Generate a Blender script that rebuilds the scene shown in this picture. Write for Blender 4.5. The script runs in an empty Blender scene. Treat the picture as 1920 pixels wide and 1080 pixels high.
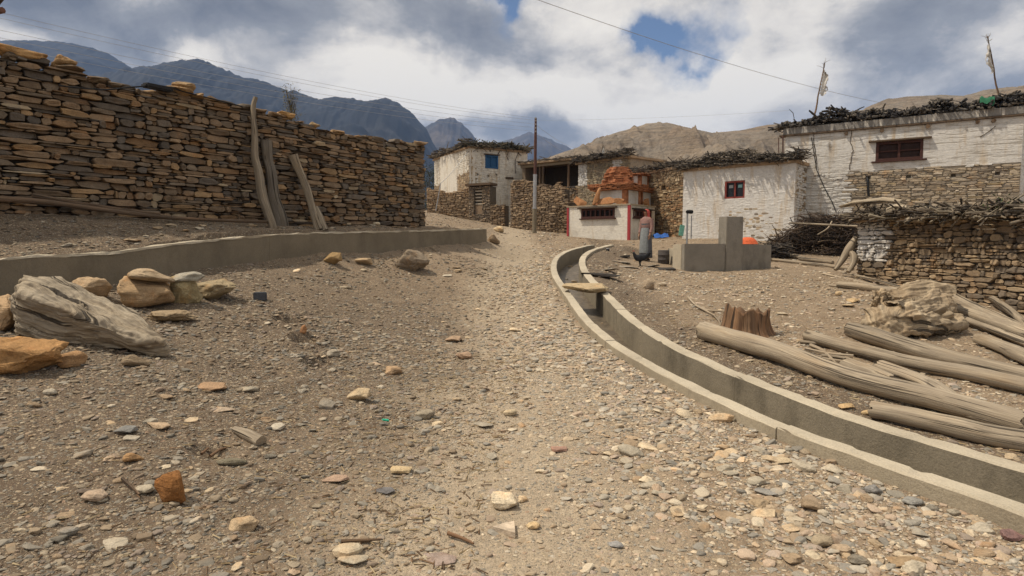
import bpy, bmesh, math, random
import numpy as np
from mathutils import Vector, Matrix, Euler
R = math.radians
scene = bpy.context.scene
COL = scene.collection
# ------------------------------------------------------------------ camera
F = 1144.0; HOR = 455.0; CAMZ = 1.6
PITCH = math.atan((540-HOR)/F)
cam = bpy.data.cameras.new('camera'); cam.sensor_width = 36; cam.lens = F/1920*36
cam.clip_end = 20000; cam.clip_start = 0.05
co = bpy.data.objects.new('camera', cam); COL.objects.link(co)
co.location = (0, 0, CAMZ); co.rotation_euler = (math.pi/2-PITCH, 0, 0)
scene.camera = co
CP, SP = math.cos(PITCH), math.sin(PITCH)
def ray(px, py):
    a = (px-960)/F; b = (540-py)/F
    return Vector((a, CP+b*SP, -SP+b*CP))
def P(px, py, d):
    r = ray(px, py); t = d/r.y
    return Vector((r.x*t, d, CAMZ+r.z*t))
def plane_hit(A, B, px, py):
    """where the sight line meets the upright plane through ground points A, B"""
    r = ray(px, py); ux, uy = B[0]-A[0], B[1]-A[1]
    nx, ny = uy, -ux
    t = (A[0]*nx+A[1]*ny)/(r.x*nx+r.y*ny)
    return Vector((r.x*t, r.y*t, CAMZ+r.z*t))
# ------------------------------------------------------------------ noise
_rng = np.random.RandomState(7)
PERM = np.concatenate([_rng.permutation(256)]*3)
VAL = _rng.rand(256)*2-1
def vn(x, y, z=0.0):
    x, y, z = np.broadcast_arrays(np.asarray(x, float), np.asarray(y, float), np.asarray(z, float))
    xi = np.floor(x).astype(int); yi = np.floor(y).astype(int); zi = np.floor(z).astype(int)
    xf, yf, zf = x-xi, y-yi, z-zi
    u, v, w = [t*t*t*(t*(t*6-15)+10) for t in (xf, yf, zf)]
    xi &= 255; yi &= 255; zi &= 255
    def h(i, j, k): return VAL[PERM[PERM[PERM[(xi+i) & 255]+((yi+j) & 255)]+((zi+k) & 255)]]
    l = lambda a, b, t: a+(b-a)*t
    return l(l(l(h(0,0,0), h(1,0,0), u), l(h(0,1,0), h(1,1,0), u), v),
             l(l(h(0,0,1), h(1,0,1), u), l(h(0,1,1), h(1,1,1), u), v), w)
def fbm(x, y, z=0.0, o=4, ridged=False):
    s = 0; a = 1; n = 0
    x = np.asarray(x, float); y = np.asarray(y, float); z = np.asarray(z, float)
    for i in range(o):
        q = vn(x, y, z)
        s = s+a*(1-2*np.abs(q) if ridged else q); n += a; a *= .5
        x = x*2.03+17.1; y = y*2.03+5.3; z = z*2.03+9.7
    return s/n
# ------------------------------------------------------------------ objects
def tag(o, label=None, cat=None, group=None, kind=None):
    if label: o['label'] = label
    if cat: o['category'] = cat
    if group: o['group'] = group
    if kind: o['kind'] = kind
    return o
def thing(name, label, cat, loc=(0, 0, 0), rz=0, group=None):
    o = bpy.data.objects.new(name, None); COL.objects.link(o); o.empty_display_size = .2
    o.location = loc; o.rotation_euler = (0, 0, rz)
    return tag(o, label, cat, group)
class MB:
    """collects vertices, faces, tints, uvs and material slots for ONE mesh object"""
    def __init__(s): s.v = []; s.f = []; s.c = []; s.m = []; s.uv = {}; s.sm = []
    def add(s, verts, faces, col=(.5, .5, .5), mi=0, smooth=True, uvs=None):
        b = len(s.v)
        s.v.extend([tuple(q) for q in verts])
        s.c.extend([tuple(col)]*len(verts) if not hasattr(col[0], '__len__') else [tuple(k) for k in col])
        if uvs is not None:
            for i, q in enumerate(uvs): s.uv[b+i] = q
        for f in faces:
            s.f.append([b+i for i in f]); s.m.append(mi); s.sm.append(smooth)
    def box(s, c, sx, sy, sz, rz=0, col=(.5, .5, .5), mi=0, bev=0.0, tilt=(0, 0)):
        x, y, z = sx/2, sy/2, sz/2
        M = Matrix.Translation(Vector(c)) @ Euler((tilt[0], tilt[1], rz)).to_matrix().to_4x4()
        if bev <= 0:
            vs = [(-x,-y,-z),(x,-y,-z),(x,y,-z),(-x,y,-z),(-x,-y,z),(x,-y,z),(x,y,z),(-x,y,z)]
            fs = [(0,3,2,1),(4,5,6,7),(0,1,5,4),(1,2,6,5),(2,3,7,6),(3,0,4,7)]
        else:
            bm = bmesh.new(); bmesh.ops.create_cube(bm, size=1)
            for w in bm.verts: w.co = Vector((w.co.x*sx, w.co.y*sy, w.co.z*sz))
            bmesh.ops.bevel(bm, geom=bm.edges[:], offset=bev, segments=2, affect='EDGES')
            bm.verts.index_update()
            vs = [w.co.copy() for w in bm.verts]; fs = [[w.index for w in f.verts] for f in bm.faces]; bm.free()
        s.add([M @ Vector(v) for v in vs], fs, col, mi, False)
    def prism(s, poly, z0, z1, col=(.5, .5, .5), mi=0):
        n = len(poly); z1s = z1 if hasattr(z1, '__len__') else [z1]*n
        vs = [(p[0], p[1], z0) for p in poly]+[(p[0], p[1], z1s[i]) for i, p in enumerate(poly)]
        fs = [list(range(n))[::-1], list(range(n, 2*n))]+[(i, (i+1) % n, n+(i+1) % n, n+i) for i in range(n)]
        s.add(vs, fs, col, mi, False)
    def tube(s, pts, rad, n=8, col=(.5, .5, .5), mi=0, cap=True, sq=1.0, groove=0.0, seed=0, smooth=True, up=Vector((0, 0, 1)), taper_end=None):
        pts = [Vector(p) for p in pts]; N = len(pts)
        rad = rad if hasattr(rad, '__len__') else [rad]*N
        rnd = random.Random(seed); ph = rnd.random()*99
        vs = []; uvs = []; L = 0
        side = None
        ang = np.arange(n)/n*2*math.pi
        g = fbm(np.cos(ang)*3+ph, np.sin(ang)*3+ph, ph, 3) if groove else np.zeros(n)
        for i, p in enumerate(pts):
            t = (pts[min(i+1, N-1)]-pts[max(i-1, 0)]).normalized()
            if side is None:
                side = t.cross(up)
                if side.length < 1e-3: side = t.cross(Vector((1, 0, 0)))
            side = (side-t*side.dot(t)).normalized(); upv = side.cross(t).normalized()
            if i: L += (p-pts[i-1]).length
            if groove:
                gl = fbm(np.cos(ang)*2.2+ph, np.sin(ang)*2.2+ph, L*1.3+ph, 3)
            for k in range(n):
                r = rad[i]*(1+groove*(g[k]*1.2+gl[k]*.8) if groove else 1)
                vs.append(p+side*math.cos(ang[k])*r+upv*math.sin(ang[k])*r*sq)
                uvs.append((ang[k]*rad[0], L))
        fs = []
        for i in range(N-1):
            for k in range(n):
                k2 = (k+1) % n
                fs.append((i*n+k, i*n+k2, (i+1)*n+k2, (i+1)*n+k))
        s.add(vs, fs, col, mi, smooth, uvs)
        if cap:
            for i, rev in ((0, True), (N-1, False)):
                ring = vs[i*n:(i+1)*n]
                c = sum(ring, Vector())/n
                b = [c]+ring
                f = [(0, 1+k, 1+(k+1) % n) for k in range(n)]
                if rev: f = [q[::-1] for q in f]
                s.add(b, f, tuple(x*.8 for x in col) if not hasattr(col[0], '__len__') else col[0], mi, False, [(q.x*.3+q.z, q.y*.3) for q in b])
    def build(s, name, mats, parent=None, label=None, cat=None, group=None, kind=None, origin=None):
        me = bpy.data.meshes.new(name)
        v = s.v
        if origin is not None:
            ox, oy, oz = origin
            v = [(q[0]-ox, q[1]-oy, q[2]-oz) for q in s.v]
        me.from_pydata(v, [], s.f)
        mats = mats if isinstance(mats, (list, tuple)) else [mats]
        for m in mats: me.materials.append(m)
        me.polygons.foreach_set('material_index', s.m)
        me.polygons.foreach_set('use_smooth', s.sm)
        ca = me.color_attributes.new('tint', 'FLOAT_COLOR', 'POINT')
        arr = np.ones((len(s.v), 4), np.float32); arr[:, :3] = np.array(s.c, np.float32).reshape(-1, 3)
        ca.data.foreach_set('color', arr.ravel())
        if s.uv:
            ul = me.uv_layers.new(name='UVMap')
            li = np.empty(len(me.loops), np.int32); me.loops.foreach_get('vertex_index', li)
            tab = np.zeros((len(s.v), 2), np.float32)
            for k, q in s.uv.items(): tab[k] = q
            ul.data.foreach_set('uv', tab[li].ravel())
        me.update()
        o = bpy.data.objects.new(name, me); COL.objects.link(o)
        if origin is not None: o.location = origin
        if parent is not None:
            o.parent = parent
            if origin is None: o.matrix_parent_inverse = Matrix.Translation(-parent.location) if parent.rotation_euler.z == 0 else parent_inv(parent)
        tag(o, label, cat, group, kind)
        return o
def parent_inv(p):
    return (Matrix.Translation(p.location) @ p.rotation_euler.to_matrix().to_4x4()).inverted()
# ------------------------------------------------------------------ materials
def nt(name):
    m = bpy.data.materials.new(name); m.use_nodes = True
    t = m.node_tree; b = t.nodes['Principled BSDF']
    b.inputs['Roughness'].default_value = .9
    b.inputs['Specular IOR Level'].default_value = .25
    return m, t, b
def N(t, typ, **kw):
    n = t.nodes.new(typ)
    for k, v in kw.items():
        if k.startswith('in_'):
            key = k[3:]
            key = int(key) if key.isdigit() else key.replace('_', ' ')
            n.inputs[key].default_value = v
        else: setattr(n, k, v)
    return n
def lk(t, a, b): t.links.new(a, b)
def noise(t, vec, scale, detail=6, rough=.6, dist=0.0):
    n = N(t, 'ShaderNodeTexNoise', in_Scale=scale, in_Detail=detail, in_Roughness=rough, in_Distortion=dist)
    if vec is not None: lk(t, vec, n.inputs['Vector'])
    return n
def ramp(t, fac, stops, interp='LINEAR'):
    n = N(t, 'ShaderNodeValToRGB'); cr = n.color_ramp; cr.interpolation = interp
    while len(cr.elements) < len(stops): cr.elements.new(.5)
    for e, (p, c) in zip(cr.elements, stops):
        e.position = p; e.color = (*c, 1) if len(c) == 3 else c
    lk(t, fac, n.inputs['Fac']); return n
def g(x): return (x, x, x)
def mix(t, fac, a, b, mode='MIX'):
    n = N(t, 'ShaderNodeMix', data_type='RGBA', blend_type=mode)
    if isinstance(fac, (int, float)): n.inputs['Factor'].default_value = fac
    else: lk(t, fac, n.inputs['Factor'])
    for s_, v in ((n.inputs[6], a), (n.inputs[7], b)):
        if isinstance(v, tuple): s_.default_value = (*v, 1) if len(v) == 3 else v
        else: lk(t, v, s_)
    return n.outputs[2]
def math_(t, op, a, b=None, c=None, clamp=False):
    n = N(t, 'ShaderNodeMath', operation=op, use_clamp=clamp)
    for i, v in enumerate((a, b, c)):
        if v is None: continue
        if isinstance(v, (int, float)): n.inputs[i].default_value = v
        else: lk(t, v, n.inputs[i])
    return n.outputs[0]
def bump(t, b, h, dist=.01, strength=1.0, prev=None):
    n = N(t, 'ShaderNodeBump', in_Strength=strength, in_Distance=dist)
    lk(t, h, n.inputs['Height'])
    if prev: lk(t, prev, n.inputs['Normal'])
    if b: lk(t, n.outputs[0], b.inputs['Normal'])
    return n.outputs[0]
def coords(t, kind='Object'):
    return N(t, 'ShaderNodeTexCoord').outputs[kind]
def mapping(t, vec, scale=(1, 1, 1), rot=(0, 0, 0)):
    n = N(t, 'ShaderNodeMapping', in_Scale=scale, in_Rotation=rot); lk(t, vec, n.inputs['Vector']); return n.outputs[0]
def geo_pos(t): return N(t, 'ShaderNodeNewGeometry').outputs['Position']

def stone_mat(name, src='mesh', var=.35, bsize=.012, sc=1.0):
    m, t, b = nt(name)
    if src == 'object':
        base = mix(t, 1.0, N(t, 'ShaderNodeObjectInfo').outputs['Color'], (1.12, 1.09, 1.03), 'MULTIPLY'); vec = geo_pos(t)
    elif src == 'inst': base = N(t, 'ShaderNodeAttribute', attribute_name='tint', attribute_type='INSTANCER').outputs['Color']; vec = geo_pos(t)
    else: base = N(t, 'ShaderNodeAttribute', attribute_name='tint').outputs['Color']; vec = geo_pos(t)
    n1 = noise(t, vec, 7*sc, 5, .65); n2 = noise(t, vec, 42*sc, 5, .7)
    lay = noise(t, mapping(t, vec, (3*sc, 3*sc, 34*sc)), 1, 4, .6)
    f = ramp(t, n1.outputs['Fac'], [(.25, g(1-var)), (.5, g(1)), (.78, g(1+var*.7))])
    f2 = ramp(t, n2.outputs['Fac'], [(.3, g(.72)), (.55, g(1.02)), (.8, g(1.25))])
    c = mix(t, 1.0, base, f.outputs[0], 'MULTIPLY'); c = mix(t, 1.0, c, f2.outputs[0], 'MULTIPLY')
    # iron staining and pale lichen patches
    st = ramp(t, noise(t, vec, 2.6*sc, 3, .6).outputs['Fac'], [(.56, g(0)), (.72, g(.5))])
    c = mix(t, st.outputs[0], c, mix(t, 1.0, c, (1.25, .92, .62), 'MULTIPLY'))
    lk(t, c, b.inputs['Base Color'])
    h = math_(t, 'ADD', math_(t, 'MULTIPLY', n2.outputs['Fac'], .5), math_(t, 'MULTIPLY', lay.outputs['Fac'], .8))
    bump(t, b, h, bsize, .8)
    return m
def whitewash_mat(name, course=0.0, tone=(.61, .59, .555), stain=.75):
    m, t, b = nt(name); vec = geo_pos(t)
    n1 = noise(t, vec, 1.1, 5, .65); n2 = noise(t, vec, 9, 6, .7)
    drip = noise(t, mapping(t, vec, (2.2, 2.2, .32)), 1.6, 5, .65)
    c = ramp(t, n2.outputs['Fac'], [(.25, tuple(x*.8 for x in tone)), (.5, tone), (.75, tuple(min(.8, x*1.1) for x in tone))]).outputs[0]
    s1 = ramp(t, drip.outputs['Fac'], [(.52, g(0)), (.72, g(stain))])
    c = mix(t, s1.outputs[0], c, (.45, .33, .19))
    s2 = ramp(t, n1.outputs['Fac'], [(.54, g(0)), (.75, g(stain*.9))])
    c = mix(t, s2.outputs[0], c, (.36, .32, .27))
    h = noise(t, mapping(t, vec, (1, 1, 2.6)), 6, 5, .6).outputs['Fac']
    if course:
        cr = noise(t, mapping(t, vec, (.5, .5, course)), 2.2, 4, .55)
        ln = ramp(t, cr.outputs['Fac'], [(.40, g(0)), (.46, g(1)), (1, g(1))])
        gap = ramp(t, cr.outputs['Fac'], [(.36, g(.6)), (.43, g(0))])
        c = mix(t, gap.outputs[0], c, (.30, .26, .21))
        h = math_(t, 'ADD', h, math_(t, 'MULTIPLY', ln.outputs[0], .6))
    lk(t, c, b.inputs['Base Color'])
    bump(t, b, math_(t, 'ADD', h, math_(t, 'MULTIPLY', n2.outputs['Fac'], .4)), .022, .8)
    return m
def wood_mat(name, light=(.47, .395, .29), dark=(.165, .13, .095), crack=.85, warm=(.40, .30, .19), fs=70, cs=22, bd=.012):
    m, t, b = nt(name)
    uv = N(t, 'ShaderNodeUVMap', uv_map='UVMap').outputs[0]
    oi = N(t, 'ShaderNodeObjectInfo').outputs['Random']
    off = N(t, 'ShaderNodeVectorMath', operation='ADD'); lk(t, uv, off.inputs[0])
    cmb = N(t, 'ShaderNodeCombineXYZ'); lk(t, math_(t, 'MULTIPLY', oi, 37.0), cmb.inputs[2]); lk(t, cmb.outputs[0], off.inputs[1])
    v = off.outputs[0]
    fib = noise(t, mapping(t, v, (fs, 1.6, 1)), 1, 5, .7, .6)
    big = noise(t, mapping(t, v, (5, 1.1, 1)), 1, 4, .6, .4)
    cr = noise(t, mapping(t, v, (cs, .55, 1)), 1, 3, .55, 1.0)
    c = ramp(t, fib.outputs['Fac'], [(.25, dark), (.5, tuple((a+d)/2 for a, d in zip(light, dark))), (.68, light)]).outputs[0]
    c = mix(t, ramp(t, big.outputs['Fac'], [(.45, g(0)), (.7, g(.75))]).outputs[0], c, mix(t, 1.0, c, tuple(w/l for w, l in zip(warm, light)), 'MULTIPLY'))
    c = mix(t, ramp(t, big.outputs['Fac'], [(.3, g(.55)), (.5, g(0))]).outputs[0], c, dark)
    ck = ramp(t, cr.outputs['Fac'], [(.36, g(1)), (.41, g(0))])
    c = mix(t, math_(t, 'MULTIPLY', ck.outputs[0], crack), c, (.035, .028, .022))
    kn = N(t, 'ShaderNodeTexVoronoi', in_Scale=1.0); lk(t, mapping(t, v, (4.5, 1.4, 1)), kn.inputs['Vector'])
    c = mix(t, ramp(t, kn.outputs['Distance'], [(.05, g(.8)), (.13, g(0))]).outputs[0], c, (.06, .045, .032))
    tone = math_(t, 'ADD', .80, math_(t, 'MULTIPLY', oi, .42)); tv = N(t, 'ShaderNodeCombineColor'); [lk(t, tone, tv.inputs[i]) for i in range(3)]
    c = mix(t, 1.0, c, tv.outputs[0], 'MULTIPLY')
    lk(t, c, b.inputs['Base Color']); b.inputs['Roughness'].default_value = .85
    h = math_(t, 'SUBTRACT', math_(t, 'MULTIPLY', fib.outputs['Fac'], .6), math_(t, 'MULTIPLY', ck.outputs[0], 1.2))
    bump(t, b, h, bd, .9)
    return m
def concrete_mat(name, tone=(.34, .30, .225), dark=(.12, .105, .08), damp=.5):
    m, t, b = nt(name); vec = geo_pos(t)
    n1 = noise(t, vec, 1.4, 5, .65); n2 = noise(t, vec, 60, 5, .7); n3 = noise(t, mapping(t, vec, (1.3, 1.3, .6)), 1.3, 5, .7)
    c = ramp(t, n1.outputs['Fac'], [(.3, tuple(x*.78 for x in tone)), (.55, tone), (.8, tuple(x*1.12 for x in tone))]).outputs[0]
    c = mix(t, ramp(t, n3.outputs['Fac'], [(.5, g(0)), (.72, g(damp))]).outputs[0], c, dark)
    c = mix(t, 1.0, c, ramp(t, n2.outputs['Fac'], [(.25, g(.75)), (.5, g(1)), (.75, g(1.15))]).outputs[0], 'MULTIPLY')
    lk(t, c, b.inputs['Base Color'])
    bump(t, b, math_(t, 'ADD', n2.outputs['Fac'], math_(t, 'MULTIPLY', noise(t, vec, 12, 4).outputs['Fac'], 1.5)), .008, .7)
    return m
def plain_mat(name, col, rough=.8, var=.25, sc=8, metal=0.0, bumpd=.004):
    m, t, b = nt(name); vec = geo_pos(t)
    n1 = noise(t, vec, sc, 5, .65)
    c = mix(t, 1.0, col, ramp(t, n1.outputs['Fac'], [(.25, g(1-var)), (.5, g(1)), (.78, g(1+var))]).outputs[0], 'MULTIPLY')
    lk(t, c, b.inputs['Base Color']); b.inputs['Roughness'].default_value = rough; b.inputs['Metallic'].default_value = metal
    bump(t, b, noise(t, vec, sc*6, 4).outputs['Fac'], bumpd, .6)
    return m
def tint_mat(name, rough=.85, sc=20, var=.3, bumpd=.006):
    m, t, b = nt(name); vec = geo_pos(t)
    n1 = noise(t, vec, sc, 5, .65)
    base = N(t, 'ShaderNodeAttribute', attribute_name='tint').outputs['Color']
    c = mix(t, 1.0, base, ramp(t, n1.outputs['Fac'], [(.25, g(1-var)), (.5, g(1)), (.78, g(1+var))]).outputs[0], 'MULTIPLY')
    lk(t, c, b.inputs['Base Color']); b.inputs['Roughness'].default_value = rough
    bump(t, b, noise(t, vec, sc*4, 4).outputs['Fac'], bumpd, .7)
    return m
M = {}
M['wallstone'] = stone_mat('dry_stone')
M['rock'] = stone_mat('loose_rock', 'object', .42, .03, 1.6)
M['gravel'] = stone_mat('gravel_stone', 'inst', .15, .004, 3)
M['white'] = whitewash_mat('whitewash', 0)
M['whitecourse'] = whitewash_mat('whitewash_courses', 5.5, (.61, .59, .55), .75)
M['cream'] = whitewash_mat('limewash_stained', 0, (.66, .62, .54), .9)
M['wood'] = wood_mat('weathered_wood')
M['oldwood'] = wood_mat('grey_driftwood', (.56, .475, .35), (.15, .12, .088), .9, (.46, .36, .235), 40, 11, .03)
M['palewood'] = wood_mat('pale_rotten_wood', (.45, .365, .25), (.16, .12, .08), .85, (.40, .285, .165), 30, 9, .03)
M['greywood'] = wood_mat('dark_grey_wood', (.21, .185, .15), (.075, .062, .05), .85, (.2, .16, .11), 40, 12, .02)
M['brownwood'] = wood_mat('brown_wood', (.2, .14, .09), (.06, .042, .03), .6, (.26, .15, .08))
M['rotwood'] = wood_mat('rotten_wood', (.30, .19, .11), (.09, .05, .03), .9, (.34, .17, .08))
M['concrete'] = concrete_mat('concrete', (.47, .41, .31), (.27, .23, .17), .4)
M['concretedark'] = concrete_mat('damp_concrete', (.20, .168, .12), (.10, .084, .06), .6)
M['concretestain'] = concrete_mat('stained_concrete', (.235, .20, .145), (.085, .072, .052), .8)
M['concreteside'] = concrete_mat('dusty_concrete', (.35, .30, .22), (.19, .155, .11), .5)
M['tapconcrete'] = concrete_mat('grey_concrete', (.26, .235, .195), (.105, .09, .07), .85)
M['brush'] = tint_mat('brushwood', .9, 14, .4)
M['tint'] = tint_mat('painted_surface')
M['mud'] = plain_mat('mud_render', (.33, .235, .15), .95, .3, 2.5, 0, .02)
M['red'] = plain_mat('red_ochre_wash', (.38, .165, .08), .9, .75, 3, 0, .05)
M['redtimber'] = plain_mat('red_painted_timber', (.20, .045, .035), .7, .3, 10)
M['frame'] = plain_mat('dark_red_timber', (.065, .028, .022), .75, .3, 10)
M['brown'] = plain_mat('brown_shutter', (.035, .02, .017), .8, .5, 9)
M['dark'] = plain_mat('dark_opening', (.012, .011, .011), .9, .2)
M['glass'] = plain_mat('dark_glass', (.02, .022, .025), .12, .2, 3)
M['blue'] = plain_mat('blue_paint', (.025, .09, .20), .6, .3, 12)
M['steel'] = plain_mat('galvanised_steel', (.36, .36, .36), .45, .25, 5, .6)
M['rust'] = plain_mat('rusted_steel', (.10, .05, .04), .7, .3, 8, .2)
M['black'] = plain_mat('black_rubber', (.012, .012, .013), .5, .2)
M['cloth'] = plain_mat('white_cloth', (.62, .60, .56), .9, .2, 12)
M['slab'] = plain_mat('flat_slate', (.36, .29, .20), .85, .25, 5, 0, .012)
# ------------------------------------------------------------------ terrain
LOW = [(960,1080,2.95),(100,1070,2.85),(1800,1075,3.05),(960,850,4.6),(960,700,7),(960,620,9.5),(960,540,14),(960,490,20),(960,458,27),(1000,440,33),
 (500,900,4.0),(150,715,5.3),(350,715,5.7),(420,600,8.2),(550,640,7.8),(700,560,11.5),(600,512,12.5),(760,512,14.2),
 (0,562,7.8),(200,535,9.0),(370,506,10.3),(600,472,13.5),(800,463,16.8),(910,450,20.5),
 (1350,640,8.35),(1210,590,9.6),(1500,560,11.5),(1300,508,17),(1450,508,17),(1200,491,20.5),(1610,520,14),(1920,590,10.2),(1900,860,4.6),
 (1700,780,5.4),(1700,690,7),(1900,740,6),(1900,660,7.8),(1140,482,19),(1300,449,27.5),(1480,453,25.5),(1180,450,30),(1063,439,33.5),(1240,445,32),
 (850,412,30),(815,400,38),(905,420,40),(960,428,38),(1040,437,36),(1230,700,6.6),(1560,900,4.0)]
WL = [(0,-6,-.3),(-9,-4,.5),(9,-4,-.4),(-12,3,.9),(14,3,-.2),(14,24,1.5),(18.5,20.5,1.3),(24,30,2),(-4,55,4.4),(8,55,4),(25,55,3.4),(-25,55,4),(-20,20,2.3),(22,10,.4),(-3,1,.12),(3,1,-.02)]
UPP = [(0,468,8.8),(200,455,9.9),(340,436,11.2),(600,431,14.3),(800,429,17.4),(0,400,10),(400,415,12.9),(800,425,18.2),(850,412,30),(815,400,38),(905,420,40),(910,431,20.5)]
WU = [(-14,12,2.15),(-12,6,1.7),(-10,3,1.3),(-12,20,2.3),(-6,24,2.5),(-25,55,4),(-4,55,4.4),(-20,10,2.2),(8,55,4),(25,55,3.4),(2,33,2.1),(-9,-4,.6),(-7.2,6.0,1.05)]
def tps_fit(pts, lam):
    X = np.array([(p[0], p[1]) for p in pts]); z = np.array([p[2] for p in pts]); n = len(X)
    r = np.linalg.norm(X[:, None]-X[None], axis=2)
    K = np.where(r > 0, r*r*np.log(r+1e-9), 0)+lam*np.eye(n)
    A = np.zeros((n+3, n+3)); A[:n, :n] = K; A[:n, n] = 1; A[:n, n+1:] = X; A[n, :n] = 1; A[n+1:, :n] = X.T
    w = np.linalg.solve(A, np.concatenate([z, [0, 0, 0]]))
    def f(x, y):
        x = np.asarray(x, float); y = np.asarray(y, float); s = w[n]+w[n+1]*x+w[n+2]*y
        for i in range(n):
            q = (x-X[i, 0])**2+(y-X[i, 1])**2
            s = s+w[i]*.5*q*np.log(q+1e-9)
        return s
    return f
f_low = tps_fit([tuple(P(*q)) for q in LOW]+WL, .6)
f_upp = tps_fit([tuple(P(*q)) for q in UPP]+WU, .6)
# concrete channel on the left: line of its front face (x, y, ztop)
LC = [P(-700, 630, 4.9), P(-300, 545, 6.3), P(0, 487, 7.8), P(200, 474, 9), P(333, 457, 10), P(480, 443, 11.8), P(600, 437, 13.5), P(800, 432, 16.8), P(912, 429, 20.5)]
LCY = np.array([p.y for p in LC]); LCX = np.array([p.x for p in LC]); LCZ = np.array([p.z for p in LC])
# channel on the right: outer top edge of its near kerb
RC = [P(1920+420, 1120, 2.35), P(1920, 972, 3.3), P(1567, 862, 4.2), P(1300, 737, 5.9), P(1200, 680, 7), P(1100, 605, 9), P(1060, 557, 11.5), P(1036, 520, 13.5), P(1032, 494, 15.5), P(1045, 475, 17.5), P(1078, 464, 19.5), P(1108, 459, 21.2)]
def smooth_line(pts, step=.08, it=60):
    pts = [Vector(p) for p in pts]; out = []
    n = len(pts)
    for i in range(n-1):
        p0, p1, p2, p3 = pts[max(i-1, 0)], pts[i], pts[i+1], pts[min(i+2, n-1)]
        k = max(2, int((p2-p1).length/step))
        for j in range(k):
            t = j/k
            out.append(.5*((2*p1)+(p2-p0)*t+(2*p0-5*p1+4*p2-p3)*t*t+(3*p1-p0-3*p2+p3)*t**3))
    out.append(pts[-1])
    return out
RCs = smooth_line(RC); LCs = smooth_line(LC)
RY = np.array([p.y for p in RCs]); RX = np.array([p.x for p in RCs]); RZ = np.array([p.z for p in RCs])
# even the kerb's fall out along its length
RZ = np.interp(RY, np.linspace(RY[0], RY[-1], 9), np.interp(np.linspace(RY[0], RY[-1], 9), RY, RZ))
RZ = np.polyval(np.polyfit(RY, RZ, 4), RY)
def _soft(v, k=15):
    w = np.ones(2*k+1)/(2*k+1); q = np.concatenate([2*v[0]-v[k:0:-1], v, 2*v[-1]-v[-2:-k-2:-1]]); return np.convolve(q, w, 'valid')
RX = _soft(RX)
for p, x, z in zip(RCs, RX, RZ): p.x = x; p.z = z
LY = np.array([p.y for p in LCs]); LX = np.array([p.x for p in LCs]); LZ = np.array([p.z for p in LCs])
def cosang(X, Y):
    d = np.gradient(X)/np.maximum(np.gradient(Y), 1e-3); return 1/np.sqrt(1+d*d)
RCOS = cosang(RX, RY); LCOS = cosang(LX, LY)
KW, GAP, KH = .15, .56, .11     # kerb width, gap, height of the kerb over the path
WID = 2*KW+GAP
def sR(x, y): return (x-np.interp(y, RY, RX))*np.interp(y, RY, RCOS)
def sL(x, y): return (np.interp(y, LY, LX)-x)*np.interp(y, LY, LCOS)
def ss(a, b, x):
    t = np.clip((x-a)/(b-a), 0, 1); return t*t*(3-2*t)
def G0(x, y, carve=True):
    x = np.asarray(x, float); y = np.asarray(y, float)
    rr = np.maximum(np.hypot(x, y)/62, 1.0)
    xc = x/rr; yc = np.maximum(y/rr, -7)
    lo = f_low(xc, yc)
    # right channel: the ground meets the kerbs
    s = sR(x, y); kz = np.interp(y, RY, RZ); inr = (y > RY[0]) & (y < RY[-1]+.3)
    near = np.where(inr, np.exp(-(np.minimum(s, 0)/.7)**2)*(s < WID/2), 0)
    far = np.where(inr, np.exp(-(np.maximum(s-WID, 0)/.8)**2)*(s >= WID/2), 0)
    lo = lo+near*(kz-KH-lo)+far*(kz-.05-lo)
    up = f_upp(xc, yc)
    sl = sL(x, y)
    bw = np.where(y > 20.5, .12+(y-20.5)*.6, .12)
    k = ss(0.0, 1.0, (sl)/bw)
    z = lo*(1-k)+up*k
    if carve:
        tr = inr & (s > KW*.5) & (s < WID-KW*.5)
        z = np.where(tr, kz-.75, z)
        trl = (sl > .06) & (sl < .52) & (y > 2) & (y < 20.4)
        z = np.where(trl, np.minimum(z, np.interp(y, LY, LZ)-.42), z)
    return z+(rr-1)*.35
def rough(x, y):
    d = np.hypot(x, y)
    a = np.clip(d/25, .0, 1)
    z = .055*fbm(x*.55, y*.55, 3.3, 4)+.03*fbm(x*2.1, y*2.1, 7.7, 4)*(1+.6*ss(-1, -4, x))
    z = z+.014*fbm(x*9, y*9, 1.7, 3)
    return z
def flat_mask(x, y):
    s = sR(x, y)
    return 1-np.where((y < RY[-1]), np.exp(-(np.clip(np.abs(s-WID/2)-WID/2, 0, 9)/.25)**2), 0)*.75
DENTS = []
def G(x, y):
    z = G0(x, y)+rough(x, y)*flat_mask(x, y)
    for cx_, cy_, rx_, ry_, a_ in DENTS:
        q_ = ((x-cx_)/rx_)**2+((y-cy_)/ry_)**2; z = z-a_*np.exp(-q_*q_)+.35*a_*np.exp(-(np.sqrt(q_)-1.5)**2*4)
    return z
def Gs(x, y): return float(G(np.array([x]), np.array([y]))[0])
def hit(px, py, dmax=60):
    r = ray(px, py)
    d = np.concatenate([np.arange(1.5, 14, .01), np.arange(14, dmax, .04)])
    x = r.x/r.y*d; z = CAMZ+r.z/r.y*d
    below = np.nonzero(z < G(x, d))[0]
    i = below[0] if len(below) else len(d)-1
    return Vector((x[i], d[i], z[i]))
# a washed-out hollow in the left bank
_d = [hit(*q) for q in ((545, 604), (572, 640), (600, 682), (470, 690), (395, 850), (1200, 560))]
DENTS += [(q.x, q.y, rx_, ry_, a_) for q, (rx_, ry_, a_) in zip(_d, ((.22, .16, .15), (.16, .2, .13), (.16, .18, .10), (.4, .3, .05), (.14, .10, .05), (.5, .5, .05)))]
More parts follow.
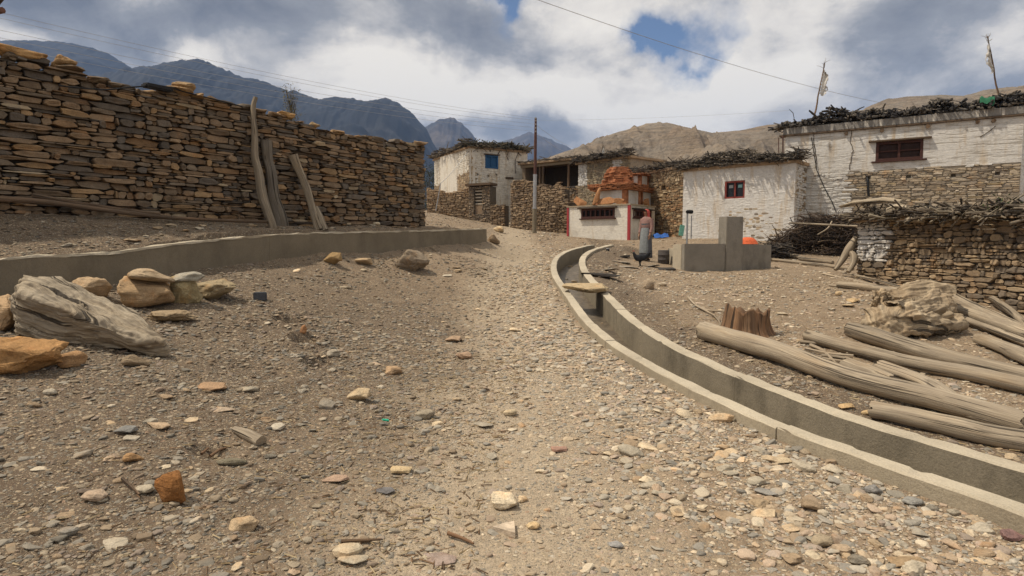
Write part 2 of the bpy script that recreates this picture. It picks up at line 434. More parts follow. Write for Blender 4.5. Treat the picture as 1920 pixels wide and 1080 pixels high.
# -------- one sheet: fine polar rings near the camera, out to the horizon
def make_ground():
    az = np.concatenate([np.linspace(-180, -62, 60)[:-1], np.linspace(-62, 62, 860), np.linspace(62, 180, 60)[1:]])*math.pi/180
    rad = np.concatenate([[.25], np.geomspace(.9, 2.2, 30), np.geomspace(2.25, 26, 560), np.geomspace(26.3, 62, 80), np.geomspace(66, 6000, 46)])
    A, Q = np.meshgrid(az, rad)
    x = np.sin(A)*Q; y = np.cos(A)*Q
    z = G(x, y)
    far = np.clip((Q-70)/400, 0, 1)
    z = z*(1-far)+far*(-30-Q*.01)
    nr, na = A.shape
    v = np.stack([x, y, z], -1).reshape(-1, 3)
    i = np.arange(nr-1)[:, None]*na+np.arange(na-1)[None]
    f = np.stack([i, i+1, i+1+na, i+na], -1).reshape(-1, 4)
    me = bpy.data.meshes.new('ground')
    me.vertices.add(len(v)); me.vertices.foreach_set('co', v.astype(np.float32).ravel())
    me.loops.add(f.size); me.loops.foreach_set('vertex_index', f.astype(np.int32).ravel())
    me.polygons.add(len(f)); me.polygons.foreach_set('loop_start', np.arange(0, f.size, 4, dtype=np.int32))
    me.polygons.foreach_set('use_smooth', np.ones(len(f), bool))
    me.update(calc_edges=True); me.validate()
    # what the soil is made of: r = pale trodden gravel, g = dark humus soil, b = stony strip
    xs = x.ravel(); ys = y.ravel()
    px_ = np.interp(ys, PATHY, PATHX)
    pd = np.abs(xs-px_)+.55*fbm(xs*1.1, ys*1.1, 5.5, 4)
    pale = 1-ss(.35, 1.5, pd)
    s = sR(xs, ys)
    strip = (1-ss(.1, 1.6, np.abs(s+.75)+.6*fbm(xs*1.3, ys*1.3, 8.8, 3)))*(s < 0)
    dark = ss(.6, 2.0, px_-xs+.9*fbm(xs*.9, ys*.9, 2.2, 4))*(1-ss(9, 16, ys))*.95
    dark = np.maximum(dark, (s > WID-.05)*(1-ss(.3, 1.5, s-WID+.7*fbm(xs*1.4, ys*1.4, 4.1, 3))))
    ca = me.color_attributes.new('soil', 'FLOAT_COLOR', 'POINT')
    ca.data.foreach_set('color', np.stack([pale, dark, strip, np.ones_like(pale)], -1).astype(np.float32).ravel())
    m, t, b = nt('stony_soil')
    at = N(t, 'ShaderNodeAttribute', attribute_name='soil'); sp = N(t, 'ShaderNodeSeparateColor'); lk(t, at.outputs['Color'], sp.inputs[0])
    vec = geo_pos(t)
    n0 = noise(t, vec, .5, 4, .6); n1 = noise(t, vec, 3.2, 6, .7); n2 = noise(t, vec, 38, 6, .75)
    c = ramp(t, n1.outputs['Fac'], [(.25, (.165, .118, .077)), (.5, (.25, .185, .125)), (.75, (.325, .248, .172))]).outputs[0]
    c = mix(t, sp.outputs[0], c, mix(t, n1.outputs['Fac'], (.33, .262, .185), (.45, .37, .27)))
    c = mix(t, math_(t, 'MULTIPLY', sp.outputs[1], ramp(t, n1.outputs['Fac'], [(.25, g(1)), (.75, g(.6))]).outputs[0]), c, (.095, .070, .050))
    c = mix(t, ramp(t, n0.outputs['Fac'], [(.5, g(0)), (.7, g(.4))]).outputs[0], c, mix(t, 1.0, c, (.78, .75, .72), 'MULTIPLY'))
    c = mix(t, 1.0, c, ramp(t, n2.outputs['Fac'], [(.25, g(.6)), (.5, g(1)), (.78, g(1.4))]).outputs[0], 'MULTIPLY')
    # grit: three sizes of embedded chips
    hs = n2.outputs['Fac']
    for sc, thr, amt in ((28, .62, .8), (64, .5, .75), (140, .4, .7)):
        vo = N(t, 'ShaderNodeTexVoronoi', in_Scale=sc, in_Randomness=1.0); lk(t, mapping(t, vec, (1, 1.0, 1)), vo.inputs['Vector'])
        sc_ = N(t, 'ShaderNodeSeparateColor'); lk(t, vo.outputs['Color'], sc_.inputs[0])
        on = math_(t, 'GREATER_THAN', sc_.outputs[0], thr)
        inn = math_(t, 'LESS_THAN', vo.outputs['Distance'], .42)
        msk = math_(t, 'MULTIPLY', on, inn)
        cc = ramp(t, sc_.outputs[1], [(0, (.16, .145, .12)), (.3, (.27, .245, .20)), (.55, (.40, .32, .215)), (.8, (.52, .42, .29)), (1, (.34, .22, .15))]).outputs[0]
        c = mix(t, math_(t, 'MULTIPLY', msk, amt), c, cc)
        hs = math_(t, 'ADD', hs, math_(t, 'MULTIPLY', msk, math_(t, 'SUBTRACT', .9, math_(t, 'MULTIPLY', vo.outputs['Distance'], 1.6))))
    lk(t, c, b.inputs['Base Color']); b.inputs['Roughness'].default_value = .95; b.inputs['Specular IOR Level'].default_value = .12
    bump(t, b, hs, .012, .75)
    me.materials.append(m)
    o = bpy.data.objects.new('ground', me); COL.objects.link(o)
    tag(o, 'bare brown stony soil of the village lane, rising towards the houses', 'ground', kind='structure')
    return o
_pth = [hit(*q) for q in ((900,1079),(930,900),(970,760),(1000,680),(985,600),(960,540),(955,500),(965,470))]
PATHY = np.array([-8]+[p.y for p in _pth]+[40]); PATHX = np.array([.2]+[p.x for p in _pth]+[_pth[-1].x])
ground = make_ground()

# ------------------------------------------------------------------ concrete channels
def sweep(mb, line, zs, lat, prof, col, seg=3.0, gap=.012, wob=.006, mi=0, seed=0, mis=None, chip=False):
    """profile (s, z) loop swept along the line; lat gives the side direction at each point"""
    rnd = random.Random(seed); n = len(prof)
    L = [0]
    for a, b in zip(line[:-1], line[1:]): L.append(L[-1]+math.hypot(b.x-a.x, b.y-a.y))
    i0 = 0
    while i0 < len(line)-1:
        i1 = i0
        sl = seg*rnd.uniform(.8, 1.2)
        while i1 < len(line)-1 and L[i1]-L[i0] < sl: i1 += 1
        dz = rnd.uniform(-.004, .004); ds = rnd.uniform(-.004, .004)
        vs = []
        idx = list(range(i0, i1+1))
        for k, i in enumerate(idx):
            p = line[i]; la = lat[i]
            tx, ty = -la[1], la[0]
            sh = gap/2 if k == 0 else (-gap/2 if k == len(idx)-1 else 0)
            for j, (s, z) in enumerate(prof):
                w1 = wob*float(fbm(L[i]*3+j*7.1, j*3.3, seed, 3)); w2 = wob*float(fbm(L[i]*3.7+j*4.1, j*5.3, seed+9, 3))
                if chip and 0 < j < n-1 and rnd.random() < .03: w2 -= rnd.uniform(.006, .02); w1 += (.02 if s < prof[2][0]+.03 else -.02)
                vs.append((p.x+la[0]*(s+ds+w1)+tx*sh, p.y+la[1]*(s+ds+w1)+ty*sh, zs[i]+z+dz+w2))
        fs = []
        for k in range(len(idx)-1):
            for j in range(n):
                j2 = (j+1) % n
                fs.append((k*n+j, k*n+j2, (k+1)*n+j2, (k+1)*n+j))
        fs.append(tuple(range(n))[::-1]); b = (len(idx)-1)*n; fs.append(tuple(range(b, b+n)))
        nf = len(mb.m); mb.add(vs, fs, col, mi, False)
        if mis:
            for q_ in range(len(idx)-1):
                for j in range(n): mb.m[nf+q_*n+j] = mis[j]
        i0 = i1
def laterals(line, sgn):
    out = []
    for i in range(len(line)):
        a, b = line[max(i-2, 0)], line[min(i+2, len(line)-1)]
        t = Vector((b.x-a.x, b.y-a.y)).normalized()
        out.append((t.y*sgn, -t.x*sgn))
    return out
latR = laterals(RCs, 1); zR = [p.z for p in RCs]
def kerbprof(w, h, r=.012): return [(0, -h), (0, -r), (r, 0), (w-r, 0), (w, -r), (w, -h)]
ch = thing('irrigation_channel', 'open concrete irrigation channel curving up beside the gravel path', 'channel', (RCs[10].x, RCs[10].y, zR[10]))
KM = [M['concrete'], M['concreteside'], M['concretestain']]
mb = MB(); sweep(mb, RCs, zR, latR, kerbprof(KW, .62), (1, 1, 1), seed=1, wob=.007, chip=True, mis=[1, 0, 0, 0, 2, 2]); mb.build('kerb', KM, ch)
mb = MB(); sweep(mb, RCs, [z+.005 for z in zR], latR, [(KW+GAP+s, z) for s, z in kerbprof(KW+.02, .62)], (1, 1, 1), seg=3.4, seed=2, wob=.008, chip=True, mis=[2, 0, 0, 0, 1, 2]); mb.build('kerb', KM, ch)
mb = MB(); sweep(mb, RCs, [z-.40 for z in zR], latR, [(KW-.02, -.1), (KW-.02, 0), (KW+GAP+.02, 0), (KW+GAP+.02, -.1)], (1, 1, 1), seg=50, seed=3)
bedm, t_, b_ = nt('wet_silt')
vec_ = geo_pos(t_); n_ = noise(t_, vec_, 6, 5, .65)
lk(t_, ramp(t_, n_.outputs['Fac'], [(.3, (.06, .05, .038)), (.55, (.13, .105, .075)), (.8, (.21, .17, .12))]).outputs[0], b_.inputs['Base Color'])
b_.inputs['Roughness'].default_value = .45; bump(t_, b_, n_.outputs['Fac'], .03, .8)
mb.build('channel_bed', bedm, ch)
# left channel: tall front wall, trench, low back wall
latL = laterals(LCs, -1); zL = [p.z for p in LCs]
wl = thing('channel_wall', 'long low concrete channel wall below the dry stone wall', 'channel', (LCs[60].x, LCs[60].y, zL[60]-.5))
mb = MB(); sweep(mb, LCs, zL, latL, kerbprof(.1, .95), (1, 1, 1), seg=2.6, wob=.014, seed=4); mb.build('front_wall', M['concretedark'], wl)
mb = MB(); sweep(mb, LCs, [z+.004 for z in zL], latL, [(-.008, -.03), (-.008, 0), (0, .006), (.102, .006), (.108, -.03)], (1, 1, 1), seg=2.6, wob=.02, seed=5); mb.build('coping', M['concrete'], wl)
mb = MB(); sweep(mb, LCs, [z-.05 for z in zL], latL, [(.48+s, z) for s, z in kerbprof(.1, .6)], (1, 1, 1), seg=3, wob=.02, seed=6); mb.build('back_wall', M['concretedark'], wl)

# ------------------------------------------------------------------ dry stone walling
TAN = [(.265,.185,.115),(.22,.155,.098),(.175,.135,.095),(.31,.205,.11),(.14,.115,.09),(.118,.10,.082),(.24,.15,.08),(.36,.285,.19),(.165,.118,.076)]
def pal(rnd, P_=TAN, wts=None):
    if P_ is TAN and wts is None: wts = (5,5,5,2.5,4,3,2,1,4)
    c = rnd.choices(P_, wts)[0]; k = rnd.uniform(.78, 1.22)
    return tuple(min(.8, x*k) for x in c)
def stone_block(mb, u0, u1, v0, v1, Wf, rnd, prot, depth, col, mi, lens=.5, bev=.25):
    """one laid stone: an irregular rounded face outline, bevelled, running back into the wall. Wf(u, v, w) -> world"""
    cu, cv, hu, hv = (u0+u1)/2, (v0+v1)/2, (u1-u0)/2, (v1-v0)/2
    n = rnd.choice((7, 8, 9, 10)) if hu > .05 else 7
    ex = rnd.uniform(3, 9)*(1-lens)+2.2*lens
    sh = rnd.uniform(-.18, .18); tl = rnd.uniform(-.12, .12)
    out = []
    for k in range(n):
        a = (k+rnd.uniform(-.38, .38))/n*2*math.pi
        c, s = math.cos(a), math.sin(a)
        r = (abs(c)**ex+abs(s)**ex)**(-1/ex)*rnd.uniform(.88, 1.06)
        x, y = c*r, s*r
        out.append((cu+hu*(x+sh*y), cv+hv*(y+tl*x)))
    bz = min(prot*1.2, hv*bev+.004)
    rings = []
    t1 = rnd.uniform(-.35, .35)*prot; t2 = rnd.uniform(-.3, .3)*prot
    def w_at(u, v): return prot+t1*(u-cu)/max(hu, .01)+t2*(v-cv)/max(hv, .01)
    rings.append([Wf(u, v, -depth) for u, v in out])
    rings.append([Wf(u, v, w_at(u, v)-bz-rnd.uniform(0, .3)*bz) for u, v in out])
    q = 1-bev*rnd.uniform(.6, 1.1)
    rings.append([Wf(cu+(u-cu)*min(.95, q+.12), cv+(v-cv)*q, w_at(u, v)+rnd.uniform(-.1, .1)*bz) for u, v in out])
    rings.append([Wf(cu+(u-cu)*.5, cv+(v-cv)*.45, w_at(u, v)+rnd.uniform(-.05, .35)*bz) for u, v in out])
    vs = [p for r in rings for p in r]; vs.append(Wf(cu, cv, prot+.15*bz))
    fs = []
    for j in range(3):
        for k in range(n):
            k2 = (k+1) % n
            fs.append((j*n+k, j*n+k2, (j+1)*n+k2, (j+1)*n+k))
    for k in range(n): fs.append((3*n+k, 3*n+(k+1) % n, 4*n))
    mb.add(vs, fs, col, mi, False)
def lay_stones(mb, A, B, zbot, ztop, out, wr=(.14, .5), hr=(.05, .16), prot=(.0, .05), depth=.14, tint=None, holes=(), seed=0, cell=.02, joint=.006, lens=.5, bev=.25, topover=.3, mi=0):
    """irregular dry stone face from A to B; zbot and ztop are functions of the distance along; out = outward direction sign"""
    rnd = random.Random(seed)
    A = Vector((A[0], A[1])); B = Vector((B[0], B[1])); L = (B-A).length; ud = (B-A)/L; nd = Vector((ud.y, -ud.x))*out
    def Wf(u, v, w): return (A.x+ud.x*u+nd.x*w, A.y+ud.y*u+nd.y*w, v)
    n = max(4, int(L/cell)); us = (np.arange(n)+.5)/n*L; du = L/n
    H = np.array([zbot(u) for u in us], float); T = np.array([ztop(u) for u in us], float)
    H0 = H.copy()
    act = H.copy()
    rr = lambda r: r[0]+(r[1]-r[0])*rnd.random()**1.5
    for _ in range(60000):
        i = int(np.argmin(act))
        if act[i] > 1e8: break
        if H[i] >= T[i]-.01: act[i] = 1e9; continue
        tol = hr[0]*rnd.choice((.4, .7, 1.0))
        a = i
        while a > 0 and H[a-1] <= H[i]+tol and act[a-1] < 1e8: a -= 1
        b = i+1
        while b < n and H[b] <= H[i]+tol and act[b] < 1e8: b += 1
        w = rr(wr); k = max(1, int(w/du))
        if b-a <= k*1.45: a2, b2 = a, b
        else:
            q_ = rnd.random()
            a2 = a if q_ < .42 else (b-k if q_ < .84 else rnd.randint(a, b-k)); b2 = a2+k
        if b2-a2 > k*1.8: b2 = a2+k
        base = H[a2:b2].max()
        ww = (b2-a2)*du
        h = rr(hr)
        if ww < wr[0]*.7: h = min(h, max(hr[0]*.8, ww*rnd.uniform(.5, 1)))
        h = max(h, .18*ww*rnd.random()); h = min(h, ww*1.1+.01)
        if rnd.random() < .62:      # level up with a neighbour, so that the next stone bridges the joint
            nb = [H[j] for j in (a2-1, b2) if 0 <= j < n and act[j] < 1e8 and hr[0]*.75 < H[j]-base < hr[1]*1.1]
            if nb: h = rnd.choice(nb)-base
        u0, u1, v0, v1 = a2*du+joint*.5, b2*du-joint*.5, H[a2:b2].min()+joint*.2, base+h-joint
        H[a2:b2] = base+h; act[a2:b2] = base+h
        skip = False
        for (hu0, hu1, hz0, hz1) in holes:
            if u1 > hu0 and u0 < hu1 and v1 > hz0 and v0 < hz1:
                if hu0 <= (u0+u1)/2 <= hu1 and hz0 <= (v0+v1)/2 <= hz1 and (v0 >= hz0-.04 and v1 <= hz1+.04) and u0 > hu0-.05 and u1 < hu1+.05: skip = True
                elif u0 < hu0: u1 = hu0
                elif u1 > hu1: u0 = hu1
                elif v0 < hz0: v1 = hz0
                else: v0 = hz1
        if skip or u1-u0 < .015 or v1-v0 < .012: continue
        if v1 > T[min(n-1, int((u0+u1)/2/du))]+topover*h: continue
        uc, vc = (u0+u1)/2, (v0+v1)/2
        c = tint(uc, vc, rnd) if tint else (pal(rnd), mi)
        if not hasattr(c[0], '__len__'): c = (c, mi)
        stone_block(mb, u0, u1, v0, v1, Wf, rnd, prot[0]+(prot[1]-prot[0])*rnd.random(), depth, c[0], c[1], lens, bev)
    return Wf, L
def rects_minus(u0, u1, z0, z1, holes):
    us = sorted({u0, u1, *[min(max(h[i], u0), u1) for h in holes for i in (0, 1)]}); zs = sorted({z0, z1, *[min(max(h[i], z0), z1) for h in holes for i in (2, 3)]})
    for a, b in zip(us[:-1], us[1:]):
        for c, d in zip(zs[:-1], zs[1:]):
            m_ = ((a+b)/2, (c+d)/2)
            if not any(h[0] < m_[0] < h[1] and h[2] < m_[1] < h[3] for h in holes): yield a, b, c, d
# left wall
WA = P(0, 400, 10); WB = P(797, 425, 18.2)
wdir = Vector((WB.x-WA.x, WB.y-WA.y)); wlen = wdir.length; wdir.normalize()
WS = Vector((WA.x, WA.y))-wdir*3.2
def wu(px, py):
    h = plane_hit(WA, WB, px, py); return (Vector((h.x, h.y))-WS).dot(wdir), h.z
TOPP = [wu(*q) for q in ((-300, 60), (-100, 95), (0, 105), (60, 103), (90, 122), (150, 128), (160, 148), (240, 158), (250, 168), (330, 170), (345, 166), (380, 180), (460, 198), (520, 212), (600, 240), (700, 257), (760, 265), (797, 268))]
BOTP = [wu(*q) for q in ((-300, 392), (0, 400), (400, 416), (797, 426))]
wtop = lambda u: float(np.interp(u, [q[0] for q in TOPP], [q[1] for q in TOPP]))
wbot = lambda u: float(np.interp(u, [q[0] for q in BOTP], [q[1] for q in BOTP]))-.08
WLEN = wlen+3.2
WE = WS+wdir*WLEN
def wall_tint(u, v, rnd):
    return pal(rnd, TAN, (5, 6, 5, 2.2, 4, 2.6, 2, .8, 4.5))
wall = thing('stone_wall', 'tall dry stone wall of brown and ochre field stones along the left of the lane', 'wall', (WA.x, WA.y, WA.z))
mb = MB()
lay_stones(mb, WS, WE, wbot, wtop, 1, (.11, .62), (.03, .155), (-.03, .08), .17, wall_tint, seed=11, lens=.08, bev=.11, cell=.016, joint=.004)
nrm = Vector((wdir.y, -wdir.x))
lay_stones(mb, WE, WE-nrm*.62, lambda u: wbot(WLEN), lambda u: wtop(WLEN), 1, (.15, .5), (.05, .16), (-.01, .05), .15, wall_tint, seed=12, lens=.35, bev=.22)
mb.build('wall_face', M['wallstone'], wall)
mb = MB()
k = 90
for i in range(k):
    u0, u1 = WLEN*i/k, WLEN*(i+1)/k
    a, b = WS+wdir*u0-nrm*.1, WS+wdir*(u1 if i < k-1 else u1-.1)-nrm*.1
    zt = min(wtop(u0), wtop(u1))-.09
    mb.prism([(a.x, a.y), (b.x, b.y), (b.x-nrm.x*.5, b.y-nrm.y*.5), (a.x-nrm.x*.5, a.y-nrm.y*.5)], wbot(u0)-.6, zt, (.05, .042, .035))
mb.build('rubble_core', M['tint'], wall)
# free rocks ------------------------------------------------------------
def rock_mesh(name, seed, npts=16, flat=.5, rnd_=.5, sub=1, rough_=.05, smooth=False, crack=0.0):
    rnd = random.Random(seed); bm = bmesh.new()
    for i in range(npts):
        while True:
            p = Vector((rnd.uniform(-1, 1), rnd.uniform(-1, 1), rnd.uniform(-1, 1)))
            if .1 < p.length < 1: break
        d = p.normalized()
        m_ = max(abs(d.x), abs(d.y), abs(d.z))
        q = d*(rnd_+(1-rnd_)/m_*.8)*rnd.uniform(.85, 1.0)
        bm.verts.new((q.x*.5, q.y*.5, q.z*.5*flat))
    r = bmesh.ops.convex_hull(bm, input=bm.verts[:])
    bmesh.ops.delete(bm, geom=[v for v in bm.verts if not v.link_faces], context='VERTS')
    bmesh.ops.dissolve_limit(bm, angle_limit=R(14), verts=bm.verts[:], edges=bm.edges[:])
    if sub:
        bmesh.ops.bevel(bm, geom=bm.edges[:], offset=.035, segments=1, affect='EDGES', clamp_overlap=True)
        bmesh.ops.triangulate(bm, faces=bm.faces[:])
        if sub > 1:
            bmesh.ops.subdivide_edges(bm, edges=bm.edges[:], cuts=sub, use_grid_fill=True)
            if smooth:
                for _ in range(2): bmesh.ops.smooth_vert(bm, verts=bm.verts[:], factor=.5, use_axis_x=True, use_axis_y=True, use_axis_z=True)
            bm.normal_update()
            co_ = np.array([v.co[:] for v in bm.verts]); no = [v.normal.copy() for v in bm.verts]
            s = seed*3.17
            d1 = fbm(co_[:, 0]*3+s, co_[:, 1]*3, co_[:, 2]*5, 4)*rough_+fbm(co_[:, 0]*11+s, co_[:, 1]*11, co_[:, 2]*18, 3, True)*rough_*.45
            for v, n_, q in zip(bm.verts, no, d1): v.co += n_*float(q)
    me = bpy.data.meshes.new(name); bm.to_mesh(me); bm.free()
    if smooth or sub > 1: me.polygons.foreach_set('use_smooth', [True]*len(me.polygons))
    me.materials.append(M['rock'])
    # sits with its underside at z = 0
    zs = [v.co.z for v in me.vertices]; z0 = min(zs)
    xs_ = [v.co.x for v in me.vertices]; ys_ = [v.co.y for v in me.vertices]
    sx, sy, sz = max(xs_)-min(xs_), max(ys_)-min(ys_), max(zs)-z0
    cx, cy = (max(xs_)+min(xs_))/2, (max(ys_)+min(ys_))/2
    for v in me.vertices: v.co = ((v.co.x-cx)/sx, (v.co.y-cy)/sy, (v.co.z-z0)/sz)
    return me
SLATES = [rock_mesh('slate_chip', 100+i, 13, .5, .5, 1) for i in range(6)]
PEBBLES = [rock_mesh('pebble', 200+i, 40, .6, .97, 2, .02, True) for i in range(3)]
ROCKS = [rock_mesh('rock', 300+i, 15, .8, .55, 3, .05) for i in range(6)]
GREYS = [(.34, .305, .245), (.40, .36, .295), (.27, .245, .205), (.44, .39, .31)]
BUFFS = [(.47, .375, .26), (.53, .435, .31), (.42, .325, .22), (.35, .265, .18), (.57, .485, .36)]
REDS = [(.43, .33, .24), (.39, .315, .25)]
def loosecol(rnd, grey=.4):
    c = rnd.choice(GREYS if rnd.random() < grey else (REDS if rnd.random() < .1 else BUFFS))
    k = rnd.uniform(.8, 1.15); return tuple(x*k for x in c)
def place_rock(me, p, size, rz, col, name='stone', sink=.12, tilt=(0, 0), label=None, cat='stone', group=None, mat=None):
    o = bpy.data.objects.new(name, me); COL.objects.link(o)
    o.location = (p[0], p[1], p[2]-size[2]*sink); o.scale = size; o.rotation_euler = (tilt[0], tilt[1], rz); o.color = (*col, 1)
    return tag(o, label, cat, group)
def stone_px(px, py, wpx, hpx, col, label, me=None, depth_ratio=.75, name='stone', rz=None, seed=0, thick=None, sink=.1, tilt=(0, 0), cat='stone', mi=None, group=None):
    """a stone whose foot shows at (px, py) and which shows wpx wide and hpx tall"""
    rnd = random.Random(seed+px*7+py)
    p = hit(px, py); k = p.y/F
    w = wpx*k; dd = w*depth_ratio
    down = math.atan2(CAMZ-p.z, p.y)
    h = thick if thick else max(.02, (hpx*k-dd*math.sin(down)*.8)/math.cos(down))
    p.y += dd*.5; p.x *= p.y/(p.y-dd*.5); p.z = Gs(p.x, p.y)
    me = me or ROCKS[rnd.randrange(len(ROCKS))]
    return place_rock(me, p, (w, dd, h), rnd.uniform(-.3, .3) if rz is None else rz, col, name, sink, tilt, label, cat, group)
# ------------------------------------------------------------------ brushwood and firewood stacked on roofs
BR = [(.055,.048,.043),(.085,.07,.057),(.13,.105,.08),(.04,.036,.034),(.10,.08,.06),(.17,.14,.105)]
def stick(mb, c, length, r, d, rnd, col, n=5, bend=.12, mi=0, groove=0):
    d = d.normalized(); pts = []; k = 4
    off = Vector((rnd.uniform(-1, 1), rnd.uniform(-1, 1), rnd.uniform(-1, 1)))*length*bend
    for i in range(k+1):
        t_ = i/k-.5
        pts.append(Vector(c)+d*length*t_+off*(.25-t_*t_)*2)
    rr = [r*(1.0-.45*i/k)*rnd.uniform(.85, 1.15) for i in range(k+1)]
    mb.tube(pts, rr, n, col, mi, True, smooth=True, groove=groove, seed=rnd.randrange(9999))
def brush(A, B, width, h, n, ln, rad, seed, name, label, inward=0.0, bias=.6, cols=BR, cat='firewood', hang=0.0, parent=None, kind='stuff', hprof=None, wts=None):
    """sticks heaped along the line A-B (3-D points on the roof edge); width runs inwards, h is the heap's height"""
    rnd = random.Random(seed); A = Vector(A); B = Vector(B); u = (B-A); L = u.length; u.normalize()
    nn = Vector((-u.y, u.x, 0)).normalized()
    mb = MB()
    for i in range(n):
        s = rnd.random()*L; q = rnd.random()
        hh = h*(hprof(s/L) if hprof else 1)*(.75+.5*float(vn(s*1.7, seed*1.3, .5)))
        z = rnd.random()**1.15*hh
        w = rnd.uniform(-.5, .5)*width*(1-.5*z/max(hh, .01))+inward
        c = A+u*s+nn*w+Vector((0, 0, z+.02))
        if rnd.random() < bias: d = nn+u*rnd.gauss(0, .35)+Vector((0, 0, rnd.gauss(0, .12)))
        else: d = u+nn*rnd.gauss(0, .5)+Vector((0, 0, rnd.gauss(0, .22)))
        if hang and rnd.random() < hang: d = d+Vector((0, 0, rnd.uniform(-.9, .9)))
        l_ = rnd.uniform(*ln); r_ = rnd.uniform(*rad)
        k = rnd.uniform(.75, 1.25); col = tuple(x*k for x in rnd.choices(cols, wts)[0])
        stick(mb, c, l_, r_, d, rnd, col)
    return mb.build(name, M['brush'], None if parent is None else parent, label, cat, None, kind)
# ------------------------------------------------------------------ houses
def core_with_holes(mb, A, B, z0, z1, holes_u, thick, col, mi, out, recess=.16, skin=.03):
    """mortar skin just behind the stones, open at the windows, and the wall's own mass behind it"""
    A = Vector((A[0], A[1])); B = Vector((B[0], B[1])); L = (B-A).length; ud = (B-A)/L; nd = Vector((ud.y, -ud.x))*out
    for a, b, c, d in rects_minus(0, L, z0, z1, holes_u):
        p = [A+ud*a-nd*skin, A+ud*b-nd*skin, A+ud*b-nd*(recess-.005), A+ud*a-nd*(recess-.005)]
        mb.prism([(q.x, q.y) for q in p], c, d, col, mi)
    p = [A+ud*.02-nd*recess, A+ud*(L-.02)-nd*recess, A+ud*(L-.02)-nd*thick, A+ud*.02-nd*thick]
    mb.prism([(q.x, q.y) for q in p], z0, z1, col, mi)
class Facade:
    def __init__(s, A, B):
        s.A = Vector((A[0], A[1])); s.B = Vector((B[0], B[1])); s.L = (s.B-s.A).length; s.u = (s.B-s.A)/s.L; s.n = Vector((s.u.y, -s.u.x))
        s.rz = math.atan2(s.u.y, s.u.x)
    def px(s, px, py):
        h = plane_hit(s.A, s.B, px, py); return (Vector((h.x, h.y))-s.A).dot(s.u), h.z
    def pt(s, u, z, w=0.0): return Vector((s.A.x+s.u.x*u+s.n.x*w, s.A.y+s.u.y*u+s.n.y*w, z))
    def rect(s, x0, y0, x1, y1):
        a = s.px(x0, y0); b = s.px(x1, y1); c = s.px(x0, y1); d = s.px(x1, y0)
        return (min(a[0], b[0]), max(a[0], b[0]), (b[1]+c[1])/2, (a[1]+d[1])/2)
    def box(s, mb, u0, u1, z0, z1, w0, w1, col=(.5, .5, .5), mi=0, bev=0.0):
        c = s.pt((u0+u1)/2, (z0+z1)/2, (w0+w1)/2)
        mb.box(c, u1-u0, abs(w1-w0), z1-z0, s.rz, col, mi, bev)
def window(fc, r, parent, fmat, frame=.07, mull=1, trans=0, pane='glass', recess=-.10, name='window', hood=None, sill=None):
    u0, u1, z0, z1 = r
    mb = MB()
    fc.box(mb, u0, u0+frame, z0, z1, recess-.06, recess+.07); fc.box(mb, u1-frame, u1, z0, z1, recess-.06, recess+.07)
    fc.box(mb, u0+frame, u1-frame, z1-frame, z1, recess-.06, recess+.067); fc.box(mb, u0+frame, u1-frame, z0, z0+frame, recess-.06, recess+.067)
    for i in range(mull):
        c = u0+(u1-u0)*(i+1)/(mull+1); fc.box(mb, c-frame*.45, c+frame*.45, z0+frame, z1-frame, recess-.05, recess+.05)
    for i in range(trans):
        c = z0+(z1-z0)*(i+1)/(trans+1)
        for j in range(mull+1):
            a = u0+frame if j == 0 else u0+(u1-u0)*j/(mull+1)+frame*.45
            b = u1-frame if j == mull else u0+(u1-u0)*(j+1)/(mull+1)-frame*.45
            fc.box(mb, a, b, c-frame*.25, c+frame*.25, recess-.045, recess+.03)
    f = mb.build(name, fmat, parent)
    mb = MB(); fc.box(mb, u0+frame*.6, u1-frame*.6, z0+frame*.6, z1-frame*.6, recess-.055, recess-.03); mb.build('pane' if pane in ('glass', 'dark') else 'shutter', M[pane], f)
    if hood:
        mb = MB(); fc.box(mb, u0-hood, u1+hood, z1+.004, z1+.07, -.05, .16, bev=.01); mb.build('lintel', M['brownwood'], f)
    if sill:
        mb = MB(); fc.box(mb, u0-sill, u1+sill, z0-.06, z0-.004, -.05, .10, bev=.01); mb.build('sill', fmat, f)
    return f
def roof_slab(mb, poly, z, th, over, col=(.16, .13, .10), mi=0):
    c = Vector((sum(p[0] for p in poly)/len(poly), sum(p[1] for p in poly)/len(poly)))
    q = [c+(Vector(p)-c)*(1+over/max((Vector(p)-c).length, .1)) for p in poly]
    mb.prism([(p.x, p.y) for p in q], z, z+th, col, mi)
WHITE = lambda rnd: tuple(x*rnd.uniform(.93, 1.05) for x in (.63, .61, .57))
PALE = [(.40,.33,.24),(.34,.27,.19),(.30,.25,.19),(.44,.37,.28),(.24,.20,.155),(.37,.29,.18)]

# ===== large two-storey whitewashed house on the right
BA = P(1467, 440, 27); BB = P(1908, 420, 22.6)
fb = Facade(BA, BB)
zt = fb.px(1467, 240)[1]
zb0, zb1 = 1.0, .9
big = thing('village_house', 'large two storey whitewashed house with a bare stone lower wall and one wide dark window', 'house', (BA.x, BA.y, 1.6), fb.rz)
back = Vector((4.0, 3.6))
inn = -fb.n*6
uw = fb.rect(1643, 264, 1730, 300)
ub, zwhite = fb.px(1592, 322)
zbeam0 = fb.px(1467, 257)[1]; zbeam1 = fb.px(1905, 216)[1]
zbeam = (zbeam0+zbeam1)/2
vent = [fb.rect(x-4, y-3, x+5, y+3) for x, y in ((1627, 333), (1703, 331), (1787, 329), (1870, 325), (1871, 379), (1738, 384))]
def big_tint(u, v, rnd):
    j = rnd.uniform(-.12, .12)
    if v > zwhite+j*.6 or u < ub+j*2 and v > 2.55+j*4: return (WHITE(rnd), 1)
    return (pal(rnd, PALE, (3, 3, 3, 2, 2, 1)), 0)
mb = MB()
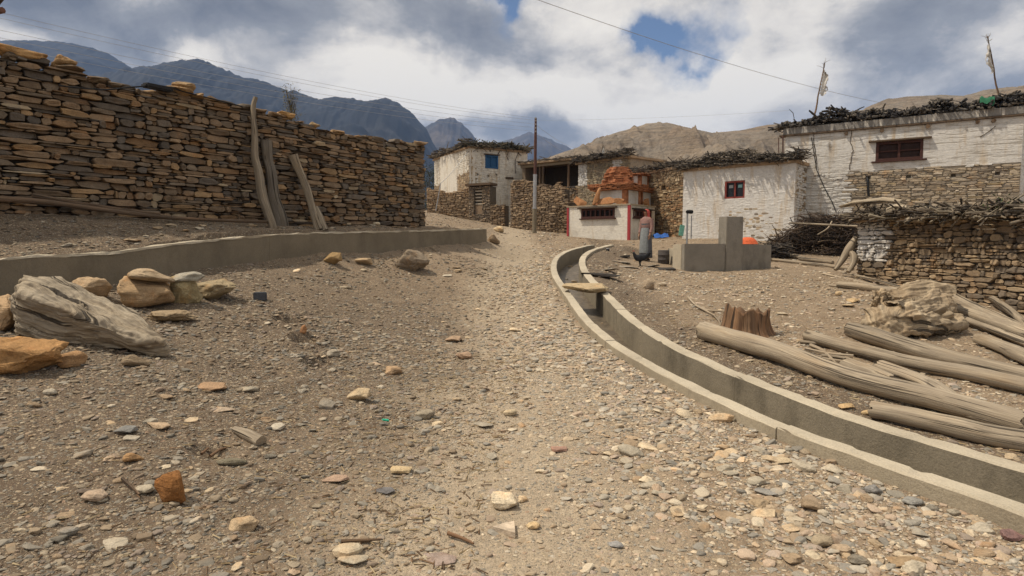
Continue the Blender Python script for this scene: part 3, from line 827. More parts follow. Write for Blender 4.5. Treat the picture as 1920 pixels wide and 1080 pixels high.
lay_stones(mb, fb.A, fb.B, lambda u: 1.0, lambda u: zwhite+.02, 1, (.16, .55), (.05, .13), (-.005, .03), .14, big_tint, [(q[0], q[1], q[2], q[3]) for q in vent], 31, .03, .006, .3, .2, .2)
# upper wall: long flat courses under whitewash, nearly flush
lay_stones(mb, fb.A, fb.B, lambda u: zwhite+.03, lambda u: zbeam-.06, 1, (.5, 2.4), (.10, .22), (-.006, .003), .14, lambda u, v, r: (WHITE(r), 1), [uw], 32, .05, .004, .05, .07, 0.0)
core_with_holes(mb, fb.A, fb.B, .9, zwhite, vent, .5, (.33, .29, .23), 0, 1, .2)
core_with_holes(mb, fb.A, fb.B, zwhite+.003, zbeam-.02, [uw], .5, (.62, .60, .555), 1, 1, .2, .001)
mb_l = fb.px(1592, 350)[0]
q_ = [fb.pt(.02, 0, -.006), fb.pt(mb_l-.05, 0, -.006), fb.pt(mb_l-.05, 0, -.028), fb.pt(.02, 0, -.028)]
mb.prism([(v.x, v.y) for v in q_], 2.6, zwhite, (.6, .57, .51), 1)
# the house's other walls
pl = [(fb.A.x, fb.A.y), (fb.B.x, fb.B.y), (fb.B.x+back.x, fb.B.y+back.y), (fb.A.x+inn.x, fb.A.y+inn.y)]
a_, b_ = fb.A-fb.n*.5, fb.B-fb.n*.5
mb.prism([(fb.B.x-fb.n.x*.21, fb.B.y-fb.n.y*.21), pl[2], (pl[2][0]-.6, pl[2][1]+.3), (fb.B.x-fb.u.x*.5-fb.n.x*.5, fb.B.y-fb.u.y*.5-fb.n.y*.5)], .8, zbeam-.02, (.4, .37, .32), 1)
mb.prism([(fb.A.x-fb.n.x*.22+fb.u.x*.03, fb.A.y-fb.n.y*.22+fb.u.y*.03), (fb.A.x+fb.u.x*.5-fb.n.x*.5, fb.A.y+fb.u.y*.5-fb.n.y*.5), (pl[3][0]+fb.u.x*.5, pl[3][1]+fb.u.y*.5), (pl[3][0]+fb.u.x*.03, pl[3][1]+fb.u.y*.03)], .8, zbeam-.02, (.4, .37, .32), 1)
mb.prism([(pl[2][0]-.3, pl[2][1]), (pl[2][0]-.3, pl[2][1]+.3), (pl[3][0]+.3, pl[3][1]+.3), (pl[3][0]+.3, pl[3][1])], .8, zbeam-.02, (.4, .37, .32), 1)
mb.build('wall', [M['wallstone'], M['whitecourse']], big)
# parapet band over a dark timber line
mb = MB(); fb.box(mb, -.25, fb.L+.12, zbeam-.02, zbeam+.05, -.3, .10, bev=.012); mb.build('eaves_beam', M['brownwood'], big)
mb = MB(); fb.box(mb, -.1, fb.L+.04, zbeam+.053, zt-.02, -.35, .03, bev=.02)
mb.prism([(fb.B.x-fb.n.x*.36, fb.B.y-fb.n.y*.36), (pl[2][0], pl[2][1]), (pl[2][0]-.4, pl[2][1]), (fb.B.x-fb.u.x*.4-fb.n.x*.36, fb.B.y-fb.u.y*.4-fb.n.y*.36)], zbeam+.053, zt-.03, (.3, .28, .25))
pm, t, b = nt('limewash_streaked'); vec = geo_pos(t)
dr = noise(t, mapping(t, vec, (5, 5, .35)), 1.0, 4, .6)
c = mix(t, ramp(t, dr.outputs['Fac'], [(.55, g(0)), (.62, g(1))]).outputs[0], (.235, .22, .20), (.60, .56, .49))
lk(t, c, b.inputs['Base Color']); bump(t, b, noise(t, vec, 14, 5).outputs['Fac'], .03, .8)
mb.build('parapet', pm, big)
mb = MB(); roof_slab(mb, pl, zt-.16, .14, -.1); mb.build('roof', M['mud'], big)
window(fb, uw, big, M['frame'], .10, 1, 1, 'brown', -.06, hood=.26, sill=.14)
for x, y in ((1587, 246), (1654, 243), (1740, 234), (1833, 229), (1863, 224)):
    u_, z_ = fb.px(x, y); mb = MB()
    mb.tube([fb.pt(u_, zbeam-.11, -.2), fb.pt(u_, zbeam-.11, .09)], .075, 8, (.06, .05, .04), groove=.1, seed=x); mb.build('joist_end', M['brownwood'], big)
mb = MB(); q0 = fb.px(1626, 334); q1 = fb.px(1629, 368)
mb.tube([fb.pt(q0[0], q0[1], -.1), fb.pt(q0[0], q0[1], .10), fb.pt(q0[0]+.03, q0[1]-.1, .15), fb.pt(q1[0], q1[1], .15)], .05, 8); mb.build('drain_pipe', M['black'], big)
rnd = random.Random(5)
for pts in ([(1597, 243), (1594, 262), (1599, 283), (1595, 305), (1592, 322)], [(1526, 250), (1527, 268), (1531, 300), (1529, 318)], [(1868, 236), (1830, 262)]):
    q = [fb.px(*p_) for p_ in pts]; line = []
    for (a, b_) in zip(q[:-1], q[1:]):
        for k in range(5): line.append((a[0]+(b_[0]-a[0])*k/5+rnd.uniform(-.025, .025), a[1]+(b_[1]-a[1])*k/5))
    mb = MB(); mb.tube([fb.pt(a[0], a[1], .012) for a in line], [rnd.uniform(.008, .018) for a in line], 4, (.09, .07, .05)); mb.build('wall_crack', M['tint'], big)
# cable drooping across its left end
cb = MB(); pts = [fb.px(*p_) for p_ in ((1522, 258), (1527, 290), (1532, 320), (1545, 350), (1560, 378), (1568, 398))]
cb.tube([fb.pt(u_, z_, .06) for u_, z_ in pts], .018, 5); cb.build('wall_cable', M['black'], None, 'black cable drooping down the left end of the large white house', 'cable')
# firewood along its roof
e0 = fb.pt(-.45, zt+.0, -.1); e1 = fb.pt(fb.L+.5, zt+.0, -.1)
brush(e0, e1, .75, .42, 900, (.35, .9), (.02, .06), 41, 'firewood', 'dark firewood stacked along the roof edge of the large white house', .25, .72, cols=[(.05,.048,.048),(.075,.07,.065),(.11,.098,.085),(.16,.14,.115),(.04,.038,.04)], hprof=lambda s: .55+.75*ss(0, .25, s)+.25*math.sin(s*9))
p_ = fb.px(1850, 186)
mb = MB()
rnd = random.Random(3)
q = fb.pt(p_[0], zt+.22, .12)
gn = 14
vs = []; fs = []
for i in range(gn+1):
    for j in range(gn+1):
        x = (i/gn-.5)*.44; y = (j/gn-.5)*.32
        zz = .12*math.cos(x*4)-(.5*y*y)*3+.16*float(fbm(x*6, y*6, 3.1, 3))-(.16 if j < 3 else 0)*(3-j)/3
        vs.append(q+Vector((fb.u.x*x-fb.n.x*y, fb.u.y*x-fb.n.y*y, zz+.03)))
for i in range(gn):
    for j in range(gn): fs.append((i*(gn+1)+j, (i+1)*(gn+1)+j, (i+1)*(gn+1)+j+1, i*(gn+1)+j+1))
mb.add(vs, fs, (.028, .13, .07), 0, True)
mb.build('plastic_sheet', M['tint'], None, 'crumpled bright green plastic sheet on the firewood of the large house', 'plastic sheet')

# ===== small whitewashed house in front
SA = P(1279, 449, 28.5); SB = P(1487, 452, 25.3)
fs_ = Facade(SA, SB)
zst = (fs_.px(1280, 322)[1]+fs_.px(1490, 306)[1])/2
sm = thing('small_house', 'small single storey whitewashed stone house with a red two-pane window', 'house', (SA.x, SA.y, 1.6), fs_.rz)
sw = fs_.rect(1359, 339, 1396, 372)
def small_tint(u, v, rnd):
    if v < 2.75+.5*float(vn(u*1.3, 3.3, 1)) and rnd.random() < .55*ss(1.0, 3.2, u): return (pal(rnd, PALE), 0)
    return (WHITE(rnd), 1)
mb = MB()
lay_stones(mb, fs_.A, fs_.B, lambda u: 1.2, lambda u: zst, 1, (.14, .42), (.06, .14), (-.007, .006), .14, small_tint, [sw], 51, .03, .003, .3, .35, .3)
core_with_holes(mb, fs_.A, fs_.B, 1.1, zst, [sw], .5, (.62, .60, .555), 1, 1, .2, .001)
sd = -fs_.n
lay_stones(mb, fs_.B, fs_.B+sd*1.6, lambda u: 1.2, lambda u: zst, 1, (.14, .42), (.06, .14), (-.012, .02), .14, lambda u, v, r: (WHITE(r), 1) if r.random() < .8 else (pal(r, PALE), 0), (), 52, .03, .004, .4, .3, .3)
q = fs_.B-fs_.u*.16+sd*.21
mb.prism([(q.x-fs_.u.x*.4, q.y-fs_.u.y*.4), (q.x, q.y), (q.x+sd.x*4, q.y+sd.y*4), (q.x-fs_.u.x*.4+sd.x*4, q.y-fs_.u.y*.4+sd.y*4)], 1.1, zst-.05, (.6, .57, .51), 1)
q = fs_.A+sd*.21
mb.prism([(q.x, q.y), (q.x+fs_.u.x*.4, q.y+fs_.u.y*.4), (q.x+fs_.u.x*.4+sd.x*4, q.y+fs_.u.y*.4+sd.y*4), (q.x+sd.x*4, q.y+sd.y*4)], 1.1, zst-.05, (.6, .57, .51), 1)
mb.build('wall', [M['wallstone'], M['white']], sm)
spoly = [tuple(fs_.A), tuple(fs_.B), tuple(fs_.B+sd*4.2), tuple(fs_.A+sd*4.2)]
mb = MB(); roof_slab(mb, spoly, zst, .13, .12); mb.build('roof', M['mud'], sm)
rf = M['redtimber']
w_ = window(fs_, sw, sm, rf, .075, 1, 0, 'glass', -.08)
for k in range(2):
    u_ = sw[0]+(sw[1]-sw[0])*(.28+.45*k); mb = MB(); fs_.box(mb, u_-.09, u_+.09, sw[3]-.30, sw[3]-.17, -.109, -.104, (.25, .45, .45) if k else (.35, .36, .36)); mb.build('sticker', M['tint'], w_)
e0 = fs_.pt(-.1, zst+.1, .05); e1 = fs_.pt(fs_.L+.35, zst+.1, .05)
brush(e0, e1, .9, .52, 950, (.35, .95), (.009, .028), 53, 'brushwood', 'dark brushwood heaped along the roof edge of the small white house', .15, .62, hang=.12, cols=[(.055,.049,.045),(.08,.07,.06),(.115,.096,.075),(.17,.14,.105)], hprof=lambda s: .6+.6*math.sin(min(1, s*1.3)*2.6))
# low plastered apron and rubble at its left corner
def lumps(base, n, spread, size, seed, label, group, cols=None, name='stone'):
    rnd = random.Random(seed)
    for i in range(n):
        x = base[0]+rnd.gauss(0, spread[0]); y = base[1]+rnd.gauss(0, spread[1]); s = rnd.uniform(*size)
        place_rock(ROCKS[rnd.randrange(6)], (x, y, Gs(x, y)), (s, s*rnd.uniform(.6, 1), s*rnd.uniform(.4, .7)), rnd.uniform(0, 6.3), (cols or loosecol)(rnd), name, .15, (0, 0), label, 'stone', group)

# ===== bare stone house left of it
HA = P(1196, 446, 34.5); HB = P(1281, 446, 31)
fh = Facade(HA, HB)
zh = (fh.px(1200, 325)[1]+fh.px(1279, 320)[1])/2
sh_ = thing('stone_house', 'bare stone house with a brushwood roof between the shrine and the small white house', 'house', (HA.x, HA.y, 1.8), fh.rz)
hv = fh.rect(1240, 348, 1248, 356)
mb = MB()
lay_stones(mb, fh.A-fh.u*3.5, fh.B, lambda u: 1.3, lambda u: zh, 1, (.14, .5), (.05, .14), (-.01, .04), .14,
           lambda u, v, r: pal(r, [(.34,.23,.13),(.28,.19,.11),(.22,.16,.10),(.42,.32,.2),(.36,.22,.12)]) if v < zh-.7 else pal(r, [(.42,.33,.22),(.36,.27,.17),(.3,.22,.14)]), [(hv[0]+3.5, hv[1]+3.5, hv[2], hv[3])], 61, .035, .006, .35, .22, .2)
core_with_holes(mb, fh.A-fh.u*3.5, fh.B, 1.2, zh, [(hv[0]+3.5, hv[1]+3.5, hv[2], hv[3])], 4.0, (.24, .18, .12), 0, 1, .2)
mb.build('wall', M['wallstone'], sh_)
mb = MB(); roof_slab(mb, [tuple(fh.A-fh.u*3.5), tuple(fh.B), tuple(fh.B-fh.n*4), tuple(fh.A-fh.n*4-fh.u*3.5)], zh, .14, .15); mb.build('roof', M['mud'], sh_)
brush(fh.pt(-2.5, zh+.12, .05), fh.pt(fh.L+.2, zh+.12, .05), .8, .36, 500, (.4, 1.1), (.01, .028), 62, 'brushwood', 'thin dark brushwood along the roof of the bare stone house', .1, .5, hang=.15)

# ===== porch house and the white panelled stone house behind the shrine
PA = P(985, 400, 46); PB = P(1086, 400, 43)
fp = Facade(PA, PB)
zp = (fp.px(990, 303)[1]+fp.px(1080, 307)[1])/2
pz0 = fp.px(1030, 352)[1]
po = thing('porch_house', 'flat roofed house with a deep dark open porch behind the tall grey pole', 'house', (PA.x, PA.y, 2.6), fp.rz)
mb = MB()
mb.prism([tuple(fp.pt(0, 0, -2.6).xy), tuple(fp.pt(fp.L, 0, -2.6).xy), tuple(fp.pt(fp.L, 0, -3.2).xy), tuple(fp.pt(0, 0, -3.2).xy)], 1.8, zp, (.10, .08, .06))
mb.prism([tuple(fp.pt(-.3, 0, 0).xy), tuple(fp.pt(0, 0, 0).xy), tuple(fp.pt(0, 0, -3).xy), tuple(fp.pt(-.3, 0, -3).xy)], 1.8, zp, (.22, .17, .12))
mb.prism([tuple(fp.pt(fp.L, 0, 0).xy), tuple(fp.pt(fp.L+.3, 0, 0).xy), tuple(fp.pt(fp.L+.3, 0, -3).xy), tuple(fp.pt(fp.L, 0, -3).xy)], 1.8, zp, (.22, .17, .12))
lay_stones(mb, fp.A, fp.B, lambda u: 1.8, lambda u: pz0, 1, (.16, .5), (.06, .15), (-.01, .04), .2, None, (), 65, .05)
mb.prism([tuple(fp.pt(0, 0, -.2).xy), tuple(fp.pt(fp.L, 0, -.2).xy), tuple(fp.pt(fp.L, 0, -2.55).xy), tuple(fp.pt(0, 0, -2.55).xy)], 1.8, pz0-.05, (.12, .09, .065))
mb.build('wall', M['wallstone'], po)
mb = MB(); fp.box(mb, -.4, fp.L+.3, zp, zp+.12, -3.3, .45); mb.build('roof', M['mud'], po)
mb = MB(); fp.box(mb, -.4, fp.L+.3, zp-.20, zp-.004, -.12, .12, bev=.02); mb.build('beam', M['oldwood'], po)
for i, x in enumerate((1012, 1018, 1066)):
    u_ = fp.px(x, 330)[0]; mb = MB(); mb.tube([fp.pt(u_, pz0-.06, -.02), fp.pt(u_, zp-.2, -.02)], .09, 8, groove=.1, seed=i); mb.build('post', M['brownwood'], po)
mb = MB(); q_ = fp.px(1058, 330); fp.box(mb, q_[0], q_[0]+.9, pz0-.05, pz0+1.0, -2.58, -2.5); mb.build('door', M['brownwood'], po)
brush(fp.pt(-.2, zp+.1, .3), fp.pt(fp.L, zp+.1, .3), .5, .16, 160, (.4, 1.2), (.01, .03), 66, 'brushwood', 'sparse brushwood lying along the roof of the porch house', 0, .4)
QA = P(1083, 420, 42.5); QB = P(1180, 420, 39)
fq = Facade(QA, QB); zq = (fq.px(1090, 303)[1]+fq.px(1170, 303)[1])/2
qh = thing('panelled_house', 'rough stone house with white painted panels and a brushwood roof behind the shrine', 'house', (QA.x, QA.y, 2.5), fq.rz)
qp = fq.px(1100, 310)[0]
def q_tint(u, v, rnd):
    if (u < qp and v > fq.px(1090, 348)[1]) or (fq.px(1151, 320)[0] < u < fq.px(1165, 320)[0] and v > fq.px(1158, 322)[1]): return ((.62, .6, .56), 1)
    return (pal(rnd, [(.30,.25,.17),(.25,.20,.14),(.34,.27,.18)], (1, 1, 1)), 0)
mb = MB()
lay_stones(mb, fq.A, fq.B, lambda u: 1.8, lambda u: zq, 1, (.16, .5), (.06, .15), (-.008, .02), .14, q_tint, (), 67, .04, .005, .35)
core_with_holes(mb, fq.A, fq.B, 1.8, zq, [], 3.5, (.3, .25, .19), 0, 1, .18)
mb.build('wall', [M['wallstone'], M['white']], qh)
mb = MB(); roof_slab(mb, [tuple(fq.A), tuple(fq.B), tuple(fq.B-fq.n*3.5), tuple(fq.A-fq.n*3.5)], zq, .14, .2); mb.build('roof', M['mud'], qh)
brush(fq.pt(-.2, zq+.12, .1), fq.pt(fq.L+.1, zq+.12, .1), .9, .45, 520, (.4, 1.2), (.012, .034), 68, 'brushwood', 'dark tangled brushwood on the roof behind the red shrine', .1, .55, hang=.2)

# ===== house with the blue window
DA = P(815, 410, 52); DC = P(880, 410, 45); DB = P(989, 410, 47.6)
fl = Facade(DA, DC); fr = Facade(DC, DB)
zd = (fl.px(880, 277)[1]+fr.px(987, 287)[1])/2
dh = thing('white_house', 'white two storey house with a bright blue window and a brushwood parapet', 'house', (DC.x, DC.y, 2.9), fr.rz)
bw = fr.rect(910, 291, 934, 316)
holes = [fr.rect(x-2, y-2, x+2, y+2) for x, y in ((896, 327), (916, 330), (931, 328))]
zl_ = lambda u: float(np.interp(u, [0, fl.L*.55, fl.L], [fl.px(815, 350)[1], fl.px(850, 336)[1], fl.px(880, 320)[1]]))
def l_tint(u, v, rnd):
    if v > zl_(u)+rnd.uniform(-.12, .12): return (WHITE(rnd), 1)
    return (pal(rnd, [(.36,.27,.17),(.3,.22,.14),(.24,.18,.12)], (1, 1, 1)), 0)
def r_tint(u, v, rnd):
    if u < .32 and v > 5.5: return ((.34, .24, .13), 0)
    if u < .55 and v < fr.px(885, 322)[1]+rnd.uniform(-.1, .1): return (pal(rnd, [(.3,.22,.14),(.22,.17,.11)], (1, 1)), 0)
    return (tuple(x*.96 for x in WHITE(rnd)), 1)
mb = MB()
lay_stones(mb, fl.A, fl.B, lambda u: 2.4, lambda u: zd, 1, (.2, .7), (.08, .18), (-.004, .012), .12, l_tint, (), 71, .06, .004, .2, .15)
core_with_holes(mb, fl.A, fl.B, 2.3, zd, [], .5, (.5, .46, .4), 1, 1, .18)
lay_stones(mb, fr.A, fr.B, lambda u: 2.4, lambda u: zd, 1, (.3, 1.2), (.1, .2), (-.003, .008), .12, r_tint, [bw]+holes, 72, .06, .004, .1, .1)
core_with_holes(mb, fr.A+fr.u*.19, fr.B, 2.3, zd, [(h[0]-.19, h[1]-.19, h[2], h[3]) for h in [bw]+holes], 5.5, (.5, .46, .4), 1, 1, .2)
mb.build('wall', [M['wallstone'], M['cream']], dh)
dpoly = [tuple(fl.A), tuple(fl.B), tuple(fr.B), tuple(fl.A+(fr.B-fr.A))]
mb = MB(); roof_slab(mb, dpoly, zd, .15, .15); mb.build('roof', M['mud'], dh)
window(fr, bw, dh, M['blue'], .12, 1, 0, 'blue', -.05, hood=.12)
mb = MB(); q_ = fr.rect(948, 333, 962, 336); fr.box(mb, q_[0], q_[1], q_[2], q_[3]+.03, -.05, .06); mb.build('lintel', M['brownwood'], dh)
rnd = random.Random(9)
for pts in ([(954, 283), (950, 293), (953, 300)], [(972, 286), (966, 300), (966, 325)], [(938, 282), (933, 290)]):
    q = [fr.px(*p_) for p_ in pts]
    mb = MB(); mb.tube([fr.pt(a[0], a[1], .014) for a in q], .03, 4, (.12, .09, .07)); mb.build('wall_crack', M['tint'], dh)
brush(fl.pt(-.2, zd+.12, .05), fl.pt(fl.L+.2, zd+.12, .05), 1.0, .5, 420, (.5, 1.3), (.015, .05), 73, 'brushwood', 'dark brushwood along the left side roof of the blue windowed house', .2, .6, hang=.1)
brush(fr.pt(-.2, zd+.12, .05), fr.pt(fr.L+.2, zd+.12, .05), 1.0, .46, 460, (.5, 1.3), (.015, .05), 74, 'brushwood', 'dark brushwood along the front roof of the blue windowed house', .2, .5, hang=.35, cols=[(.05,.05,.045),(.075,.07,.055),(.10,.09,.065),(.16,.13,.09)])
# porch gate, yard walls
GA = P(879, 400, 43.2); GB = P(919, 403, 42.4); fg = Facade(GA, GB)
gz0 = fg.px(900, 415)[1]; gz1 = fg.px(900, 343)[1]
gt = thing('stone_gateway', 'dark stone gateway with a pale plank door below the blue window', 'gateway', (GA.x, GA.y, gz0), fg.rz)
op = fg.rect(890, 356, 901, 402)
op = (fg.px(889, 380)[0], fg.px(904, 380)[0], gz0+.5, fg.px(900, 355)[1])
mb = MB()
lay_stones(mb, fg.A, fg.B, lambda u: gz0-.5, lambda u: gz1-.2, 1, (.14, .4), (.06, .15), (-.01, .05), .2, lambda u, v, r: pal(r, [(.2,.155,.11),(.15,.12,.09),(.26,.2,.14)], (1, 1, 1)), [op], 75, .04)
core_with_holes(mb, fg.A, fg.B, gz0-.5, gz1-.25, [op], .9, (.12, .1, .075), 0, 1, .3)
mb.build('wall', M['wallstone'], gt)
mb = MB(); fg.box(mb, -.2, fg.L+.15, gz1-.19, gz1-.02, -.8, .2, bev=.02); mb.build('lintel', M['brownwood'], gt)
mb = MB()
for k in range(5):
    z_ = op[2]+(op[3]-op[2])*(.42+.13*k); fg.box(mb, op[0]+.03, op[1]-.03, z_-.045, z_+.045, -.2, -.12, (.42, .36, .28))
fg.box(mb, op[0]+.03, op[1]-.03, op[2], op[2]+(op[3]-op[2])*.36, -.2, -.12, (.24, .17, .11))
mb.build('plank_door', M['tint'], gt)
def low_wall(name, A, B, top, label, seed, thick=.5, tint=None, bot=None, wr=(.14, .5), hr=(.05, .15), cell=.04, wv=.15):
    A = Vector(A); B = Vector(B); L = (B.xy-A.xy).length
    ud = (B.xy-A.xy)/L
    tz = (lambda u: float(np.interp(u/L, [q[0] for q in top], [q[1] for q in top])+wv*float(fbm(u*1.2, seed*2.2, .7, 3))))
    bz = lambda u: Gs(A.x+ud.x*u, A.y+ud.y*u)-.25
    mb = MB()
    lay_stones(mb, A.xy, B.xy, bz, tz, 1, wr, hr, (-.01, .06), .2, tint, (), seed, cell, .006, .4)
    nd = Vector((ud.y, -ud.x)); k = max(3, int(L/.5))
    for i in range(k):
        a = A.xy+ud*L*i/k-nd*.12; b = A.xy+ud*L*(i+1)/k-nd*.12
        z_ = min(tz(L*i/k), tz(L*(i+1)/k))-.06
        mb.prism([tuple(a), tuple(b), tuple(b-nd*thick), tuple(a-nd*thick)], bz(L*i/k)-.3, z_, (.10, .08, .06))
    rnd = random.Random(seed)
    return mb.build(name, M['wallstone'], None, label, 'wall')
EARTH = lambda u, v, r: pal(r, [(.25,.18,.115),(.20,.145,.095),(.29,.215,.14),(.15,.11,.075)], (2, 2, 1, 1.4))
a, b_ = P(800, 395, 44), P(881, 402, 43.4)
low_wall('yard_wall', a, b_, [(0, P(800, 352, 44).z), (.5, P(840, 360, 43.7).z), (1, P(880, 350, 43.4).z)], 'long mud and stone yard wall left of the gateway', 81, tint=lambda u, v, r: ((.40, .29, .185) if v > 4.75+.1*r.random() else pal(r, [(.34,.25,.16),(.29,.21,.135)], (1, 1))))
a, b_ = P(919, 423, 41), P(946, 425, 40.5)
low_wall('garden_wall', a, b_, [(0, P(920, 382, 41).z), (1, P(946, 383, 40.5).z)], 'short stone wall right of the gateway below the white house', 82, tint=EARTH)
a, b_ = P(957, 432, 39.5), P(1066, 434, 36)
low_wall('ruined_wall', a, b_, [(0, P(957, 338, 39.5).z), (.35, P(995, 338, 38.3).z), (.5, P(1012, 345, 38).z), (.72, P(1036, 352, 37).z), (.85, P(1050, 352, 37).z), (1, P(1066, 372, 36).z)], 'tall crumbling rubble wall behind the grey utility pole', 83, .6, EARTH, wv=.5)
a, b_ = P(1030, 432, 35.2), P(1070, 434, 34.6)
low_wall('rubble_wall', a, b_, [(0, P(1030, 394, 35.2).z), (.5, P(1045, 380, 35).z), (1, P(1070, 396, 34.6).z)], 'low rubble wall at the left side of the painted shrine', 84, .5, EARTH, wv=.3)

# ===== painted shrine (chorten)
CC = P(1180, 450, 30)
e1 = Vector((-.78, .62)); e2 = Vector((.62, .78))
CA_, CD_ = 3.67, 2.85
f1 = Facade(CC.xy+e1*CA_, CC.xy); f2 = Facade(CC.xy, CC.xy+e2*CD_)
cz0 = 1.3; cz1 = f1.px(1180, 384)[1]
cho = thing('chorten', 'square whitewashed shrine with red painted tiers and two barred window boxes', 'shrine', (CC.x, CC.y, 1.7), f1.rz)
w1 = f1.rect(1090, 391, 1152, 409); w2 = f2.rect(1188, 394, 1221, 409)
mb = MB()
core_with_holes(mb, f1.A, f1.B, cz0, cz1, [w1], .6, (.6, .58, .53), 0, 1, .22)
core_with_holes(mb, f2.A+f2.u*.23, f2.B, cz0, cz1, [(w2[0]-.23, w2[1]-.23, w2[2], w2[3])], .6, (.6, .58, .53), 0, 1, .22)
cpoly = [f1.A, f1.B, f2.B, f1.A+e2*CD_]
cin = sum(cpoly, Vector((0, 0)))/4
mb.prism([tuple(cin+(q-cin)*.72) for q in cpoly], cz0, cz1-.01, (.5, .47, .42), 0)
mb.build('base', M['cream'], cho)
mb = MB(); z_ = cz1
mb.prism([tuple(cin+(q-cin)*1.02) for q in cpoly], cz1+.002, cz1+.06, (.3, .25, .2)); mb.build('top_slab', M['slab'], cho)
for fc, (u0, u1) in ((f1, (0, .11)), (f1, (CA_-.13, CA_+.012)), (f2, (-.0, .02))):
    mb = MB(); fc.box(mb, u0, u1, cz0, cz1-.02, -.06, .014, (.33, .045, .05)); mb.build('red_stripe', M['tint'], cho)
for fc, wr_, nm in ((f1, w1, 6), (f2, w2, 5)):
    window(fc, wr_, cho, M['frame'], .09, nm, 0, 'dark', -.05, hood=.16, sill=.08)
def tier(base_c, ax, bx, s1, s2, z0, z1, mat, name, parent, stripe=None):
    mb = MB(); rz = math.atan2(ax.y, ax.x)
    mb.box((base_c.x, base_c.y, (z0+z1)/2), s1, s2, z1-z0, rz, (.6, .55, .5), 0, .025); return mb.build(name, mat, parent)
def rough_cornice(c, s1, s2, z0, z1, parent, seed):
    rnd = random.Random(seed); mb = MB(); rz = math.atan2(e1.y, e1.x)
    mb.box((c.x, c.y, (z0+z1)/2), s1-.25, s2-.25, z1-z0-.01, rz)
    k = max(2, int(round((z1-z0)/.06))); hh = (z1-z0)/k
    for l in range(k):
        z = z0+hh*l; ov = .10*l/k
        for ax, bx, sa, sb in ((e1, e2, s1, s2), (e2, e1, s2, s1)):
            for sg in (-1, 1):
                u = -sa/2-ov
                while u < sa/2+ov:
                    w = rnd.uniform(.18, .45); w = min(w, sa/2+ov-u+.02)
                    q = c+ax*(u+w/2)+bx*sg*(sb/2-.10+ov+rnd.uniform(-.04, .05))
                    if rnd.random() > .06: mb.box((q.x, q.y, z+hh/2), w-.01, rnd.uniform(.22, .34), hh*rnd.uniform(.72, 1.0), math.atan2(ax.y, ax.x)+rnd.uniform(-.05, .05), (.5, .5, .5), 0, .012, (rnd.uniform(-.03, .03), rnd.uniform(-.04, .04)))
                    u += w
    return mb.build('cornice', M['red'], parent)
tc = cin-e1*.35+e2*.1
zz = lambda py, d=31.5: P(1145, py, d).z
z1_, z2_, z3_ = cz1+.06, zz(357), zz(344)
tier(tc, e1, e2, 1.75, 1.55, z1_, z2_, M['white'], 'tier', cho)
for s_ in (-1, 1):
    for r_ in (-1, 1):
        q = tc+e1*(.875-.1)*s_+e2*(.775-.1)*r_
        mb = MB(); mb.box((q.x, q.y, (z1_+z2_)/2), .26, .26, z2_-z1_-.01, math.atan2(e1.y, e1.x), (.3, .1, .05), 0, .02); mb.build('corner_pier', M['red'], cho)
rough_cornice(tc, 2.2, 2.0, z2_, z3_-.02, cho, 1)
# stacked red flat stones of the crumbling dome
mb = MB(); rnd = random.Random(21); zc = z3_-.02; k = 0
ztop = zz(312)
while zc < ztop:
    f_ = (zc-z3_)/(ztop-z3_); rad = (.78-.28*f_) if f_ < .65 else .60-.8*(f_-.65)
    h_ = rnd.uniform(.06, .10)
    na = 11
    for j in range(na):
        a_ = (j+rnd.uniform(-.3, .3))/na*2*math.pi+k
        q = tc+Vector((math.cos(a_), math.sin(a_)))*rad*rnd.uniform(.72, .92)
        mb.box((q.x, q.y, zc+h_/2), rnd.uniform(.35, .55), rnd.uniform(.25, .4), h_*rnd.uniform(.8, 1.05), a_+math.pi/2+rnd.uniform(-.3, .3), (.3, .1, .05), 0, .015, (rnd.uniform(-.06, .06), rnd.uniform(-.06, .06)))
    mb.prism([tuple(tc+Vector((math.cos(q*.785), math.sin(q*.785)))*rad*.75) for q in range(8)], zc, zc+h_, (.25, .08, .04))
    zc += h_; k += 1.7
mb.build('dome', M['red'], cho)
# second, slimmer shrine just behind
c2 = P(1192, 440, 33.5).xy
ch2 = thing('small_chorten', 'slim red and white shrine standing behind the right side of the larger one', 'shrine', (c2.x, c2.y, 2), f1.rz)
z_ = lambda py: P(1190, py, 33.5).z
tier(c2, e1, e2, 1.25, 1.25, 1.6, z_(362), M['white'], 'base', ch2)
rough_cornice(c2, 1.5, 1.5, z_(362), z_(354), ch2, 2)
tier(c2-e2*.0, e1, e2, .95, .95, z_(354)+.002, z_(331), M['white'], 'tier', ch2)
rough_cornice(c2, 1.1, 1.1, z_(331)+.002, z_(327), ch2, 3)
for zz0, zz1, hs in ((1.62, z_(362)-.01, .625), (z_(354)+.01, z_(331)-.01, .475)):
    for s_ in (-1, 1):
        for r_ in (-1, 1):
            q = c2+e1*(hs-.07)*s_+e2*(hs-.07)*r_; mb = MB(); mb.box((q.x, q.y, (zz0+zz1)/2), .18, .18, zz1-zz0, math.atan2(e1.y, e1.x), (.3, .1, .05), 0, .015); mb.build('corner_pier', M['red'], ch2)
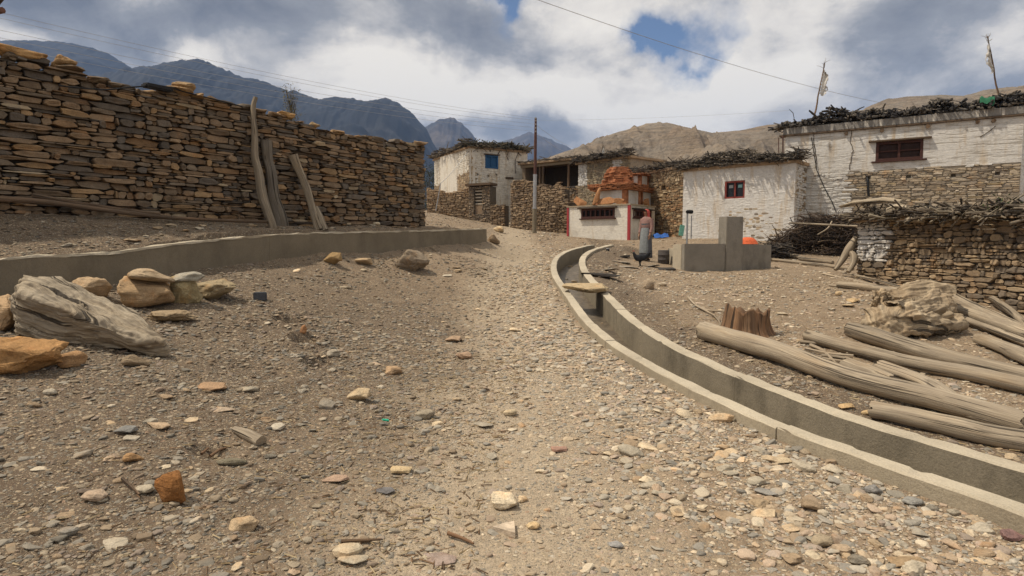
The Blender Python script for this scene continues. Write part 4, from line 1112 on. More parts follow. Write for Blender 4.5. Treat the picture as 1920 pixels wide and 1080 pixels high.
# ochre slabs leaning on the shrine's ledge
OCH = (.34, .175, .085)
def leaning_slab(px, py, w, h, th, yaw, lean, label, roll=0.0, d=30.6, z=None):
    p = P(px, py, d); me = rock_mesh('stone_slab', int(px*3+py), 12, 1, .45, 1)
    o = bpy.data.objects.new('stone_slab', me); COL.objects.link(o)
    o.location = (p.x, p.y, cz1+.06 if z is None else z); o.scale = (w, th, h); o.rotation_euler = Euler((lean, roll, yaw), 'XYZ'); o.color = (*OCH, 1)
    tag(o, label, 'stone slab', 'ochre slabs propped on the shrine ledge')
leaning_slab(1112, 386, .34, .95, .2, -.5, -.15, 'tall upright ochre slab leaning on the shrine ledge', .45, 31.2)
leaning_slab(1083, 386, .75, .42, .22, -.6, -.3, 'ochre slab at the left end of the shrine ledge', .5, 32)
leaning_slab(1137, 386, 1.0, .42, .25, -.65, -.5, 'wide triangular ochre slab in the middle of the shrine ledge', -.1, 30.9)
leaning_slab(1158, 386, .6, .3, .22, -.65, -.4, 'small grey-brown slab right of the middle on the shrine ledge', .1, 30.5)
leaning_slab(1218, 395, .55, .5, .18, .9, -.3, 'ochre slab on the right rear corner of the shrine', -.6, 32.3)

# ===== goat shed of stone with a brush roof, right middle
EA = P(1606, 520, 14.2); EB = P(1935, 596, 10)
fe = Facade(EA, EB); LE = fe.L+2.0
ez1 = (fe.px(1606, 412)[1]+fe.px(1900, 432)[1])/2
ez1 = fe.px(1650, 413)[1]
shd = thing('stone_shed', 'low stone shed with a whitewashed left end and a ragged brushwood roof', 'shed', (EA.x, EA.y, .8), fe.rz)
ew = fe.px(1662, 470)[0]
def e_tint(u, v, rnd):
    if u < ew+.25*float(vn(v*3, .5, 2)) and v > 1.0+.25*rnd.random(): return ((.60, .57, .51), 1)
    return (pal(rnd, [(.31,.225,.14),(.26,.19,.12),(.22,.165,.11),(.36,.27,.17),(.17,.135,.10)], (3, 3, 3, 2, 2)), 0)
fE2 = fe.A+fe.u*LE
zf = lambda u: float(np.interp(u, [0, fe.px(1640, 425)[0], fe.L, LE], [ez1, ez1, ez1-.12, ez1-.2]))
mb = MB()
gz = lambda u: Gs(fe.A.x+fe.u.x*u, fe.A.y+fe.u.y*u)-.2
lay_stones(mb, fe.A, fE2, gz, zf, 1, (.09, .42), (.04, .15), (-.015, .05), .16, e_tint, (), 91, .018, .006, .45, .25, .3)
core_with_holes(mb, fe.A, fE2, -.4, ez1-.3, [], .5, (.07, .058, .045), 0, 1, .17)
lay_stones(mb, fe.A-fe.n*3, fe.A, lambda u: .4, lambda u: ez1, 1, (.1, .42), (.05, .15), (-.015, .04), .15, lambda u, v, r: ((.60, .57, .51), 1) if u > 1.5 else (pal(r), 0), (), 92, .03)
mb.prism([tuple(fe.pt(.17, 0, -.5).xy), tuple(fe.pt(LE, 0, -.5).xy), tuple(fe.pt(LE, 0, -3).xy), tuple(fe.pt(.17, 0, -3).xy)], -.4, ez1-.32, (.1, .085, .065))
mb.build('wall', [M['wallstone'], M['white']], shd)
mb = MB(); mb.prism([tuple(fe.pt(-.15, 0, .22).xy), tuple(fe.pt(LE, 0, .22).xy), tuple(fe.pt(LE, 0, -3).xy), tuple(fe.pt(-.15, 0, -3).xy)], ez1-.03, [ez1+.06, ez1-.16, ez1-.16, ez1+.06]); mb.build('roof', M['mud'], shd)
GB_ = [(.05,.042,.034),(.09,.072,.054),(.16,.13,.095),(.24,.20,.145),(.12,.095,.07)]
brush(fe.pt(-.05, ez1+.03, .12), fe.pt(LE, ez1-.16, .12), .75, .34, 900, (.25, .85), (.008, .03), 93, 'brushwood', 'tangle of grey sticks and roots along the low stone shed roof', .1, .55, cols=GB_, hang=.35, hprof=lambda s: .85+.25*math.sin(s*11))
mb = MB(); a_ = fe.px(1596, 380); b_ = fe.px(1690, 378)
mb.tube([fe.pt(a_[0], ez1+.36, .25), fe.pt(a_[0]+.5, ez1+.41, .28), fe.pt(b_[0]-.25, ez1+.42, .2), fe.pt(b_[0]+.15, ez1+.36, .1)], [.06, .09, .10, .07], 12, groove=.3, seed=4, sq=.55)
mb.build('driftwood_plank', M['oldwood'], None, 'flat weathered wood plank lying on the left end of the shed roof', 'plank')
# stump-like root chunks among them
for i, (px, py, s_) in enumerate(((1700, 395, .30), (1795, 398, .22), (1735, 412, .26), (1865, 408, .25))):
    u_, z_ = fe.px(px, py); mb = MB(); rnd = random.Random(i+77)
    p0 = fe.pt(u_-s_*.6, z_, .3); p1 = fe.pt(u_+s_*.6, z_+rnd.uniform(-.06, .08), .15+rnd.uniform(-.1, .2))
    mb.tube([p0, (p0+p1)/2+Vector((0, 0, .03)), p1], [s_*.16, s_*.26, s_*.12], 10, groove=.5, seed=i); mb.build('root_chunk', M['oldwood'], None, ('gnarled root chunk on the shed roof beside the plank', 'small gnarled root chunk midway along the shed roof', 'root chunk hanging over the front of the shed roof', 'root chunk towards the right end of the shed roof')[i], 'root')
# green weed on its roof corner
mb = MB(); rnd = random.Random(8)
for i in range(260):
    u_, z_ = fe.px(1900+rnd.gauss(0, 16), 395); p = fe.pt(u_, ez1-.0+abs(rnd.gauss(0, .11)), .1+rnd.uniform(-.25, .2))
    d = Vector((rnd.gauss(0, 1), rnd.gauss(0, 1), rnd.uniform(.2, 1))).normalized()*rnd.uniform(.03, .07); w = d.cross(Vector((rnd.random(), rnd.random(), .3))).normalized()*.012
    mb.add([p, p+d*.5+w, p+d, p+d*.5-w], [(0, 1, 2, 3)], (.07, .10, .035))
mb.build('roof_weed', M['tint'], None, 'small clump of green weed growing at the right end of the shed roof', 'weed', kind='stuff')
# ------------------------------------------------------------------ timber
def log_px(pts, dia0, dia1, label, mat='wood', name='log', group=None, n=18, groove=.10, sq=1.0, seed=0, lift=0.0, bend=True, cat='log', zoff=0.0, flat=None, zabs=None):
    """a pole lying along picture points (px, py) of its middle line, resting on the ground; diameters in px at each end"""
    W = []
    for i, q in enumerate(pts):
        f_ = i/(len(pts)-1); dp = dia0+(dia1-dia0)*f_
        if len(q) == 3: p = P(q[0], q[1], q[2]); r = dp*.5*p.y/F
        else:
            p = hit(q[0], q[1]+dp*.42); r = dp*.5*p.y/F
            p = Vector((p.x*1.0, p.y+r*.4, 0)); p.z = Gs(p.x, p.y)+r*sq*.9+lift
        W.append((p, r))
    # straighten: fit heights so that the log does not follow every bump
    n_ = len(W); 
    if n_ > 2 and len(pts[0]) == 2:
        z0, z1 = W[0][0].z, W[-1][0].z
        for i in range(1, n_-1):
            f_ = i/(n_-1); W[i][0].z = W[i][0].z*.35+(z0+(z1-z0)*f_)*.65
    line = smooth_line([w[0] for w in W], .06)
    m_ = len(line); rs = np.interp(np.linspace(0, n_-1, m_), range(n_), [w[1] for w in W])
    rnd = random.Random(seed)
    ls = np.linspace(0, 1, m_)
    rs = rs*.79*(1+.10*fbm(ls*7+seed, seed*1.7, .3, 3))
    for i in range(m_): line[i] = line[i]+Vector((float(vn(ls[i]*3+seed, 1.3, .2)), 0, float(vn(ls[i]*5+seed, 7.3, .2))*.35))*float(rs[i])*.13
    mb = MB(); mb.tube(line, list(rs), n, (.5, .5, .5), 0, True, sq, groove, seed)
    # rough-cut ends
    v = mb.v
    for k in range(n):
        for base, sg in ((0, -1), ((m_-1)*n, 1)):
            d = (line[1]-line[0]).normalized() if sg < 0 else (line[-1]-line[-2]).normalized()
            a = rnd.uniform(-.25, .35)*rs[0 if sg < 0 else -1]*sg
            v[base+k] = tuple(Vector(v[base+k])+d*a)
    c = line[m_//2]
    return mb.build(name, M[mat], None, label, cat, group, origin=tuple(c))
LG = 'timber poles lying beside the channel'
log_px([(1322, 622), (1450, 660), (1600, 712), (1760, 752), (1930, 800)], 44, 60, 'long thick weathered pole nearest the channel, reaching from the stump to the right', 'wood', group=LG, seed=1, groove=.12)
log_px([(1640, 770), (1740, 790), (1850, 815), (1960, 838)], 42, 58, 'short grey pole lying in front of the longest pole beside the channel', 'wood', group=LG, seed=2)
log_px([(1515, 630), (1600, 655), (1720, 685), (1830, 705), (1960, 735)], 26, 40, 'slender curved tan pole in the middle of the timber heap', 'wood', group=LG, seed=3)
log_px([(1598, 617), (1680, 645), (1800, 678), (1960, 718)], 34, 46, 'thick grey split pole passing under the root stump', 'wood', group=LG, seed=4, groove=.2)
log_px([(1590, 690), (1640, 706), (1680, 722)], 40, 46, 'short stub of pole half hidden between the two biggest poles', 'wood', group=LG, seed=5)
log_px([(1655, 690), (1740, 722), (1830, 770), (1960, 800)], 46, 44, 'wide split plank of pale wood lying across the poles', 'wood', 'plank', LG, seed=6, groove=.22, sq=.6, lift=.05, cat='plank')
log_px([(1790, 560), (1850, 588), (1960, 640)], 26, 30, 'grey pole right of the root stump, behind the others', 'wood', group=LG, seed=7)
log_px([(1788, 585), (1850, 607), (1960, 650)], 24, 30, 'tan straight pole resting just right of the root stump', 'wood', group=LG, seed=8, lift=.06)
log_px([(1812, 547), (1865, 573), (1905, 604), (1940, 650)], 12, 16, 'thin bent pale pole below the stone shed', 'wood', group=LG, seed=9, n=12, lift=.1)
log_px([(1840, 637), (1900, 660), (1970, 690)], 26, 40, 'broken chunk of pale pole at the right edge of the heap', 'wood', group=LG, seed=10, groove=.25)
log_px([(1572, 534), (1640, 540), (1700, 550)], 15, 18, 'short round pole lying left of the root stump', 'wood', group=LG, seed=11)
log_px([(1545, 512), (1610, 524), (1700, 548)], 9, 11, 'flat pale board at the corner of the stone shed', 'wood', 'board', LG, seed=12, sq=.5, n=12, cat='board')
log_px([(1580, 514), (1640, 527), (1700, 545)], 9, 12, 'second pale board lying just behind the round pole', 'wood', 'board', LG, seed=13, sq=.5, n=12, lift=.06, cat='board')
log_px([(1555, 535), (1580, 538)], 4, 6, 'thin pointed stick left of the short round pole', 'wood', 'stick', LG, seed=14, n=8, cat='stick')
log_px([(1447, 476), (1490, 482), (1510, 486)], 11, 9, 'pale barked log lying by the right end of the tap stand', 'wood', group='logs at the foot of the brushwood heap', seed=15, n=12)
log_px([(1500, 486), (1540, 490), (1562, 492)], 9, 8, 'round tan log at the foot of the brushwood heap', 'wood', group='logs at the foot of the brushwood heap', seed=16, n=12)
log_px([(1447, 487), (1520, 495), (1600, 505)], 7, 7, 'long thin grey pole running along the ground below the brushwood heap', 'wood', group='logs at the foot of the brushwood heap', seed=17, n=10)
for i, (pts, d0_, d1_, lab) in enumerate((([(1800, 600), (1870, 625), (1970, 668)], 14, 20, 'thin dark pole below the tan straight pole right of the root stump'), ([(1700, 742), (1800, 776), (1960, 826)], 18, 24, 'thin pale pole wedged between the longest pole and the short grey one'), ([(1660, 640), (1760, 668), (1960, 712)], 14, 18, 'thin grey pole lying along the thick split pole'), ([(1850, 560), (1890, 585), (1960, 625)], 12, 14, 'slim pole at the back of the heap below the shed wall'))):
    log_px(pts, d0_, d1_, lab, 'wood', group=LG, seed=30+i, n=12, groove=.15, lift=.03)
# forked prop standing against the shed
def prop(pts, r, label, seed, mat='wood', name='forked_branch'):
    mb = MB(); line = smooth_line([P(*q) for q in pts], .06); m_ = len(line)
    mb.tube(line, list(np.interp(np.linspace(0, 1, m_), np.linspace(0, 1, len(r)), r)), 12, (.5, .5, .5), 0, True, 1, .15, seed)
    return mb.build(name, M[mat], None, label, 'branch', 'forked branches propped by the shed', origin=tuple(line[0]))
prop([(1566, 506, 14.2), (1580, 486, 14.3), (1592, 466, 14.3), (1604, 446, 14.4)], [.04, .07, .09, .05], 'forked grey branch leaning on the white corner of the shed', 1)
prop([(1590, 510, 13.9), (1600, 494, 14), (1601, 480, 14.1), (1596, 474, 14.2)], [.045, .055, .08, .06], 'short curved branch beside the white corner of the shed', 2)
# ------------------------------------------------------------------ weathered stumps and driftwood
# the big slab of driftwood at the left
D = 5.55
def hull_wood(pts, axis, vox, seed, fib=.012, crack=.03, lump=.04, kx=9.0, twist=0.0, extra=None, dent=None):
    """a broken block of weathered wood: planar faces, fibres and splits running along its axis"""
    bm = bmesh.new()
    for p in pts: bm.verts.new(p)
    bmesh.ops.convex_hull(bm, input=bm.verts[:])
    bmesh.ops.delete(bm, geom=[v for v in bm.verts if not v.link_faces], context='VERTS')
    if extra:
        for ep in extra:
            b0 = [bm.verts.new(p) for p in ep]
            bmesh.ops.convex_hull(bm, input=b0)
    me0 = bpy.data.meshes.new('tmp'); bm.to_mesh(me0); bm.free()
    o = bpy.data.objects.new('tmp', me0); COL.objects.link(o)
    r = o.modifiers.new('r', 'REMESH'); r.mode = 'VOXEL'; r.voxel_size = vox; r.adaptivity = 0
    sm = o.modifiers.new('s', 'SMOOTH'); sm.iterations = 4; sm.factor = .5
    dg = bpy.context.evaluated_depsgraph_get(); me = bpy.data.meshes.new_from_object(o.evaluated_get(dg))
    bpy.data.objects.remove(o); bpy.data.meshes.remove(me0)
    n = len(me.vertices); V = np.empty(n*3); me.vertices.foreach_get('co', V); V = V.reshape(-1, 3)
    No = np.array([v.normal[:] for v in me.vertices])
    ax = np.array(Vector(axis).normalized()); up = np.array([0, 0, 1.0]); s1 = np.cross(ax, up); s1 /= np.linalg.norm(s1); s2 = np.cross(s1, ax)
    c = V.mean(0); A = (V-c)@ax; B = (V-c)@s1; C = (V-c)@s2
    wv = .06*fbm(A*2.2+seed, B*2, C*2, 3)+twist*A
    b_, c_ = B+wv, C+wv*.7
    f1 = fbm(A*1.1+seed, b_*kx, c_*kx, 4, True); f2 = fbm(A*2.5+seed, b_*kx*3.5, c_*kx*3.5, 3, True)
    lp = fbm(V[:, 0]*2.2+seed, V[:, 1]*2.2, V[:, 2]*2.6, 4); lp2 = fbm(V[:, 0]*6+seed, V[:, 1]*6, V[:, 2]*7, 3, True)
    ck = fbm(A*.7+seed+5, b_*kx*.7, c_*kx*.7, 2); ck = np.clip(1-np.abs(ck)/.05, 0, 1)*(fbm(A*1.7+seed, B*2, C*2, 2) > -.1)
    d = fib*(f1-.4)*1.6+fib*.7*(f2-.4)+lump*lp+lump*.22*(lp2-.4)-crack*ck
    V = V+No*d[:, None]
    if dent:
        r_ = np.array(ray(dent[0], dent[1]).normalized()); q = V-np.array([0, 0, CAMZ]); t_ = q@r_; off = np.linalg.norm(q-t_[:, None]*r_, axis=1)
        near = t_[off < .04].min(); side_ = q-t_[:, None]*r_
        el_ = np.sqrt((side_[:, 0]/dent[2])**2+((side_[:, 2]+.35*side_[:, 0])/dent[3])**2)
        V = V+r_[None]*(dent[4]*np.clip(1.25-el_, 0, 1)**.6*(t_ < near+.3))[:, None]
    uv = np.stack([b_*1.0+c_*1.0, A], -1)
    mb = MB(); mb.add(V.tolist(), [list(p.vertices) for p in me.polygons], (.5, .5, .5), 0, True, uv.tolist())
    bpy.data.meshes.remove(me)
    return mb
kd_ = hit(305, 668).y/5.40
hp_ = [(40,551,5.32),(100,573,5.26),(178,609,5.24),(244,633,5.26),(307,644,5.32),
 (42,512,5.75),(111,520,5.85),(133,536,5.87),(222,567,5.8),(255,587,5.72),(289,622,5.6),(313,650,5.45),
 (27,625,5.42),(73,640,5.38),(120,645,5.37),(184,642,5.36),(233,653,5.36),(318,668,5.36),
 (60,612,5.85),(150,618,5.9),(250,640,5.75),(19,582,5.45),(29,535,5.6)]
kn_ = [P(x, y, d) for x, y, d in ((128, 622, 5.36), (186, 628, 5.34), (130, 625, 5.6), (186, 632, 5.6), (140, 655, 5.4), (176, 660, 5.38), (158, 668, 5.42), (150, 655, 5.55), (180, 655, 5.52))]
kn_ = [Vector((q.x*kd_, q.y*kd_, CAMZ+(q.z-CAMZ)*kd_)) for q in kn_]
mb = hull_wood([P(x, y, d*kd_) for x, y, d in hp_], P(310, 655, 5.4)-P(30, 570, 5.55), .013, 3, .026, .055, .06, 6.5, 0, [kn_])
mb.build('driftwood', M['oldwood'], None, 'huge grey weathered driftwood trunk resting on an ochre boulder at the left', 'driftwood', origin=tuple(P(165, 600, 5.5*kd_)))
# root stump among the poles on the right
d0 = 8.7
sp = [(1620,592,8.45),(1633,578,8.5),(1660,566,8.6),(1704,556,8.75),(1750,544,9.0),(1785,556,9.1),(1790,580,9.0),(1799,602,8.8),(1795,618,8.65),(1740,626,8.35),(1697,630,8.2),(1658,640,8.15),(1632,622,8.25),(1620,604,8.35),
 (1680,590,8.2),(1740,590,8.35),(1690,600,9.2),(1780,610,9.2),(1640,612,8.9)]
bumps = [[P(x, y, d) for x, y, d in ((1755,585,8.5),(1805,590,8.75),(1802,612,8.6),(1760,618,8.4),(1770,600,8.9),(1795,600,8.95))],
         [P(x, y, d) for x, y, d in ((1640,600,8.15),(1672,606,8.1),(1662,642,8.1),(1648,640,8.12),(1650,615,8.4),(1668,630,8.3))],
         [P(x, y, d) for x, y, d in ((1635,545,9.1),(1660,540,9.1),(1655,575,8.9),(1632,570,8.95),(1680,560,9.2),(1640,560,9.3))]]
mb = hull_wood([P(*q) for q in sp], P(1790, 570, 9.0)-P(1630, 605, 8.5), .015, 8, .040, .09, .10, 4.5, .15, bumps, (1660, 570, .15, .065, .30))
rs_ = mb.build('root_stump', M['palewood'], None, 'large gnarled root stump with a dark hole lying on the timber poles', 'root stump', origin=tuple(P(1710, 590, 8.6)))
rp = [P(x, y, d) for x, y, d in ((1650,552,9.4),(1668,540,9.4),(1700,530,9.5),(1745,526,9.5),(1790,535,9.5),(1800,552,9.3),(1770,560,9.2),(1700,562,9.2),(1660,562,9.3),(1700,545,9.9),(1780,550,9.9))]
mb = hull_wood(rp, P(1795, 545, 9.4)-P(1650, 550, 9.4), .016, 15, .035, .07, .08, 5.0, .1)
mb.build('root_chunk', M['palewood'], None, 'pale split root chunk lying behind the large root stump', 'root', origin=tuple(P(1720, 545, 9.5)))
# upright rotten stump
p = hit(1412, 634); p.y += .25; p.z = Gs(p.x, p.y)
mb = MB(); n = 64; rows = 16; rnd = random.Random(2); vs = []; uvs = []
jag = .33+.13*fbm(np.cos(np.arange(n)/n*6.283)*2.2+3, np.sin(np.arange(n)/n*6.283)*2.2, 1, 4)+.035*vn(np.arange(n)*.7, 0, 2)
for i in range(rows):
    f_ = i/(rows-1)
    for j in range(n):
        a_ = j/n*2*math.pi
        r = (.335-.05*f_)*(1+.22*float(fbm(math.cos(a_)*2.5, math.sin(a_)*2.5, f_*.5, 3, True))-.06)+.09*(1-f_)**3
        vs.append(p+Vector((math.cos(a_)*r, math.sin(a_)*r*.85, -.06+f_*(jag[j]+.06)))); uvs.append((a_*.4, f_*.4))
fs = [(i*n+j, i*n+(j+1) % n, (i+1)*n+(j+1) % n, (i+1)*n+j) for i in range(rows-1) for j in range(n)]
top = vs[(rows-1)*n:]
for kk, dz in ((.72, -.03), (.4, -.12)):
    b0 = len(vs)
    for j in range(n): vs.append(Vector((p.x+(top[j].x-p.x)*kk, p.y+(top[j].y-p.y)*kk, top[j].z*.5+(p.z+.24)*.5+dz))); uvs.append((top[j].x, kk))
    fs += [(b0-n+j, b0-n+(j+1) % n, b0+(j+1) % n, b0+j) for j in range(n)]
b0 = len(vs)-n; vs.append(p+Vector((0, 0, .12))); uvs.append((0, 0)); fs += [(b0+j, b0+(j+1) % n, len(vs)-1) for j in range(n)]
mb.add(vs, fs, (.5, .5, .5), 0, True, uvs)
mb.build('tree_stump', M['rotwood'], None, 'broken reddish brown rotten tree stump behind the end of the longest pole', 'stump', origin=tuple(p))
# pale roots and sticks scattered by the stump
rnd = random.Random(12)
def twig(pts, r, label, group=None, name='stick', mat='wood', lift=.02, cat='stick'):
    W = []
    for q in pts:
        p = hit(*q); W.append(p+Vector((0, 0, lift+r*.6)))
    mb = MB(); ln2 = smooth_line(W, .05); m_ = len(ln2); mb.tube(ln2, list(np.linspace(r, r*.5, m_)), 7, (.5, .5, .5), 0, True, 1, .15, int(pts[0][0]))
    return mb.build(name, M[mat], None, label, cat, group, origin=tuple(ln2[0]))
twig([(1290, 560), (1304, 575), (1330, 590), (1350, 604)], .022, 'pale forked root lying left of the rotten stump', 'roots lying left of the rotten stump')
twig([(1304, 575), (1325, 585), (1360, 588), (1385, 600)], .02, 'pale forked root lying left of the rotten stump', 'roots lying left of the rotten stump')
twig([(1340, 596), (1347, 604), (1352, 614)], .02, 'pale forked root lying left of the rotten stump', 'roots lying left of the rotten stump')
for i, pts in enumerate([[(1500, 645), (1560, 652), (1600, 660)], [(1510, 660), (1555, 668), (1600, 672)], [(1530, 640), (1570, 655), (1590, 668)], [(1540, 672), (1580, 676), (1615, 690)], [(1520, 652), (1545, 664), (1570, 690)], [(1525, 676), (1560, 680), (1590, 684)]]):
    twig(pts, .025, 'grey twig between the longest pole and the slender tan pole', 'twigs between the poles')
# ------------------------------------------------------------------ posts leaning on the dry stone wall
def lean_post(pts, r, label, mat, seed, name='wooden_post'):
    line = smooth_line([P(*q) for q in pts], .06); m_ = len(line)
    rr = np.interp(np.linspace(0, 1, m_), np.linspace(0, 1, len(r)), r)*(1+.10*fbm(np.linspace(0, 5, m_)+seed, seed*2.2, .1, 3))
    for i in range(m_): line[i] = line[i]+Vector((float(fbm(i*.07+seed*5, 1.3, .2, 3)), float(fbm(i*.07+seed*5, 4.3, .2, 3))*.3, 0))*.09
    mb = MB(); mb.tube(line, list(rr), 20, (.5, .5, .5), 0, True, 1, .34, seed)
    return mb.build(name, M[mat], None, label, 'post', 'wooden posts leaning on the dry stone wall', origin=tuple(line[0]))
def wd(px): # depth of the wall's face at this column
    h = plane_hit(WA, WB, px, 300); return h.y
lean_post([(512, 431, wd(512)-.85), (495, 370, wd(495)-.6), (484, 300, wd(484)-.38), (479, 240, wd(479)-.24), (478, 182, wd(478)-.16)], [.075, .085, .075, .06, .045], 'tall thin crooked pale post leaning on the dry stone wall', 'wood', 1)
lean_post([(531, 424, wd(531)-.45), (516, 370, wd(516)-.3), (507, 310, wd(507)-.22), (504, 264, wd(504)-.16)], [.15, .125, .105, .12], 'thick dark grey post beside the tall crooked one', 'greywood', 2)
lean_post([(602, 432, wd(602)-.85), (585, 385, wd(585)-.55), (566, 330, wd(566)-.3), (551, 290, wd(551)-.18)], [.11, .085, .09, .12], 'grey forked post leaning furthest to the right on the dry stone wall', 'wood', 3)
lean_post([(609, 432, wd(609)-.9), (600, 410, wd(600)-.75), (590, 388, wd(590)-.58)], [.075, .08, .05], 'short foot of the forked post, leaning right', 'wood', 4)
def wall_pole(pts, r, label, seed):
    line = smooth_line([P(x, y, wd(x)-o_) for x, y, o_ in pts], .08); m_ = len(line)
    mb = MB(); mb.tube(line, list(np.linspace(r, r*.6, m_)), 10, (.5, .5, .5), 0, True, 1, .15, seed); mb.build('wooden_pole', M['brownwood'], None, label, 'pole', origin=tuple(line[0]))
wall_pole([(-30, 371, .35), (80, 378, .32), (200, 394, .38), (320, 408, .5), (440, 414, .7), (510, 416, .8)], .05, 'long dark pole lying along the foot of the dry stone wall', 1)
wall_pole([(60, 366, .2), (180, 386, .25), (300, 401, .35)], .04, 'shorter dark pole lying just behind the long one at the wall foot', 2)
# ------------------------------------------------------------------ boulders and named stones
OR = (.46, .25, .09)
BOULD = [rock_mesh('boulder', 400+i, 18, .8, .7, 6, .10, True) for i in range(4)]
ANG = [rock_mesh('boulder', 420+i, 13, .9, .45, 5, .085) for i in range(4)]
def boulder(me, px, py, d, size, rz, col, label, tilt=(0, 0), on=None, sink=.08):
    if on is None and d is None:
        p = hit(px, py); k = p.y/7.6; p.y += size[1]*k*.35; p.x *= p.y/(p.y-size[1]*k*.35); p.z = Gs(p.x, p.y)
    elif on is None: p = P(px, py, d); k = 1; sink = 0
    else:
        k = on.location.y/7.6; p = Vector((px/1.0, 0, 0)); r_ = ray(px, py); y_ = on.location.y-.02; p = Vector((r_.x/r_.y*y_, y_, on.location.z+on.scale.z*.80)); sink = 0
    size = tuple(q*k for q in size)
    return place_rock(me, p, size, rz, col, 'boulder', sink, tilt, label, 'boulder')
kb_ = hit(22, 700).y
boulder(BOULD[0], 22, 700, kb_+.12, (.80*kb_/5.15, .5, .33*kb_/5.15), .05, (.37, .215, .095), 'bright ochre boulder under the end of the huge driftwood', (.0, .0))
boulder(ANG[0], 6, 625, hit(6, 625).y+.15, (.36, .4, .42), .4, (.44, .31, .19), 'tan angular boulder behind the left end of the driftwood')
b1 = boulder(ROCKS[3], 278, 582, None, (.62, .5, .42), .2, (.37, .26, .155), 'rounded tan boulder with a flat stone on top, below the channel wall')
boulder(ROCKS[1], 280, 530, 0, (.58, .46, .17), .3, (.40, .31, .21), 'flat pale stone lying on the rounded tan boulder', (.05, .10), on=b1)
b2 = boulder(ANG[2], 346, 572, None, (.44, .36, .40), .5, (.36, .30, .18), 'yellowish upright boulder right of the rounded tan boulder', sink=.15)
boulder(ROCKS[2], 356, 526, 0, (.36, .3, .12), .2, (.34, .32, .27), 'flat grey stone on top of the yellowish boulder', on=b2)
boulder(ANG[0], 402, 566, None, (.56, .42, .26), -.25, (.31, .25, .16), 'dark slanting slab at the right end of the boulder group', (.0, -.12))
boulder(ANG[2], 318, 606, None, (.62, .4, .14), .15, (.30, .23, .15), 'low flat slab in front of the rounded tan boulder')
boulder(ANG[3], 174, 566, None, (.46, .4, .30), .4, (.42, .31, .20), 'tan rock showing behind the top of the driftwood')
boulder(ROCKS[1], 252, 690, None, (.34, .26, .17), .1, (.26, .20, .135), 'shaded block of stone under the tip of the driftwood')
boulder(ROCKS[2], 136, 690, None, (.34, .3, .20), .7, (.34, .21, .11), 'brown stone wedged under the knot of the driftwood')
boulder(ANG[1], 772, 512, None, (.42, .30, .28), .3, (.25, .205, .155), 'dark angular boulder half way up the bank below the channel wall', (0, .12))
stone_px(624, 500, 34, 26, (.32, .22, .11), 'ochre-brown lump of rock on the bank left of the dark angular boulder', seed=1)
stone_px(682, 500, 34, 14, (.44, .33, .21), 'flat tan stone between the ochre lump and the dark boulder', SLATES[0], seed=2)
stone_px(926, 458, 24, 20, (.24, .18, .12), 'brown rock at the end of the left channel wall', seed=3)
stone_px(935, 436, 20, 12, (.52, .42, .28), 'pale tan rock beside the end of the left channel wall', seed=4)
p = hit(485, 563); mb = MB(); mb.box((p.x, p.y+.06, Gs(p.x, p.y)+.055), .19, .14, .13, .3, (.07, .075, .085), 0, .012)
mb.build('cobble_block', M['tint'], None, 'dark blue-grey block standing on the bank', 'stone block')
stone_px(673, 756, 46, 34, (.50, .40, .27), 'pale pointed rock right of the tilted grey stone, mid left', ROCKS[0], seed=5)
stone_px(612, 768, 30, 30, (.28, .25, .205), 'grey oblong stone tilted against a pale pointed rock', SLATES[1], seed=6, depth_ratio=1.2, thick=.06, tilt=(.2, .3))
stone_px(946, 960, 52, 42, (.66, .57, .43), 'chunky pale cream rock standing out in the middle of the path', ROCKS[3], seed=7)
stone_px(980, 945, 20, 15, (.55, .46, .33), 'small cream stone touching the chunky cream rock', ROCKS[4], seed=8)
stone_px(1000, 996, 28, 18, (.56, .43, .26), 'yellowish rounded pebble near the bottom of the path', PEBBLES[0], seed=10)
# triangular flake
p = hit(948, 1004); mb = MB()
tri = [(-.075, .02), (.055, -.055), (.05, .09), (.0, .075)]
z_ = Gs(p.x, p.y)
mb.prism([(p.x+x, p.y+.02+y) for x, y in tri], z_-.005, z_+.03, (.58, .47, .35)); mb.build('stone_flake', M['wallstone'], None, 'pinkish triangular flake of stone in front of the cream rock', 'stone')
stone_px(653, 1056, 62, 26, (.48, .42, .32), 'smooth pale oval stone on top of a flat one near the bottom edge', PEBBLES[1], seed=11, thick=.07)
stone_px(662, 1068, 60, 20, (.42, .37, .29), 'flat stone under the smooth pale oval one near the bottom edge', SLATES[2], seed=12, thick=.03)
stone_px(825, 1062, 66, 30, (.32, .255, .225), 'flat purplish slate lying near the bottom centre', SLATES[3], seed=13, thick=.025)
stone_px(318, 950, 66, 70, (.28, .13, .045), 'upright rusty orange rock in the left foreground', ROCKS[5], seed=14, depth_ratio=.55, thick=.21)
stone_px(248, 872, 40, 26, (.36, .22, .11), 'orange-brown crumbling rock left of the upright rusty one', ROCKS[1], seed=15)
stone_px(460, 1000, 58, 38, (.42, .32, .21), 'angular tan rock right of the upright rusty one', ROCKS[2], seed=16)
stone_px(180, 948, 48, 30, (.42, .33, .25), 'pinkish round stone left of the upright rusty rock', PEBBLES[2], seed=17, thick=.06)
stone_px(270, 930, 40, 22, (.42, .37, .29), 'smooth pale stone touching the upright rusty rock', PEBBLES[0], seed=18)
stone_px(236, 818, 44, 24, (.20, .20, .195), 'dark grey stone in the left foreground soil', ROCKS[0], seed=19)
stone_px(300, 806, 56, 18, (.42, .32, .22), 'long tan sliver of stone in the left foreground soil', SLATES[4], seed=20, depth_ratio=.45, thick=.04, rz=-.5)
stone_px(422, 774, 46, 26, (.36, .29, .22), 'flat tan grey stone below the driftwood shadow', SLATES[5], seed=21, thick=.035)
